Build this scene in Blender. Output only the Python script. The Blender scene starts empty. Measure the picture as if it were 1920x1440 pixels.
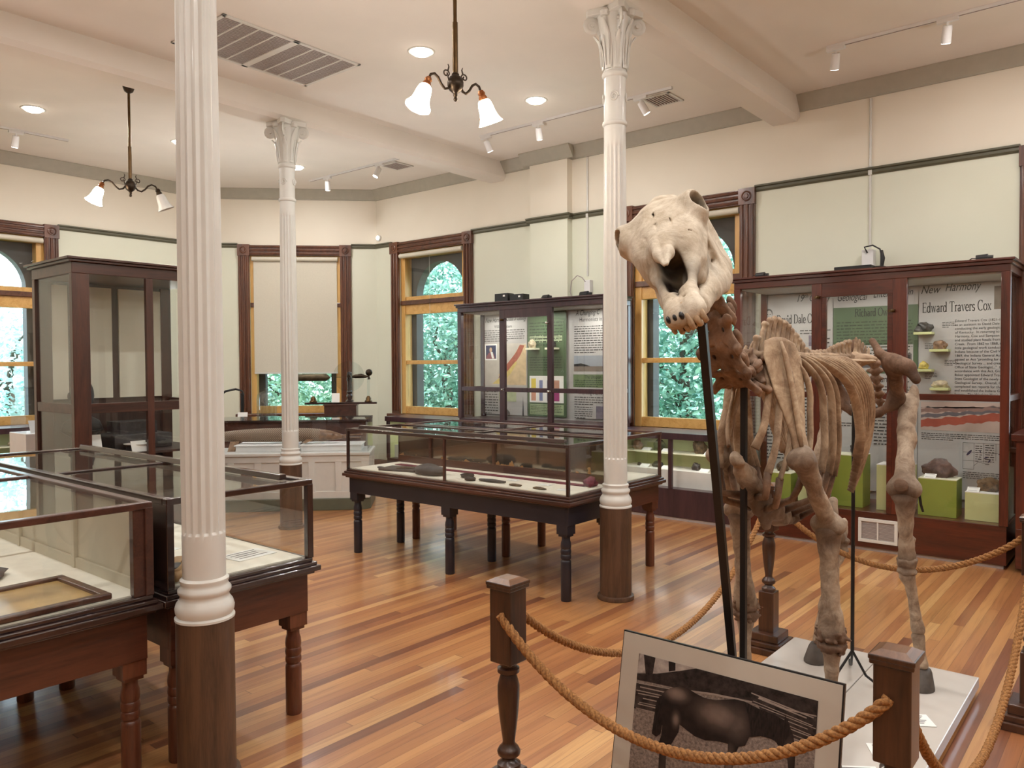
import bpy, bmesh, math, random
import numpy as np
from mathutils import Vector, Matrix, noise
PI = math.pi
SC = bpy.context.scene
COL = SC.collection
rnd = random.Random(7)

# ------------------------------------------------------------------ geometry
class G:
    def __init__(s):
        s.v = []; s.f = []; s.m = []
    def add(s, vs, fs, mi=0):
        b = len(s.v); s.v += [tuple(p) for p in vs]
        s.f += [tuple(b + i for i in f) for f in fs]; s.m += [mi] * len(fs)
        return s
    def box(s, x0, x1, y0, y1, z0, z1, mi=0):
        vs = [(x, y, z) for z in (z0, z1) for y in (y0, y1) for x in (x0, x1)]
        return s.add(vs, [(0, 2, 3, 1), (4, 5, 7, 6), (0, 1, 5, 4), (2, 6, 7, 3), (0, 4, 6, 2), (1, 3, 7, 5)], mi)
    def cbox(s, c, d, mi=0):
        return s.box(c[0]-d[0]/2, c[0]+d[0]/2, c[1]-d[1]/2, c[1]+d[1]/2, c[2]-d[2]/2, c[2]+d[2]/2, mi)
    def bar(s, a, b, w, h, up=(0, 0, 1), mi=0):
        a = Vector(a); b = Vector(b); d = (b-a).normalized(); u = Vector(up)
        r = d.cross(u)
        if r.length < 1e-5: r = d.cross(Vector((1, 0, 0)))
        r.normalize(); u = r.cross(d)
        vs = [p + r*(i*w/2) + u*(j*h/2) for p in (a, b) for j in (-1, 1) for i in (-1, 1)]
        return s.add(vs, [(0, 2, 3, 1), (4, 5, 7, 6), (0, 1, 5, 4), (2, 6, 7, 3), (0, 4, 6, 2), (1, 3, 7, 5)], mi)
    def prism(s, pts, z0, z1, mi=0):
        n = len(pts)
        vs = [(p[0], p[1], z0) for p in pts] + [(p[0], p[1], z1) for p in pts]
        fs = [tuple(range(n-1, -1, -1)), tuple(range(n, 2*n))] + [(i, (i+1) % n, n+(i+1) % n, n+i) for i in range(n)]
        return s.add(vs, fs, mi)
    def poly(s, pts, mi=0):
        return s.add(pts, [tuple(range(len(pts)))], mi)
    def lathe(s, prof, n=24, c=(0, 0, 0), mod=None, mi=0, cap=True):
        vs = []; fs = []
        for (r, z) in prof:
            for i in range(n):
                a = 2*PI*i/n; q = r*(mod(a, z) if mod else 1)
                vs.append((c[0]+q*math.cos(a), c[1]+q*math.sin(a), c[2]+z))
        for k in range(len(prof)-1):
            for i in range(n):
                j = (i+1) % n
                fs.append((k*n+i, k*n+j, (k+1)*n+j, (k+1)*n+i))
        if cap:
            fs.append(tuple(range(n-1, -1, -1))); m = (len(prof)-1)*n; fs.append(tuple(range(m, m+n)))
        return s.add(vs, fs, mi)
    def tube(s, pts, rad, n=10, ref=(0, 0, 1), cap=True, mi=0):
        """loft along pts; rad: float or list of float / (a,b) with a across, b along ref"""
        P = [Vector(p) for p in pts]; m = len(P)
        if not isinstance(rad, (list, tuple)): rad = [rad]*m
        ref = Vector(ref); vs = []; prev = None
        for k in range(m):
            t = (P[min(k+1, m-1)] - P[max(k-1, 0)])
            if t.length < 1e-9: t = Vector((0, 0, 1))
            t.normalize()
            r0 = prev if prev is not None else ref
            u = r0 - t*r0.dot(t)
            if u.length < 1e-4:
                u = Vector((1, 0, 0)) - t*t.x
                if u.length < 1e-4: u = Vector((0, 1, 0))
            u.normalize(); prev = u; w = t.cross(u)
            ra = rad[k]; a, b = ra if isinstance(ra, (tuple, list)) else (ra, ra)
            for i in range(n):
                th = 2*PI*i/n
                vs.append(P[k] + w*(a*math.cos(th)) + u*(b*math.sin(th)))
        fs = [(k*n+i, k*n+(i+1) % n, (k+1)*n+(i+1) % n, (k+1)*n+i) for k in range(m-1) for i in range(n)]
        if cap:
            fs.append(tuple(range(n-1, -1, -1))); fs.append(tuple(range((m-1)*n, m*n)))
        return s.add(vs, fs, mi)
    def ell(s, c, r, n=12, k=8, mi=0):
        prof = [(math.sin(PI*i/k), -math.cos(PI*i/k)) for i in range(1, k)]
        vs = [(c[0]+r[0]*q*math.cos(2*PI*i/n), c[1]+r[1]*q*math.sin(2*PI*i/n), c[2]+r[2]*z) for q, z in prof for i in range(n)]
        m = len(prof)
        fs = [(a*n+i, a*n+(i+1) % n, (a+1)*n+(i+1) % n, (a+1)*n+i) for a in range(m-1) for i in range(n)]
        vs += [(c[0], c[1], c[2]-r[2]), (c[0], c[1], c[2]+r[2])]
        fs += [(m*n, (i+1) % n, i) for i in range(n)] + [(m*n+1, (m-1)*n+i, (m-1)*n+(i+1) % n) for i in range(n)]
        return s.add(vs, fs, mi)
    def xf(s, M):
        s.v = [tuple(M @ Vector(p)) for p in s.v]; return s
    def build(s, name, mat, parent=None, smooth=None, bevel=0, loc=None, rz=0):
        me = bpy.data.meshes.new(name)
        me.from_pydata(s.v, [], s.f); me.validate()
        mats = mat if isinstance(mat, (list, tuple)) else [mat]
        for q in mats: me.materials.append(q)
        if len(mats) > 1 and len(s.m) == len(me.polygons):
            me.polygons.foreach_set('material_index', s.m)
        if smooth is not None:
            me.polygons.foreach_set('use_smooth', [True]*len(me.polygons))
            if smooth < 180: me.set_sharp_from_angle(angle=math.radians(smooth))
        me.update()
        o = bpy.data.objects.new(name, me); COL.objects.link(o)
        if parent: o.parent = parent
        if loc: o.location = loc
        if rz: o.rotation_euler = (0, 0, rz)
        if bevel:
            b = o.modifiers.new('edge', 'BEVEL'); b.width = bevel; b.segments = 2; b.limit_method = 'ANGLE'
        return o

def thing(name, label, cat, loc=(0, 0, 0), rz=0, group=None):
    o = bpy.data.objects.new(name, None); COL.objects.link(o); o.empty_display_size = .05
    o.location = loc; o.rotation_euler = (0, 0, rz); o['label'] = label; o['category'] = cat; o['kind'] = 'thing'
    if group: o['group'] = group
    return o
def tag(o, label, cat, group=None, kind='thing'):
    o['label'] = label; o['category'] = cat; o['kind'] = kind
    if group: o['group'] = group
    return o
def struct(o):
    o['kind'] = 'structure'; return o
def dup(root, loc=None, rz=None, label=None, group=None, scale=None):
    def cp(o, par):
        c = o.copy(); COL.objects.link(c); c.parent = par
        for ch in list(o.children): cp(ch, c)
        return c
    r = cp(root, None)
    if loc is not None: r.location = loc
    if rz is not None: r.rotation_euler = (0, 0, rz)
    if scale is not None: r.scale = scale if isinstance(scale, tuple) else (scale,)*3
    if label: r['label'] = label
    if group: r['group'] = group
    return r
def lin(c):
    return tuple((x/12.92 if x <= .04045 else ((x+.055)/1.055)**2.4) for x in [k/255 for k in c]) + (1,)

# ------------------------------------------------------------------ materials
def base(name):
    m = bpy.data.materials.new(name); m.use_nodes = True
    nt = m.node_tree; b = nt.nodes['Principled BSDF']
    return m, nt, b
def N(nt, t, **kw):
    n = nt.nodes.new(t)
    for k, v in kw.items():
        if k in n.inputs: n.inputs[k].default_value = v
        else: setattr(n, k, v)
    return n
def L(nt, a, ao, b, bi): nt.links.new(a.outputs[ao], b.inputs[bi])
def ramp(nt, stops):
    r = nt.nodes.new('ShaderNodeValToRGB'); e = r.color_ramp.elements
    while len(e) < len(stops): e.new(.5)
    for k, (p, c) in enumerate(stops): e[k].position = p; e[k].color = c
    return r
def plain(name, c, rough=.5, var=.06, scale=12, metal=0, bump=0, coat=0, emit=0, spec=.5, sub=0):
    m, nt, b = base(name); c = lin(c)
    tc = N(nt, 'ShaderNodeTexCoord'); nz = N(nt, 'ShaderNodeTexNoise', Scale=scale, Detail=4.0)
    L(nt, tc, 'Object', nz, 'Vector')
    lo = tuple(x*(1-var*1.6) for x in c[:3])+(1,); hi = tuple(min(1, x*(1+var)) for x in c[:3])+(1,)
    r = ramp(nt, [(.3, lo), (.7, hi)]); L(nt, nz, 'Fac', r, 'Fac'); L(nt, r, 'Color', b, 'Base Color')
    b.inputs['Roughness'].default_value = rough; b.inputs['Metallic'].default_value = metal
    b.inputs['Coat Weight'].default_value = coat; b.inputs['Specular IOR Level'].default_value = spec
    if coat: b.inputs['Coat Roughness'].default_value = .12
    if emit:
        b.inputs['Emission Color'].default_value = c; b.inputs['Emission Strength'].default_value = emit
    if bump:
        bp = N(nt, 'ShaderNodeBump', Strength=bump, Distance=.01); L(nt, nz, 'Fac', bp, 'Height'); L(nt, bp, 'Normal', b, 'Normal')
    return m
def wood(name, c1, c2, axis='z', rough=.35, coat=.3, scale=9, dark=None):
    m, nt, b = base(name)
    tc = N(nt, 'ShaderNodeTexCoord'); mp = N(nt, 'ShaderNodeMapping')
    st = {'x': (.09, 1, 1), 'y': (1, .09, 1), 'z': (1, 1, .09)}[axis]
    mp.inputs['Scale'].default_value = tuple(scale*q for q in st)
    L(nt, tc, 'Object', mp, 'Vector')
    n1 = N(nt, 'ShaderNodeTexNoise', Scale=1.5, Detail=6.0, Roughness=.65, Distortion=.6); L(nt, mp, 'Vector', n1, 'Vector')
    n2 = N(nt, 'ShaderNodeTexNoise', Scale=14.0, Detail=3.0); L(nt, mp, 'Vector', n2, 'Vector')
    mx = N(nt, 'ShaderNodeMath', operation='MULTIPLY_ADD'); L(nt, n2, 'Fac', mx, 0); mx.inputs[1].default_value = .35
    L(nt, n1, 'Fac', mx, 2)
    r = ramp(nt, [(.45, lin(c1)), (.8, lin(c2))]); L(nt, mx, 'Value', r, 'Fac'); L(nt, r, 'Color', b, 'Base Color')
    b.inputs['Roughness'].default_value = rough; b.inputs['Coat Weight'].default_value = coat; b.inputs['Coat Roughness'].default_value = .15
    bp = N(nt, 'ShaderNodeBump', Strength=.08, Distance=.004); L(nt, mx, 'Value', bp, 'Height'); L(nt, bp, 'Normal', b, 'Normal')
    return m
def glass(name, tint=(1, 1, 1), ior=1.5, wav=0, mixmin=.0):
    m, nt, b = base(name); nt.nodes.remove(b); out = nt.nodes['Material Output']
    tr = N(nt, 'ShaderNodeBsdfTransparent'); tr.inputs['Color'].default_value = (*tint, 1)
    gl = N(nt, 'ShaderNodeBsdfGlossy', Roughness=.0); fr = N(nt, 'ShaderNodeFresnel')
    ge = N(nt, 'ShaderNodeNewGeometry'); io = N(nt, 'ShaderNodeMath', operation='MULTIPLY_ADD'); L(nt, ge, 'Backfacing', io, 0); io.inputs[1].default_value = 1/ior-ior; io.inputs[2].default_value = ior; L(nt, io, 'Value', fr, 'IOR')
    mix = N(nt, 'ShaderNodeMixShader')
    if wav:
        tc = N(nt, 'ShaderNodeTexCoord'); nz = N(nt, 'ShaderNodeTexNoise', Scale=4.0, Detail=1.0); L(nt, tc, 'Object', nz, 'Vector')
        bp = N(nt, 'ShaderNodeBump', Strength=wav, Distance=.02); L(nt, nz, 'Fac', bp, 'Height')
        L(nt, bp, 'Normal', gl, 'Normal')
    if mixmin:
        mm = N(nt, 'ShaderNodeMath', operation='MAXIMUM'); L(nt, fr, 'Fac', mm, 0); mm.inputs[1].default_value = mixmin
        L(nt, mm, 'Value', mix, 'Fac')
    else: L(nt, fr, 'Fac', mix, 'Fac')
    L(nt, tr, 'BSDF', mix, 1); L(nt, gl, 'BSDF', mix, 2); L(nt, mix, 'Shader', out, 'Surface')
    return m
def emis(name, c, s):
    m, nt, b = base(name); b.inputs['Base Color'].default_value = lin(c)
    b.inputs['Emission Color'].default_value = lin(c); b.inputs['Emission Strength'].default_value = s
    tc = N(nt, 'ShaderNodeTexCoord'); nz = N(nt, 'ShaderNodeTexNoise', Scale=3.0); L(nt, tc, 'Object', nz, 'Vector')
    r = ramp(nt, [(0, tuple(.96*q for q in lin(c)[:3])+(1,)), (1, lin(c))]); L(nt, nz, 'Fac', r, 'Fac'); L(nt, r, 'Color', b, 'Emission Color')
    return m

def floor_mat():
    m, nt, b = base('oak_strip_floor')
    tc = N(nt, 'ShaderNodeTexCoord'); sp = N(nt, 'ShaderNodeSeparateXYZ'); L(nt, tc, 'Object', sp, 'Vector')
    W = .0575; LEN = 2.6
    def M(op, a, b_=None, c=None):
        n = nt.nodes.new('ShaderNodeMath'); n.operation = op
        for i, q in enumerate((a, b_, c)):
            if q is None: continue
            if isinstance(q, (int, float)): n.inputs[i].default_value = q
            else: nt.links.new(q, n.inputs[i])
        return n.outputs[0]
    yr = M('DIVIDE', sp.outputs['Y'], W); row = M('FLOOR', yr); fy = M('FRACT', yr)
    wn = N(nt, 'ShaderNodeTexWhiteNoise', noise_dimensions='1D'); nt.links.new(row, wn.inputs['W'])
    xo = M('MULTIPLY_ADD', wn.outputs['Value'], 7.3, M('DIVIDE', sp.outputs['X'], LEN)); ix = M('FLOOR', xo); fx = M('FRACT', xo)
    cb = N(nt, 'ShaderNodeCombineXYZ'); nt.links.new(row, cb.inputs[0]); nt.links.new(ix, cb.inputs[1])
    w2 = N(nt, 'ShaderNodeTexWhiteNoise', noise_dimensions='2D'); L(nt, cb, 'Vector', w2, 'Vector')
    pal = ramp(nt, [(0, lin((122, 74, 48))), (.09, lin((150, 96, 62))), (.2, lin((166, 110, 68))), (.6, lin((180, 126, 78))), (.9, lin((192, 140, 88))), (1, lin((206, 160, 106)))])
    L(nt, w2, 'Value', pal, 'Fac')
    # grain
    cg = N(nt, 'ShaderNodeCombineXYZ')
    nt.links.new(M('MULTIPLY_ADD', w2.outputs['Value'], 31.0, M('MULTIPLY', sp.outputs['X'], 1.6)), cg.inputs[0])
    nt.links.new(M('MULTIPLY', sp.outputs['Y'], 34.0), cg.inputs[1]); nt.links.new(M('MULTIPLY', w2.outputs['Value'], 50.0), cg.inputs[2])
    g1 = N(nt, 'ShaderNodeTexNoise', Scale=1.0, Detail=5.0, Roughness=.6, Distortion=1.2); L(nt, cg, 'Vector', g1, 'Vector')
    gr = ramp(nt, [(.3, (.76, .70, .66, 1)), (.52, (1, 1, 1, 1)), (.75, (1.07, 1.05, 1.0, 1))]); L(nt, g1, 'Fac', gr, 'Fac')
    mu = N(nt, 'ShaderNodeMix', data_type='RGBA', blend_type='MULTIPLY'); mu.inputs[0].default_value = 1
    nt.links.new(pal.outputs[0], mu.inputs[6]); nt.links.new(gr.outputs[0], mu.inputs[7])
    # broad stains
    n3 = N(nt, 'ShaderNodeTexNoise', Scale=.9, Detail=2.0); L(nt, tc, 'Object', n3, 'Vector')
    sr = ramp(nt, [(.3, (.8, .78, .76, 1)), (.6, (1, 1, 1, 1))]); L(nt, n3, 'Fac', sr, 'Fac')
    m2 = N(nt, 'ShaderNodeMix', data_type='RGBA', blend_type='MULTIPLY'); m2.inputs[0].default_value = 1
    nt.links.new(mu.outputs[2], m2.inputs[6]); nt.links.new(sr.outputs[0], m2.inputs[7])
    # joints
    jy = M('LESS_THAN', M('MINIMUM', fy, M('SUBTRACT', 1.0, fy)), .018)
    jx = M('LESS_THAN', M('MINIMUM', fx, M('SUBTRACT', 1.0, fx)), .0009)
    j = M('MAXIMUM', jy, jx)
    m3 = N(nt, 'ShaderNodeMix', data_type='RGBA'); nt.links.new(M('MULTIPLY', j, .55), m3.inputs[0])
    nt.links.new(m2.outputs[2], m3.inputs[6]); m3.inputs[7].default_value = lin((70, 38, 22))
    nt.links.new(m3.outputs[2], b.inputs['Base Color'])
    b.inputs['Roughness'].default_value = .34; b.inputs['Coat Weight'].default_value = .45; b.inputs['Coat Roughness'].default_value = .12
    bp = N(nt, 'ShaderNodeBump', Strength=.15, Distance=.003); nt.links.new(M('SUBTRACT', 1.0, j), bp.inputs['Height']); L(nt, bp, 'Normal', b, 'Normal')
    return m
def wall_mat():
    m, nt, b = base('two_tone_plaster')
    ge = N(nt, 'ShaderNodeNewGeometry'); sp = N(nt, 'ShaderNodeSeparateXYZ'); L(nt, ge, 'Position', sp, 'Vector')
    gt = N(nt, 'ShaderNodeMath', operation='GREATER_THAN'); L(nt, sp, 'Z', gt, 0); gt.inputs[1].default_value = 3.25
    nz = N(nt, 'ShaderNodeTexNoise', Scale=1.2, Detail=3.0); L(nt, ge, 'Position', nz, 'Vector')
    a = ramp(nt, [(.3, lin((222, 224, 206))), (.7, lin((228, 230, 213)))]); c = ramp(nt, [(.3, lin((232, 224, 208))), (.7, lin((238, 231, 216)))])
    L(nt, nz, 'Fac', a, 'Fac'); L(nt, nz, 'Fac', c, 'Fac')
    mx = N(nt, 'ShaderNodeMix', data_type='RGBA'); L(nt, gt, 'Value', mx, 0); nt.links.new(a.outputs[0], mx.inputs[6]); nt.links.new(c.outputs[0], mx.inputs[7])
    nt.links.new(mx.outputs[2], b.inputs['Base Color']); b.inputs['Roughness'].default_value = .75
    return m
def bone_mat(name, c1, c2, cd, rough=.7):
    m, nt, b = base(name)
    ge = N(nt, 'ShaderNodeTexCoord')
    n1 = N(nt, 'ShaderNodeTexNoise', Scale=11.0, Detail=8.0, Roughness=.72, Distortion=.5); L(nt, ge, 'Object', n1, 'Vector')
    n2 = N(nt, 'ShaderNodeTexNoise', Scale=60.0, Detail=3.0); L(nt, ge, 'Object', n2, 'Vector')
    r = ramp(nt, [(.30, tuple(.62*q for q in lin(c2)[:3])+(1,)), (.42, lin(c2)), (.64, lin(c1))]); L(nt, n1, 'Fac', r, 'Fac')
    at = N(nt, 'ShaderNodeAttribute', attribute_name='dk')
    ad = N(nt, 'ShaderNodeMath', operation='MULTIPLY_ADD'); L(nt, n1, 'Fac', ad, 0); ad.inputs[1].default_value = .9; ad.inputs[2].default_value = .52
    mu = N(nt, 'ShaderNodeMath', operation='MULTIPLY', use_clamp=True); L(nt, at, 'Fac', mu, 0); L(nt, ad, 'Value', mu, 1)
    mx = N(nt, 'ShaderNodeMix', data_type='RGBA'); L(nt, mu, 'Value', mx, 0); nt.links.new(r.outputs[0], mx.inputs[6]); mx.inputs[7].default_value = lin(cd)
    nt.links.new(mx.outputs[2], b.inputs['Base Color']); b.inputs['Roughness'].default_value = rough; b.inputs['Specular IOR Level'].default_value = .3
    bp = N(nt, 'ShaderNodeBump', Strength=.6, Distance=.004); L(nt, n2, 'Fac', bp, 'Height'); L(nt, bp, 'Normal', b, 'Normal')
    return m
def leaf_mat(name, c1, c2):
    m, nt, b = base(name)
    ge = N(nt, 'ShaderNodeNewGeometry'); r = ramp(nt, [(0, lin(c1)), (1, lin(c2))]); L(nt, ge, 'Random Per Island', r, 'Fac')
    nt.links.new(r.outputs[0], b.inputs['Base Color']); b.inputs['Roughness'].default_value = .35; b.inputs['Specular IOR Level'].default_value = .7
    tr = N(nt, 'ShaderNodeBsdfTranslucent'); nt.links.new(r.outputs[0], tr.inputs['Color'])
    mx = N(nt, 'ShaderNodeMixShader', Fac=.35); L(nt, b, 'BSDF', mx, 1); L(nt, tr, 'BSDF', mx, 2); L(nt, mx, 'Shader', nt.nodes['Material Output'], 'Surface')
    return m
def mirror_mat():
    m, nt, b = base('aged_mirror')
    tc = N(nt, 'ShaderNodeTexCoord'); sp = N(nt, 'ShaderNodeSeparateXYZ'); L(nt, tc, 'Object', sp, 'Vector')
    nz = N(nt, 'ShaderNodeTexNoise', Scale=14.0, Detail=6.0); L(nt, tc, 'Object', nz, 'Vector')
    sb = N(nt, 'ShaderNodeMath', operation='MULTIPLY_ADD'); L(nt, sp, 'Z', sb, 0); sb.inputs[1].default_value = -4.0; sb.inputs[2].default_value = 3.25
    ad = N(nt, 'ShaderNodeMath', operation='ADD'); L(nt, nz, 'Fac', ad, 0); L(nt, sb, 'Value', ad, 1)
    r = ramp(nt, [(.72, (0, 0, 0, 1)), (.76, (1, 1, 1, 1))]); L(nt, ad, 'Value', r, 'Fac')
    mx = N(nt, 'ShaderNodeMix', data_type='RGBA'); nt.links.new(r.outputs[0], mx.inputs[0]); mx.inputs[6].default_value = lin((150, 140, 128)); mx.inputs[7].default_value = lin((176, 132, 84))
    nt.links.new(mx.outputs[2], b.inputs['Base Color'])
    iv = N(nt, 'ShaderNodeMath', operation='MULTIPLY_ADD'); nt.links.new(r.outputs[0], iv.inputs[0]); iv.inputs[1].default_value = -.85; iv.inputs[2].default_value = .85
    nt.links.new(iv.outputs[0], b.inputs['Metallic'])
    ro = N(nt, 'ShaderNodeMath', operation='MULTIPLY_ADD'); nt.links.new(r.outputs[0], ro.inputs[0]); ro.inputs[1].default_value = .6; ro.inputs[2].default_value = .08
    nt.links.new(ro.outputs[0], b.inputs['Roughness'])
    return m
def scale_mat():
    m, nt, b = base('gar_scales')
    tc = N(nt, 'ShaderNodeTexCoord')
    w1 = N(nt, 'ShaderNodeTexWave', Scale=22.0, Distortion=.3); w2 = N(nt, 'ShaderNodeTexWave', Scale=22.0, Distortion=.3)
    for w, rot in ((w1, .85), (w2, -.85)):
        mp = N(nt, 'ShaderNodeMapping'); mp.inputs['Rotation'].default_value = (0, rot, 0); L(nt, tc, 'Object', mp, 'Vector'); L(nt, mp, 'Vector', w, 'Vector')
    mi = N(nt, 'ShaderNodeMath', operation='MINIMUM'); L(nt, w1, 'Fac', mi, 0); L(nt, w2, 'Fac', mi, 1)
    r = ramp(nt, [(.02, lin((70, 52, 40))), (.35, lin((160, 136, 112))), (1, lin((192, 170, 144)))]); L(nt, mi, 'Value', r, 'Fac'); L(nt, r, 'Color', b, 'Base Color')
    bp = N(nt, 'ShaderNodeBump', Strength=.5, Distance=.006); L(nt, mi, 'Value', bp, 'Height'); L(nt, bp, 'Normal', b, 'Normal'); b.inputs['Roughness'].default_value = .4
    return m
def rope_mat():
    m, nt, b = base('manila_rope')
    tc = N(nt, 'ShaderNodeTexCoord'); nz = N(nt, 'ShaderNodeTexNoise', Scale=160.0, Detail=4.0); L(nt, tc, 'Object', nz, 'Vector')
    r = ramp(nt, [(.3, lin((116, 76, 40))), (.7, lin((176, 126, 72)))]); L(nt, nz, 'Fac', r, 'Fac'); L(nt, r, 'Color', b, 'Base Color')
    b.inputs['Roughness'].default_value = .85
    bp = N(nt, 'ShaderNodeBump', Strength=.6, Distance=.003); L(nt, nz, 'Fac', bp, 'Height'); L(nt, bp, 'Normal', b, 'Normal')
    return m

MT = dict(
    floor=floor_mat(), wall=wall_mat(),
    ceil=plain('ceiling_paint', (231, 225, 217), .8, .02, 2), crown=plain('grey_trim_paint', (176, 172, 158), .5, .03),
    rail=plain('olive_trim_paint', (92, 90, 72), .45, .05), white=plain('white_paint', (214, 213, 207), .4, .02, coat=.15),
    white2=plain('white_cool', (232, 232, 232), .4, .02), grn=plain('sage_base_paint', (96, 100, 84), .45, .04),
    walnut=wood('walnut_trim', (58, 32, 22), (108, 64, 42), 'z', .35, .35), walnuth=wood('walnut_trim_horizontal', (56, 31, 22), (104, 62, 41), 'y', .35, .35),
    pine=wood('pine_sash', (196, 146, 76), (222, 178, 108), 'z', .35, .3), pineh=wood('pine_rail', (196, 146, 76), (222, 178, 108), 'y', .35, .3),
    oak=wood('oak_casing', (60, 44, 34), (96, 70, 52), 'z', .45, .15, 14), mahog=wood('mahogany', (56, 22, 13), (94, 40, 23), 'z', .3, .4),
    mahogh=wood('mahogany_horizontal', (52, 21, 12), (86, 36, 21), 'y', .3, .4), plum=wood('dark_plum_paint', (44, 30, 36), (70, 46, 50), 'z', .35, .3),
    redw=wood('reddish_table_wood', (66, 35, 24), (106, 60, 40), 'z', .35, .3), redwh=wood('reddish_apron_wood', (54, 28, 20), (88, 48, 33), 'x', .35, .3),
    darkw=wood('dark_case_wood', (32, 20, 18), (58, 35, 30), 'y', .25, .9), brw=wood('brown_case_wood', (52, 31, 26), (84, 52, 42), 'y', .32, .35),
    blackp=plain('black_paint', (36, 35, 44), .4, .08, 8, coat=.2), iron=plain('black_iron', (18, 17, 18), .45, .1, 20),
    post=wood('walnut_post', (40, 25, 18), (78, 48, 32), 'z', .32, .35), posttop=wood('pale_post_top', (84, 56, 38), (120, 82, 54), 'x', .35, .3),
    rope=rope_mat(), glass=glass('case_glass', (.985, .995, .99)), glasst=glass('table_glass', (.97, .985, .98), 1.55, .03), wglass=glass('window_glass', (.97, .99, 1), 1.5, .04),
    acry=glass('acrylic', (.98, .99, 1), 1.45), clear=glass('clear_glass', (.93, .96, .96), 1.5, 0, .05), jar=glass('jar_glass', (.86, .92, .93), 1.5, 0, .16), cabw=wood('dark_cabinet_wood', (46, 26, 20), (80, 46, 34), 'z', .32, .35), cabh=wood('dark_cabinet_wood_h', (44, 25, 19), (76, 44, 33), 'x', .32, .35), pewter=plain('tarnished_brass', (96, 86, 66), .5, .25, 16, metal=.6),
    cream=plain('cream_board', (206, 198, 178), .6, .05, 5), cloth=plain('white_cloth', (232, 226, 212), .9, .04, 18, bump=.2), purple=plain('burgundy_ribbon', (108, 32, 52), .6, .15, 30),
    paper=plain('paper', (238, 238, 234), .6, .01), paperg=plain('grey_poster_paper', (182, 180, 178), .5, .03, 4), ink=plain('black_ink', (28, 26, 26), .6, .02), inkg=plain('grey_ink', (96, 92, 92), .6, .05),
    green=plain('poster_green', (104, 122, 86), .5, .04, 5), greend=plain('dark_green_poster', (84, 104, 76), .5, .05, 5), olive=plain('olive_pedestal', (140, 156, 62), .55, .05, 5), pale=plain('pale_olive_pedestal', (200, 205, 148), .55, .04, 5),
    casein=plain('pale_green_lining', (206, 212, 160), .6, .04, 4), shelf=plain('pale_shelf', (232, 232, 206), .5, .03),
    brass=plain('aged_brass', (92, 72, 48), .32, .15, 18, metal=1), bronze=plain('dark_bronze', (66, 56, 46), .38, .2, 24, metal=.9), copper=plain('copper_socket', (170, 110, 70), .3, .1, 20, metal=1), chrome=plain('nickel', (180, 178, 172), .25, .05, metal=1),
    shade=emis('lit_glass_shade', (255, 236, 210), 30.0), lamp=emis('lit_lens', (255, 246, 228), 28.0), lampw=emis('track_lens', (255, 250, 240), 16.0),
    frost=plain('frosted_glass', (226, 226, 222), .25, .05, 10), black=plain('black_plastic', (24, 24, 26), .4, .05), grille=plain('grey_grille', (172, 162, 158), .5, .06, 40), slot=plain('dark_slot', (150, 138, 134), .7, .05),
    blind=plain('white_blind_fabric', (212, 206, 190), .8, .02, 60), dspan=plain('dark_spandrel', (74, 70, 66), .7, .12, 6), mirror=mirror_mat(), gar=scale_mat(), garh=plain('gar_head', (132, 102, 78), .35, .25, 22), fin=plain('gar_fin', (140, 108, 78), .5, .2, 40),
    stone=plain('grey_slate', (74, 70, 70), .6, .2, 18, bump=.3), dstone=plain('dark_fossil', (48, 44, 42), .6, .3, 25, bump=.5), rockb=plain('brown_rock', (104, 84, 60), .7, .5, 22, bump=.7), rockg=plain('green_rock', (86, 92, 66), .7, .5, 25, bump=.7),
    rockw=plain('pale_rock', (196, 180, 150), .6, .3, 20, bump=.6), rockp=plain('purple_rock', (92, 72, 68), .5, .45, 18, bump=.6), rocky=plain('yellow_rock', (206, 184, 96), .6, .25, 20, bump=.4), rockt=plain('tan_rock', (150, 118, 92), .6, .35, 20, bump=.5), rockd=plain('dark_rock', (58, 54, 52), .4, .5, 20, bump=.6),
    tan=plain('tan_hide', (176, 138, 94), .7, .15, 20, bump=.3), marble=plain('white_marble', (200, 194, 187), .25, .04, 3, coat=.3), slab=plain('cream_board_edge', (202, 190, 170), .5, .05, 6), iris=plain('white_iris', (238, 236, 232), .5, .02),
    bone=bone_mat('bone_tan', (186, 168, 146), (138, 119, 101), (70, 46, 32)), bonel=bone_mat('bone_rib', (194, 171, 143), (146, 121, 97), (76, 52, 36)), boned=bone_mat('bone_dark', (156, 128, 106), (112, 87, 69), (58, 40, 30)), bonev=bone_mat('bone_pelvis', (126, 98, 78), (90, 67, 51), (54, 36, 27)), skull=bone_mat('bone_skull', (220, 209, 190), (182, 167, 145), (34, 24, 20)),
    bonep=bone_mat('bone_scapula', (200, 178, 148), (154, 128, 102), (86, 60, 42)), hoof=plain('hoof_horn', (86, 78, 72), .6, .2, 20), socket_shade=plain('socket_black', (22, 22, 24), .3, .1), bark=plain('tree_bark', (84, 70, 58), .9, .3, 8, bump=.6), lawn=plain('lawn', (88, 116, 60), .95, .3, 5),
    leafa=leaf_mat('leaf_a', (104, 150, 122), (214, 232, 208)), leafb=leaf_mat('leaf_b', (76, 130, 112), (182, 214, 194)), leaf_lit=leaf_mat('leaf_sunlit', (150, 196, 190), (240, 250, 246)), ink2=plain('soft_black_ink', (66, 63, 62), .6, .03), brick=plain('outer_masonry', (150, 146, 146), .85, .1, 6),  # third leaf material is a paler copy with sunlight put into its colour
)
M_ = MT
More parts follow.
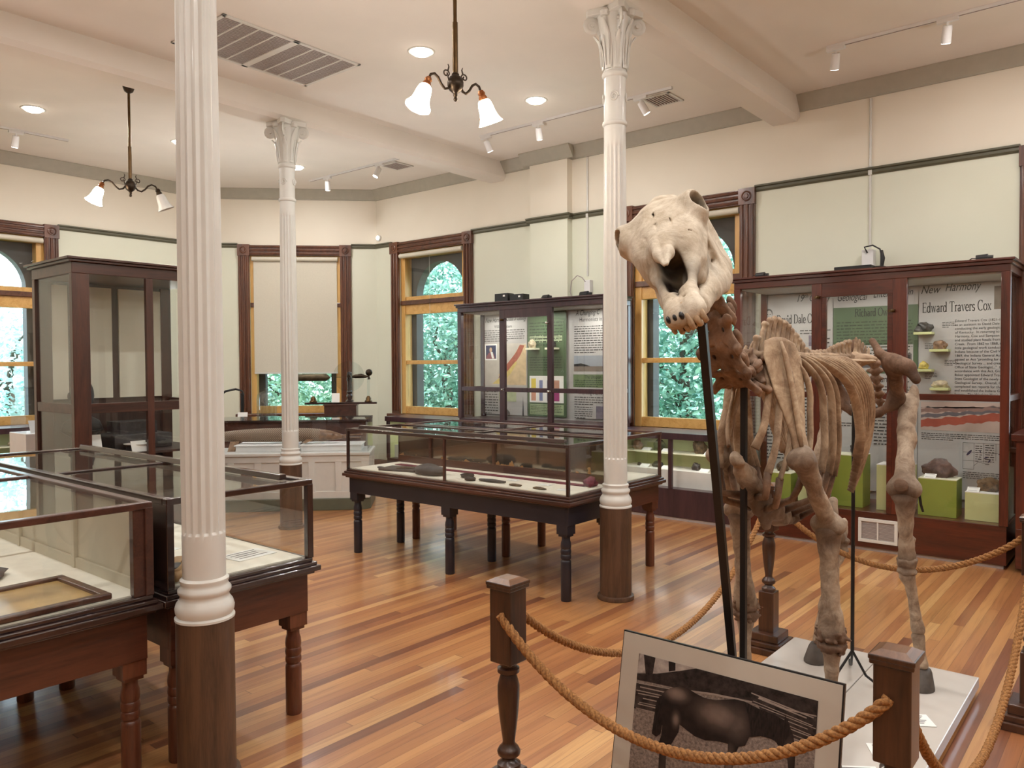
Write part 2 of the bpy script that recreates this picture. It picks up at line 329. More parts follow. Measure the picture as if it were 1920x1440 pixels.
# ------------------------------------------------------------------ room
XR, YE, ZC = 7.45, 10.40, 4.05
CX, CY = 5.78, 8.73            # chamfer corners (CX,YE) and (XR,CY)
X0, Y0 = -4.2, -4.2
g = G(); g.prism([(X0-.3, Y0-.3), (XR+.32, Y0-.3), (XR+.32, CY+.12), (CX+.12, YE+.32), (X0-.3, YE+.32)], -.12, 0)
struct(g.build('floor', M_['floor']))
g = G(); g.prism([(X0-.3, Y0-.3), (XR+.32, Y0-.3), (XR+.32, CY+.12), (CX+.12, YE+.32), (X0-.3, YE+.32)], ZC, ZC+.15)
struct(g.build('ceiling', M_['ceil']))
WT = .32
def wall(name, org, rz, u0, u1, holes):
    """local x along the wall, y outward"""
    g = G(); hs = sorted(holes); u = u0
    for (a, b, z0, z1) in hs:
        g.box(u, a, 0, WT, 0, ZC); g.box(a, b, 0, WT, 0, z0); g.box(a, b, 0, WT, z1, ZC); u = b
    g.box(u, u1, 0, WT, 0, ZC)
    return struct(g.build(name, M_['wall'], loc=org, rz=rz))
HW = .635
hole = lambda c: (c-HW, c+HW, .86, 3.12)
# right wall: local x = -Y
wall('wall_right', (XR, 0, 0), -PI/2, -CY, -Y0, [hole(-7.61), hole(-3.835), hole(-.11)])
wall('wall_end', (0, YE, 0), 0, X0, CX, [hole(3.05)])
CL = math.hypot(XR-CX, YE-CY)
wall('wall_corner', (CX, YE, 0), -PI/4, 0, CL, [hole(CL/2+.03)])
g = G(); g.box(X0-.3, X0, Y0, YE, 2.0, ZC); g.box(X0-.3, X0, Y0, YE, 0, 2.0, 1); struct(g.build('wall_left', [M_['wall'], M_['walnut']]))
g = G(); g.box(X0-.3, XR+.3, Y0-.3, Y0, 2.0, ZC); g.box(X0-.3, XR+.3, Y0-.3, Y0, 0, 2.0, 1); struct(g.build('wall_back', [M_['wall'], M_['walnut']]))
g = G(); g.box(7.35, 7.46, 5.27, 5.82, 0, ZC); struct(g.build('wall_pilaster', M_['wall']))
# beams
for k, (a, b) in enumerate(((6.28, 6.55), (2.64, 2.93))):
    g = G(); g.add([(X0, a, ZC), (X0, b, ZC), (X0, b, 3.87), (X0, b-.03, 3.83), (X0, a+.03, 3.83), (X0, a, 3.87), (XR, a, ZC), (XR, b, ZC), (XR, b, 3.87), (XR, b-.03, 3.83), (XR, a+.03, 3.83), (XR, a, 3.87)],
        [(0, 1, 2, 3, 4, 5), (11, 10, 9, 8, 7, 6)] + [(i, 6+i, 6+(i+1) % 6, (i+1) % 6) for i in range(6)])
    struct(g.build('trim_%d' % (k+1), M_['ceil']))['label'] = 'plastered ceiling beam'
# crown, picture rail, baseboard runs: (p0, p1) with the room on the left-hand side given by inward normal
def run(name, p0, p1, nrm, prof, mat, ext=0.0):
    p0 = Vector((*p0, 0)); p1 = Vector((*p1, 0)); d = (p1-p0).normalized(); n = Vector((*nrm, 0))
    p0 = p0-d*ext; p1 = p1+d*ext; k = len(prof)
    vs = [p+n*q[0]+Vector((0, 0, q[1])) for p in (p0, p1) for q in prof]
    g = G(); g.add(vs, [tuple(range(k-1, -1, -1)), tuple(range(k, 2*k))]+[(i, (i+1) % k, k+(i+1) % k, k+i) for i in range(k)])
    return struct(g.build(name, mat))
CROWN = [(0, ZC), (.105, ZC), (.105, ZC-.012), (.02, ZC-.125), (.02, ZC-.14), (0, ZC-.14)]
RAIL = [(0, 3.225), (.012, 3.225), (.022, 3.24), (.022, 3.262), (.04, 3.27), (.04, 3.285), (0, 3.285)]
s2 = math.sqrt(.5)
ri = 1
for (prof, mat, nm) in ((CROWN, 'crown', 'trim_crown'), (RAIL, 'rail', 'trim_rail')):
    if nm == 'trim_crown':
        segs = [((XR, Y0), (XR, 2.64), (-1, 0)), ((XR, 2.93), (XR, 5.27), (-1, 0)), ((7.35, 5.18), (7.35, 5.91), (-1, 0)), ((XR, 5.27), (7.35, 5.27), (0, -1)), ((XR, 5.82), (7.35, 5.82), (0, 1)),
                ((XR, 5.82), (XR, 6.28), (-1, 0)), ((XR, 6.55), (XR, CY), (-1, 0)), ((CX, YE), (XR, CY), (-s2, -s2)), ((X0, YE), (CX, YE), (0, -1))]
    else:
        segs = [((XR, .88), (XR, 3.07), (-1, 0)), ((XR, 4.60), (XR, 5.27), (-1, 0)), ((7.35, 5.23), (7.35, 5.86), (-1, 0)), ((XR, 5.27), (7.35, 5.27), (0, -1)), ((XR, 5.82), (7.35, 5.82), (0, 1)), ((XR, 5.82), (XR, 6.84), (-1, 0)),
                ((XR, 8.38), (XR, CY), (-1, 0)), ((CX, YE), (CX+.415*s2, YE-.415*s2), (-s2, -s2)), ((XR-.355*s2, CY+.355*s2), (XR, CY), (-s2, -s2)), ((3.82, YE), (CX, YE), (0, -1)), ((X0, YE), (2.28, YE), (0, -1))]
    for a, b, n in segs:
        run('trim_%d' % (ri+2), a, b, n, prof, M_[mat]); ri += 1
BASE = [(0, 0), (.025, 0), (.025, .16), (.015, .18), (0, .18)]
for nm, a, b, n in (('baseboard_right', (XR, Y0), (XR, CY), (-1, 0)), ('baseboard_corner', (CX, YE), (XR, CY), (-s2, -s2)), ('baseboard_end', (X0, YE), (CX, YE), (0, -1))):
    run(nm, a, b, n, BASE, M_['walnut'])

# ------------------------------------------------------------------ windows
def window(idx, org, rz, w):
    r = bpy.data.objects.new('window_%d' % idx, None); COL.objects.link(r); r.location = org; r.rotation_euler = (0, 0, rz); struct(r)
    h = w/2; cw = .155; ci = h-cw
    for sx in (-1, 1):
        a, b = sorted((sx*ci, sx*h)); g = G(); g.box(a, b, -.03, .0, .86, 3.115)
        for q in (.025, .0775, .13): g.tube([(a+q, -.032, .90), (a+q, -.032, 3.115)], (.016,)*2 if False else [(.016, .016)]*2, 8)
        g.build('side_casing', M_['walnut'], r, smooth=40)
    g = G(); g.box(-ci, ci, -.03, 0, 3.115, 3.26)
    for q in (.022, .0725, .122): g.tube([(-ci, -.032, 3.115+q), (ci, -.032, 3.115+q)], .016, 8)
    g.build('head_casing', M_['walnuth'], r, smooth=40)
    for sx in (-1, 1):
        c = sx*(h-cw/2); g = G(); g.box(c-cw/2-.006, c+cw/2+.006, -.05, 0, 3.108, 3.268)
        g2 = G(); g2.lathe([(.05, 0), (.052, .008), (.042, .012), (.036, .004), (.026, .004), (.022, .012), (.01, .014), (.0, .012)], 20, cap=False)
        g2.xf(Matrix.Translation((c, -.049, 3.188)) @ Matrix.Rotation(PI/2, 4, 'X')); b0 = len(g.v); g.add(g2.v, g2.f)
        g.build('corner_block', M_['walnut'], r, smooth=35)
    g = G(); g.box(-h-.05, h+.05, -.09, .1, .815, .86); g.box(-h, h, -.035, 0, .70, .815); g.build('window_stool', M_['walnuth'], r, bevel=.006)
    # pine frame
    for sx in (-1, 1):
        a, b = sorted((sx*(ci-.075), sx*(ci+.01))); g = G(); g.box(a, b, .03, .16, .86, 3.12); g.build('jamb', M_['pine'], r, bevel=.004)
    jw = ci-.075
    g = G(); g.box(-ci, ci, .035, .15, 3.04, 3.12); g.box(-jw, jw, .05, .10, 2.445, 2.50); g.build('transom_rail', M_['pineh'], r, bevel=.003)
    g = G(); g.box(-ci, ci, .01, .15, 2.385, 2.445); g.build('mullion_bar', M_['walnuth'], r, bevel=.004)
    g = G(); g.box(-jw, jw, .04, .12, 2.25, 2.385); g.box(-jw, jw, .05, .10, 1.555, 1.61); g.box(-jw, jw, .045, .11, .86, .965); g.build('sash_rail', M_['pineh'], r, bevel=.003)
    for z0, z1 in ((2.50, 3.04), (1.61, 2.25), (.965, 1.555)):
        g = G(); g.box(-jw, jw, .074, .078, z0, z1); g.build('glass_pane', M_['wglass'], r)
    # masonry surround seen through the glass, arched at the top
    g = G(); R = .47; zc = 2.50
    g.box(-HW, -R, .17, .30, .86, zc); g.box(R, HW, .17, .30, .86, zc); g.box(-HW, HW, .17, .30, .80, .90)
    n = 18
    for k in range(n):
        a0, a1 = PI*k/n, PI*(k+1)/n
        p = [(R*math.cos(a), zc+R*math.sin(a)) for a in (a0, a1)]
        q = [(min(HW, max(-HW, HW*math.cos(a)*1.5)), 3.12 if abs(math.cos(a)) < .80 else zc+(3.12-zc)*1.0*math.sin(a)/.6) for a in (a0, a1)]
        vs = [(x, y, z) for y in (.17, .30) for x, z in (p[0], p[1], q[1], q[0])]
        g.add(vs, [(0, 1, 2, 3), (7, 6, 5, 4), (0, 4, 5, 1), (3, 2, 6, 7)])
    g.build('arched_surround', M_['dspan'], r)
    return r
wins = [window(1, (3.05, YE, 0), 0, 1.54), window(2, (CX+(CL/2+.03)*s2, YE-(CL/2+.03)*s2, 0), -PI/4, 1.58), window(3, (XR, 7.61, 0), -PI/2, 1.56), window(4, (XR, 3.835, 0), -PI/2, 1.53), window(5, (XR, .11, 0), -PI/2, 1.54)]
def blind(k, drop, label):
    w = wins[k]; t = thing('roller_blind', label, 'blind', w.location, w.rotation_euler.z, 'window roller blinds')
    t.location = (w.location.x, w.location.y, 0)
    g = G(); g.tube([(-.60, -.015, 3.066), (.60, -.015, 3.066)], .032, 14); g.build('roll', M_['blind'], t, smooth=50)
    if drop:
        g = G(); g.box(-.585, .585, .003, .006, drop, 3.066); g.build('fabric', M_['blind'], t)
        g = G(); g.box(-.585, .585, -.002, .011, drop-.022, drop); g.build('hem_bar', M_['white'], t)
    else:
        g = G(); g.tube([(-.05, .02, 3.05), (-.05, .02, 2.06)], .0022, 6); g.ell((-.05, .02, 2.05), (.008, .008, .014)); g.build('pull_cord', M_['white'], t)
blind(0, 0, 'rolled-up white blind at top of the window behind the tall empty cabinet')
blind(1, 1.45, 'white fabric blind pulled most of the way down its window')
blind(2, 0, 'rolled-up white blind with hanging cord beside the plum display case')
blind(3, 0, 'rolled-up white blind in the window behind the horse skull')

# ------------------------------------------------------------------ columns
def column():
    t = thing('fluted_column', '', 'column', (0, 0, 0), 0, 'fluted iron columns')
    g = G(); g.lathe([(.12, 0), (.122, .01), (.118, .026), (.106, .03)], 32); g.build('floor_ring', M_['oak'], t, smooth=40)
    g = G(); g.lathe([(.104, .02), (.104, .61)], 36); g.build('wood_casing', M_['oak'], t, smooth=40)
    g = G(); g.lathe([(.10, .606), (.107, .608), (.107, .616), (.098, .622), (.104, .634), (.106, .65), (.101, .668), (.091, .682), (.086, .694), (.089, .70), (.095, .71), (.095, .72), (.086, .73), (.083, .74), (.087, .748), (.087, .756), (.077, .764)], 36)
    g.build('base_moulding', M_['white'], t, smooth=50)
    def flute(a, z):
        if .93 < z < 2.96:
            s = abs(math.sin(a*8)); return 1 - .12*(math.cos(a*16)*.5+.5)**.9
        return 1
    zs = [.76, .90, .925, .935, .96] + [.96+i*.25 for i in range(1, 8)] + [2.94, 2.955, 2.97, 3.0, 3.10]
    g = G(); g.lathe([(.0765+.002*math.sin((z-.76)/2.4*PI)-.0065*max(0, (z-1.6)/1.5)**1.3, z) for z in zs], 96, mod=flute, cap=False)
    g.build('shaft', M_['white'], t, smooth=30)
    g = G(); g.lathe([(.07, 3.09), (.079, 3.095), (.082, 3.105), (.079, 3.118), (.071, 3.122), (.071, 3.40), (.08, 3.405), (.084, 3.42), (.08, 3.435), (.074, 3.44)], 36, cap=False)
    for k in range(4):
        a = PI/4*0+k*PI/2+.5
        c = Vector((.071*math.cos(a), .071*math.sin(a), 3.27)); d = Vector((math.cos(a), math.sin(a), 0)); sd = Vector((-math.sin(a), math.cos(a), 0))
        g2 = G(); g2.tube([c+sd*(.03*math.cos(b))*(1-b/16)+Vector((0, 0, .034*math.sin(b)*(1-b/16)))+d*.002 for b in [i*.45 for i in range(24)]], .0065, 6); g.add(g2.v, g2.f)
    g.build('necking', M_['white'], t, smooth=50)
    # bell with leaves and volutes
    g = G(); g.lathe([(.073, 3.44), (.078, 3.50), (.086, 3.58), (.098, 3.68), (.112, 3.76), (.118, 3.80)], 32, cap=False)
    for k in range(8):
        a = k*PI/4; d = Vector((math.cos(a), math.sin(a), 0)); sd = Vector((-math.sin(a), math.cos(a), 0))
        hgt = .30 if k % 2 == 0 else .22
        pts = []; rd = []
        for q in range(7):
            tt = q/6; z = 3.45+hgt*tt; rr = .077+.03*tt**2+(.03*(tt-.75)/.25 if tt > .75 else 0)
            pts.append(d*rr+Vector((0, 0, z))); rd.append((.030*math.sin(PI*(.25+.7*tt))+.002, .007))
        g.tube(pts, rd, 8, ref=d)
        for sgn in (-1, 1):
            g.tube([d*.085+sd*(sgn*.012)+Vector((0, 0, 3.47)), d*.094+sd*(sgn*.016)+Vector((0, 0, 3.58)), d*.108+sd*(sgn*.02)+Vector((0, 0, 3.66))], [.004, .005, .003], 6)
    g.build('acanthus_bell', M_['white'], t, smooth=50)
    for k in range(4):
        g = G(); a = PI/4+k*PI/2; d = Vector((math.cos(a), math.sin(a), 0)); sd = Vector((-math.sin(a), math.cos(a), 0))
        c = d*.148+Vector((0, 0, 3.735))
        pts = [d*.09+Vector((0, 0, 3.68)), d*.115+Vector((0, 0, 3.76))]
        for i in range(26):
            b = PI/2*1.0-i*.5; r_ = .044*(1-i/30)
            pts.append(c+d*(r_*math.cos(b))+Vector((0, 0, r_*math.sin(b))))
        g.tube(pts, [(.02, .007)]*len(pts), 8, ref=sd)
        g.tube([c-sd*.022, c+sd*.022], .012, 10)
        g.build('volute', M_['white'], t, smooth=50)
    g = G(); pts = []
    for k in range(4):
        a = PI/4+k*PI/2
        for da, rr in ((-.11, .185), (.11, .185), (PI/4, .112)): pts.append((rr*math.cos(a+da), rr*math.sin(a+da)))
    g.prism(pts, 3.79, 3.832); g.lathe([(.03, 3.77), (.035, 3.80), (.02, 3.82)], 12, (0.115, 0, 0)); g.lathe([(.03, 3.77), (.035, 3.80), (.02, 3.82)], 12, (-.115, 0, 0)); g.lathe([(.03, 3.77), (.035, 3.80), (.02, 3.82)], 12, (0, .115, 0)); g.lathe([(.03, 3.77), (.035, 3.80), (.02, 3.82)], 12, (0, -.115, 0))
    g.build('abacus', M_['white'], t, bevel=.004)
    return t
c1 = column(); c1.location = (1.492, 2.744, 0); c1['label'] = 'nearest white fluted column on oak casing, beside the left glass tables'
dup(c1, (4.373, 2.752, 0), label='white fluted column on oak casing by the corner of the black-legged glass table')
dup(c1, (4.345, 6.36, 0), label='farthest white fluted column, standing before the window with the lowered blind')

# ------------------------------------------------------------------ ceiling fittings
def downlight():
    t = thing('recessed_downlight', '', 'ceiling light', (0, 0, ZC), 0, 'recessed ceiling lights')
    g = G(); g.lathe([(.085, -.001), (.1, -.006), (.108, -.004), (.11, 0)], 28, cap=False); g.build('trim_ring', M_['white'], t, smooth=60)
    g = G(); g.lathe([(.0, -.034), (.035, -.032), (.062, -.024), (.079, -.012), (.086, -.001)], 28, cap=False); g.build('lens', M_['lamp'], t, smooth=80)
    return t
def arealamp(loc, power, size=.16, col=(1, .97, .94)):
    l = bpy.data.lights.new('ceiling_lamp', 'AREA'); l.shape = 'DISK'; l.size = size; l.energy = power; l.color = col
    o = bpy.data.objects.new('ceiling_lamp', l); COL.objects.link(o); o.location = loc; return o
DL = [(4.385, 4.57, 'ceiling light left of the near chandelier'), (5.887, 4.58, 'ceiling light right of the near chandelier'), (2.904, 8.437, 'leftmost ceiling light, above the tall empty cabinet'), (4.39, 8.44, 'ceiling light seen just left of the nearest column'), (5.885, 8.41, 'ceiling light beside the farthest column capital'), (2.89, 4.58, 'ceiling light at the upper picture edge over the big grille')]
d0 = None
for x, y, lb in DL:
    if d0 is None: d0 = downlight(); d0.location = (x, y, ZC); d0['label'] = 'round bright '+lb
    else: dup(d0, (x, y, ZC), label='round bright '+lb)
PWR = 27
for x, y, lb in DL: arealamp((x, y, ZC-.045), PWR)
for x in (-1.6, 0, 1.4, 2.9, 4.39, 5.89):
    for y in (-2.4, .7): arealamp((x, y, ZC-.045), PWR)
for x in (-1.6, 0, 1.4): 
    for y in (4.58, 8.44): arealamp((x, y, ZC-.045), PWR)

for x, y in ((3.0, 3.7), (4.3, 8.6), (5.9, -.4), (5.6, 5.0), (5.6, 7.6), (3.24, -.8), (.2, 3.1), (.2, 7.0), (.2, -.8), (-2.2, 3.1), (-2.2, -.8)):  # added fill spots without any fixture, washing the ceiling from below
    l = bpy.data.lights.new('ceiling_fill_spot', 'SPOT'); l.energy = 62; l.spot_size = math.radians(172); l.spot_blend = 1; l.color = (1, .955, .92); l.shadow_soft_size = .10
    o = bpy.data.objects.new('ceiling_fill_spot', l); COL.objects.link(o); o.location = (x, y, 2.1); o.rotation_euler = (PI, 0, 0)
t = thing('return_air_grille', 'large slatted return air grille in the ceiling beside the nearest column', 'vent', (3.62, 5.52, ZC))
g = G(); w, d = 1.24, .76
for a, b, c, e in ((-w/2, w/2, -d/2, -d/2+.03), (-w/2, w/2, d/2-.03, d/2), (-w/2, -w/2+.03, -d/2, d/2), (w/2-.03, w/2, -d/2, d/2), (-.03, .03, -d/2, d/2)): g.box(a, b, c, e, -.012, 0)
g.build('frame', M_['white'], t, bevel=.003)
for i in range(8):
    xa = -w/2+.03+i*(w/2-.06+.03)/4 if i < 4 else .03+(i-4)*(w/2-.06)/4
g = G()
for s0 in (-w/2+.03, .03):
    for i in range(1, 4): x = s0+i*(w/2-.06)/4; g.box(x-.007, x+.007, -d/2+.03, d/2-.03, -.009, 0)
g.build('bars', M_['white'], t)
g = G()
for i in range(30): y = -d/2+.04+i*(d-.08)/29; g.box(-w/2+.03, w/2-.03, y-.006, y+.006, -.006, -.002)
g.build('louvre', M_['grille'], t)
g = G(); g.box(-w/2+.02, w/2-.02, -d/2+.02, d/2-.02, -.001, .0); g.build('backing', M_['slot'], t)
for x, y, lb in ((6.645, 3.655, 'small square ceiling vent beside the near track lights'), (6.66, 7.40, 'small square ceiling vent over the arched window by the plum case')):
    t = thing('ceiling_vent', lb, 'vent', (x, y, ZC), 0, 'small ceiling vents')
    g = G(); s = .15
    for a, b, c, e in ((-s, s, -s, -s+.025), (-s, s, s-.025, s), (-s, -s+.025, -s, s), (s-.025, s, -s, s)): g.box(a, b, c, e, -.012, 0)
    g.build('frame', M_['white'], t, bevel=.003)
    g = G()
    for i in range(9): q = -s+.035+i*(2*s-.07)/8; g.box(-s+.02, s-.02, q-.009, q+.004, -.012, -.003)
    g.build('louvre', M_['grille'], t)
    g = G(); g.box(-s+.01, s-.01, -s+.01, s-.01, -.002, 0); g.build('backing', M_['slot'], t)

def spot(loc, tgt, power, ang=55):
    l = bpy.data.lights.new('track_lamp', 'SPOT'); l.energy = power; l.spot_size = math.radians(ang); l.spot_blend = .8; l.color = (1, .93, .82); l.shadow_soft_size = .03
    o = bpy.data.objects.new('track_lamp', l); COL.objects.link(o); o.location = loc
    o.rotation_euler = (Vector(tgt)-Vector(loc)).to_track_quat('-Z', 'Y').to_euler()
def track(p0, p1, heads, label):
    p0 = Vector((*p0, 0)); p1 = Vector((*p1, 0)); d = (p1-p0).normalized()
    t = thing('track_light', label, 'track light', (p0.x, p0.y, ZC), 0, 'white ceiling track lights'); Lh = (p1-p0).length
    q = G(); q.bar((0, 0, -.011), d*Lh+Vector((0, 0, -.011)), .034, .022); q.build('track', M_['white2'], t, bevel=.002)
    q = G(); q.bar(d*.0+Vector((0, 0, -.0235)), d*Lh+Vector((0, 0, -.0235)), .010, .002); q.build('slot', M_['slot'], t)
    for (s, tilt) in heads:
        c = d*s; hd = G(); hd.bar(c-d*.07+Vector((0, 0, -.035)), c+d*.07+Vector((0, 0, -.035)), .036, .026); hd.tube([c+Vector((0, 0, -.045)), c+Vector((0, 0, -.085))], .008, 8)
        o = hd.build('adapter', M_['white2'], t, bevel=.002)
        ax = Vector((tilt[0], tilt[1], -1)).normalized(); a = c+Vector((0, 0, -.07)); hd = G()
        hd.tube([a, a+ax*.02, a+ax*.12], [.03, .033, .035], 18); h = hd.build('lamp_head', M_['white2'], t, smooth=40)
        hd = G(); hd.tube([a+ax*.121, a+ax*.123], .030, 18); hd.build('lens', M_['lampw'], h)
        w = Vector((p0.x, p0.y, ZC))+a+ax*.15; spot(w, w+ax, 6)
track((6.40, 5.75), (6.40, 3.42), [(.08, (.55, -.1)), (.80, (.55, .25)), (2.0, (.5, -.4))], 'white track with three spotlights beyond the column nearest the horse')
track((6.40, 2.06), (6.40, -1.2), [(.07, (.5, .25)), (.85, (.5, .2)), (2.2, (.5, 0))], 'white track with spotlights over the mahogany case behind the horse')
track((6.42, 8.87), (6.42, 6.95), [(.38, (.3, .3)), (1.42, (-.45, .2))], 'white track with two heads ahead of the lowered blind')
track((3.54, 9.29), (1.2, 9.29), [(.51, (0, .4)), (1.6, (0, .5))], 'white track at far left above the tall empty cabinet')

for Y, lb in ((5.05, 'thin white conduit running up the wall beside the pilaster'), (2.01, 'thin white conduit running up the wall above the mahogany case')):
    g = G(); g.tube([(7.44, Y, 2.55), (7.44, Y, 3.90)], .011, 8); g.box(7.425, 7.45, Y-.016, Y+.016, 3.22, 3.30); tag(g.build('wall_conduit', M_['white'], smooth=40), lb, 'conduit', 'white wall conduits')

# ------------------------------------------------------------------ chandeliers
def chandelier(label, loc, rz, lit2, pole, kx=1.0):
    t = thing('two_arm_chandelier', label, 'chandelier', loc, rz, 'two-arm ceiling chandeliers')
    zb = -pole
    g = G(); g.lathe([(.062, 0), (.066, -.012), (.052, -.022), (.046, -.05), (.036, -.075), (.014, -.09)], 24); g.build('canopy', M_['bronze'], t, smooth=40)
    g = G(); g.tube([(0, 0, -.08), (0, 0, zb*.62)], .011, 12); g.tube([(0, 0, zb*.62), (0, 0, zb+.04)], .0155, 12); g.build('stem', M_['brass'], t, smooth=40)
    g = G(); g.lathe([(.016, .06), (.022, .052), (.02, .045), (.034, .036), (.045, .01), (.045, -.012), (.036, -.036), (.02, -.05), (.012, -.056), (.012, -.07), (.008, -.076), (.012, -.088), (.009, -.098), (.0, -.102)], 32, (0, 0, zb), mod=lambda a, z: 1+(.04*math.cos(a*12) if abs(z) < .04 else 0), cap=False)
    g.build('body', M_['bronze'], t, smooth=50)
    for k, sx in enumerate((-1, 1)):
        pts = [(sx*.035, 0, zb-.005), (sx*.06, 0, zb-.035), (sx*.09, 0, zb-.043), (sx*.12, 0, zb-.02), (sx*.145, 0, zb+.012), (sx*.175, 0, zb+.028), (sx*.205, 0, zb+.018), (sx*.222, 0, zb-.01)]; pts = [(a_*(1 if i_ == 0 else kx), b_, c_) for i_, (a_, b_, c_) in enumerate(pts)]
        g = G(); g.tube(pts, .0075, 8, ref=(0, 1, 0))
        sc = [(sx*.04, 0, zb+.0), (sx*.05, 0, zb+.03)]
        for i in range(18):
            b = i*.42; r_ = .022*(1-i/24); sc.append((sx*(.062-r_*math.cos(b)*1), 0, zb+.045+r_*math.sin(b)))
        g.tube(sc, .0045, 6, ref=(0, 1, 0)); g.tube([(sx*.052, 0, zb+.06), (sx*.044, 0, zb+.085), (sx*.05, 0, zb+.10)], [.005, .004, .002], 6)
        arm = g.build('arm', M_['bronze'], t, smooth=50)
        ax = Vector((sx*.42, 0, -1)).normalized(); c = Vector(pts[-1])
        def along(prof, n=28, mod=None):
            q = G(); q.lathe([(r, z) for r, z in prof], n, cap=False, mod=mod)
            q.xf(Matrix.Translation(c) @ Vector((0, 0, 1)).rotation_difference(ax).to_matrix().to_4x4()); return q
        along([(.0, -.012), (.014, -.008), (.022, .008), (.019, .02), (.024, .03), (.026, .042), (.026, .05)], 20).build('socket', M_['copper'] if (k == 0 or lit2) else M_['bronze'], arm, smooth=40)
        sh = along([(.027, .046), (.036, .056), (.043, .085), (.046, .115), (.052, .145), (.064, .17), (.073, .183), (.070, .184), (.060, .168), (.049, .142), (.042, .10), (.034, .06)], 36, mod=lambda a, z: 1+(.02*math.cos(8*a) if z > .14 else 0))
        sh.build('glass_shade', M_['shade'] if (k == 0 or lit2) else M_['frost'], arm, smooth=70)
        if k == 0 or lit2:
            l = bpy.data.lights.new('chandelier_bulb', 'POINT'); l.energy = 12; l.color = (1, .90, .78); l.shadow_soft_size = .05
            o = bpy.data.objects.new('chandelier_bulb', l); COL.objects.link(o)
            p = c+ax*.22; o.location = Matrix.Translation(loc) @ Matrix.Rotation(rz, 4, 'Z') @ p
chandelier('bronze two-arm chandelier at left with one shade unlit', (3.19, 7.04, ZC), -.27, False, .90)
chandelier('bronze two-arm chandelier hanging nearest, both bell shades lit', (3.24, 3.10, ZC), -.22, True, .905, .80)

# ------------------------------------------------------------------ camera, world
cd = bpy.data.cameras.new('camera'); cam = bpy.data.objects.new('camera', cd); COL.objects.link(cam)
f, yaw, pit, rol = 1461.5, *[math.radians(a) for a in (50.2615, -1.4644, -.3043)]
fw = Vector((math.sin(yaw)*math.cos(pit), math.cos(yaw)*math.cos(pit), math.sin(pit))); rt = Vector((math.cos(yaw), -math.sin(yaw), 0)); up = rt.cross(fw)
r2 = rt*math.cos(rol)+up*math.sin(rol); u2 = r2.cross(fw)
cam.matrix_world = Matrix(((r2.x, u2.x, -fw.x, 0), (r2.y, u2.y, -fw.y, 0), (r2.z, u2.z, -fw.z, 1.55), (0, 0, 0, 1)))
cd.sensor_width = 36; cd.lens = f/1920*36; cd.clip_start = .05
SC.camera = cam
w = bpy.data.worlds.new('daylight'); SC.world = w; w.use_nodes = True; nt = w.node_tree; bg = nt.nodes['Background']
tc = N(nt, 'ShaderNodeTexCoord'); sp = N(nt, 'ShaderNodeSeparateXYZ'); L(nt, tc, 'Generated', sp, 'Vector')
r = ramp(nt, [(.0, (.35, .45, .42, 1)), (.5, (.78, .93, 1.0, 1)), (1, (.5, .74, 1.0, 1))])
mr = N(nt, 'ShaderNodeMapRange'); mr.inputs[1].default_value = -1; L(nt, sp, 'Z', mr, 'Value'); L(nt, mr, 'Result', r, 'Fac'); L(nt, r, 'Color', bg, 'Color'); bg.inputs['Strength'].default_value = 9
sl = bpy.data.lights.new('sun', 'SUN'); sl.energy = 10; sl.angle = .03; sl.color = (1, .96, .88); so = bpy.data.objects.new('sun', sl); COL.objects.link(so)
so.rotation_euler = Vector((.28, .34, -1)).to_track_quat('-Z', 'Y').to_euler()
SC.view_settings.view_transform = 'Standard'; SC.view_settings.look = 'None'; SC.view_settings.exposure = -.27
cy = SC.cycles; cy.max_bounces = 10; cy.diffuse_bounces = 4; cy.glossy_bounces = 4; cy.transmission_bounces = 4; cy.transparent_max_bounces = 32; cy.sample_clamp_indirect = 6; cy.caustics_reflective = False; cy.caustics_refractive = False

# ------------------------------------------------------------------ outdoors
g = G(); g.box(-12, 22, -12, 22, -.6, -.5); o = g.build('lawn_outside', M_['lawn']); tag(o, 'grass lawn outside the building', 'lawn', kind='structure')
def tree(label, loc, rx, rz_, zc, n, mat, seed):
    rr = random.Random(seed); t = thing('leafy_tree', label, 'tree', (loc[0], loc[1], -.5), 0, 'trees outside the windows')
    g = G()
    for _ in range(n):
        while True:
            p = Vector((rr.uniform(-1, 1), rr.uniform(-1, 1), rr.uniform(-1, 1)))
            if .35 < p.length < 1: break
        c = Vector((p.x*rx, p.y*rx, zc+.5+p.z*rz_)) + Vector((math.sin(p.z*7+p.x*5)*.15, math.cos(p.y*6)*.15, 0))
        s = rr.uniform(.026, .062); a = Vector((rr.gauss(0, 1), rr.gauss(0, 1), rr.gauss(0, .6))).normalized(); b = a.cross(Vector((rr.gauss(0, 1), rr.gauss(0, 1), rr.gauss(0, 1)))).normalized(); nn = a.cross(b)
        g.add([c-a*s*1.2, c-b*s*.55-a*s*.2+nn*s*.12, c-b*s*.4+a*s*.5+nn*s*.1, c+a*s*1.3, c+b*s*.4+a*s*.5+nn*s*.1, c+b*s*.55-a*s*.2+nn*s*.12], [(0, 1, 2, 3), (0, 3, 4, 5)])
    g.build('foliage', mat, t)
    g = G(); g.tube([(0, 0, 0), (.05, 0, zc*.5), (0, .05, zc+.5)], [.14, .11, .05], 10)
    for k in range(7):
        a = k*.9; z = zc*.5+.25*k; g.tube([(0, 0, z), (.5*rx*math.cos(a), .5*rx*math.sin(a), z+.5), (.85*rx*math.cos(a+.2), .85*rx*math.sin(a+.2), z+.8)], [.05, .03, .012], 6)
    g.build('trunk', M_['bark'], t, smooth=60)
tree('leafy tree outside the window behind the horse skull', (11.1, 5.7), 1.55, 2.3, 1.9, 19000, M_['leafb'], 1)
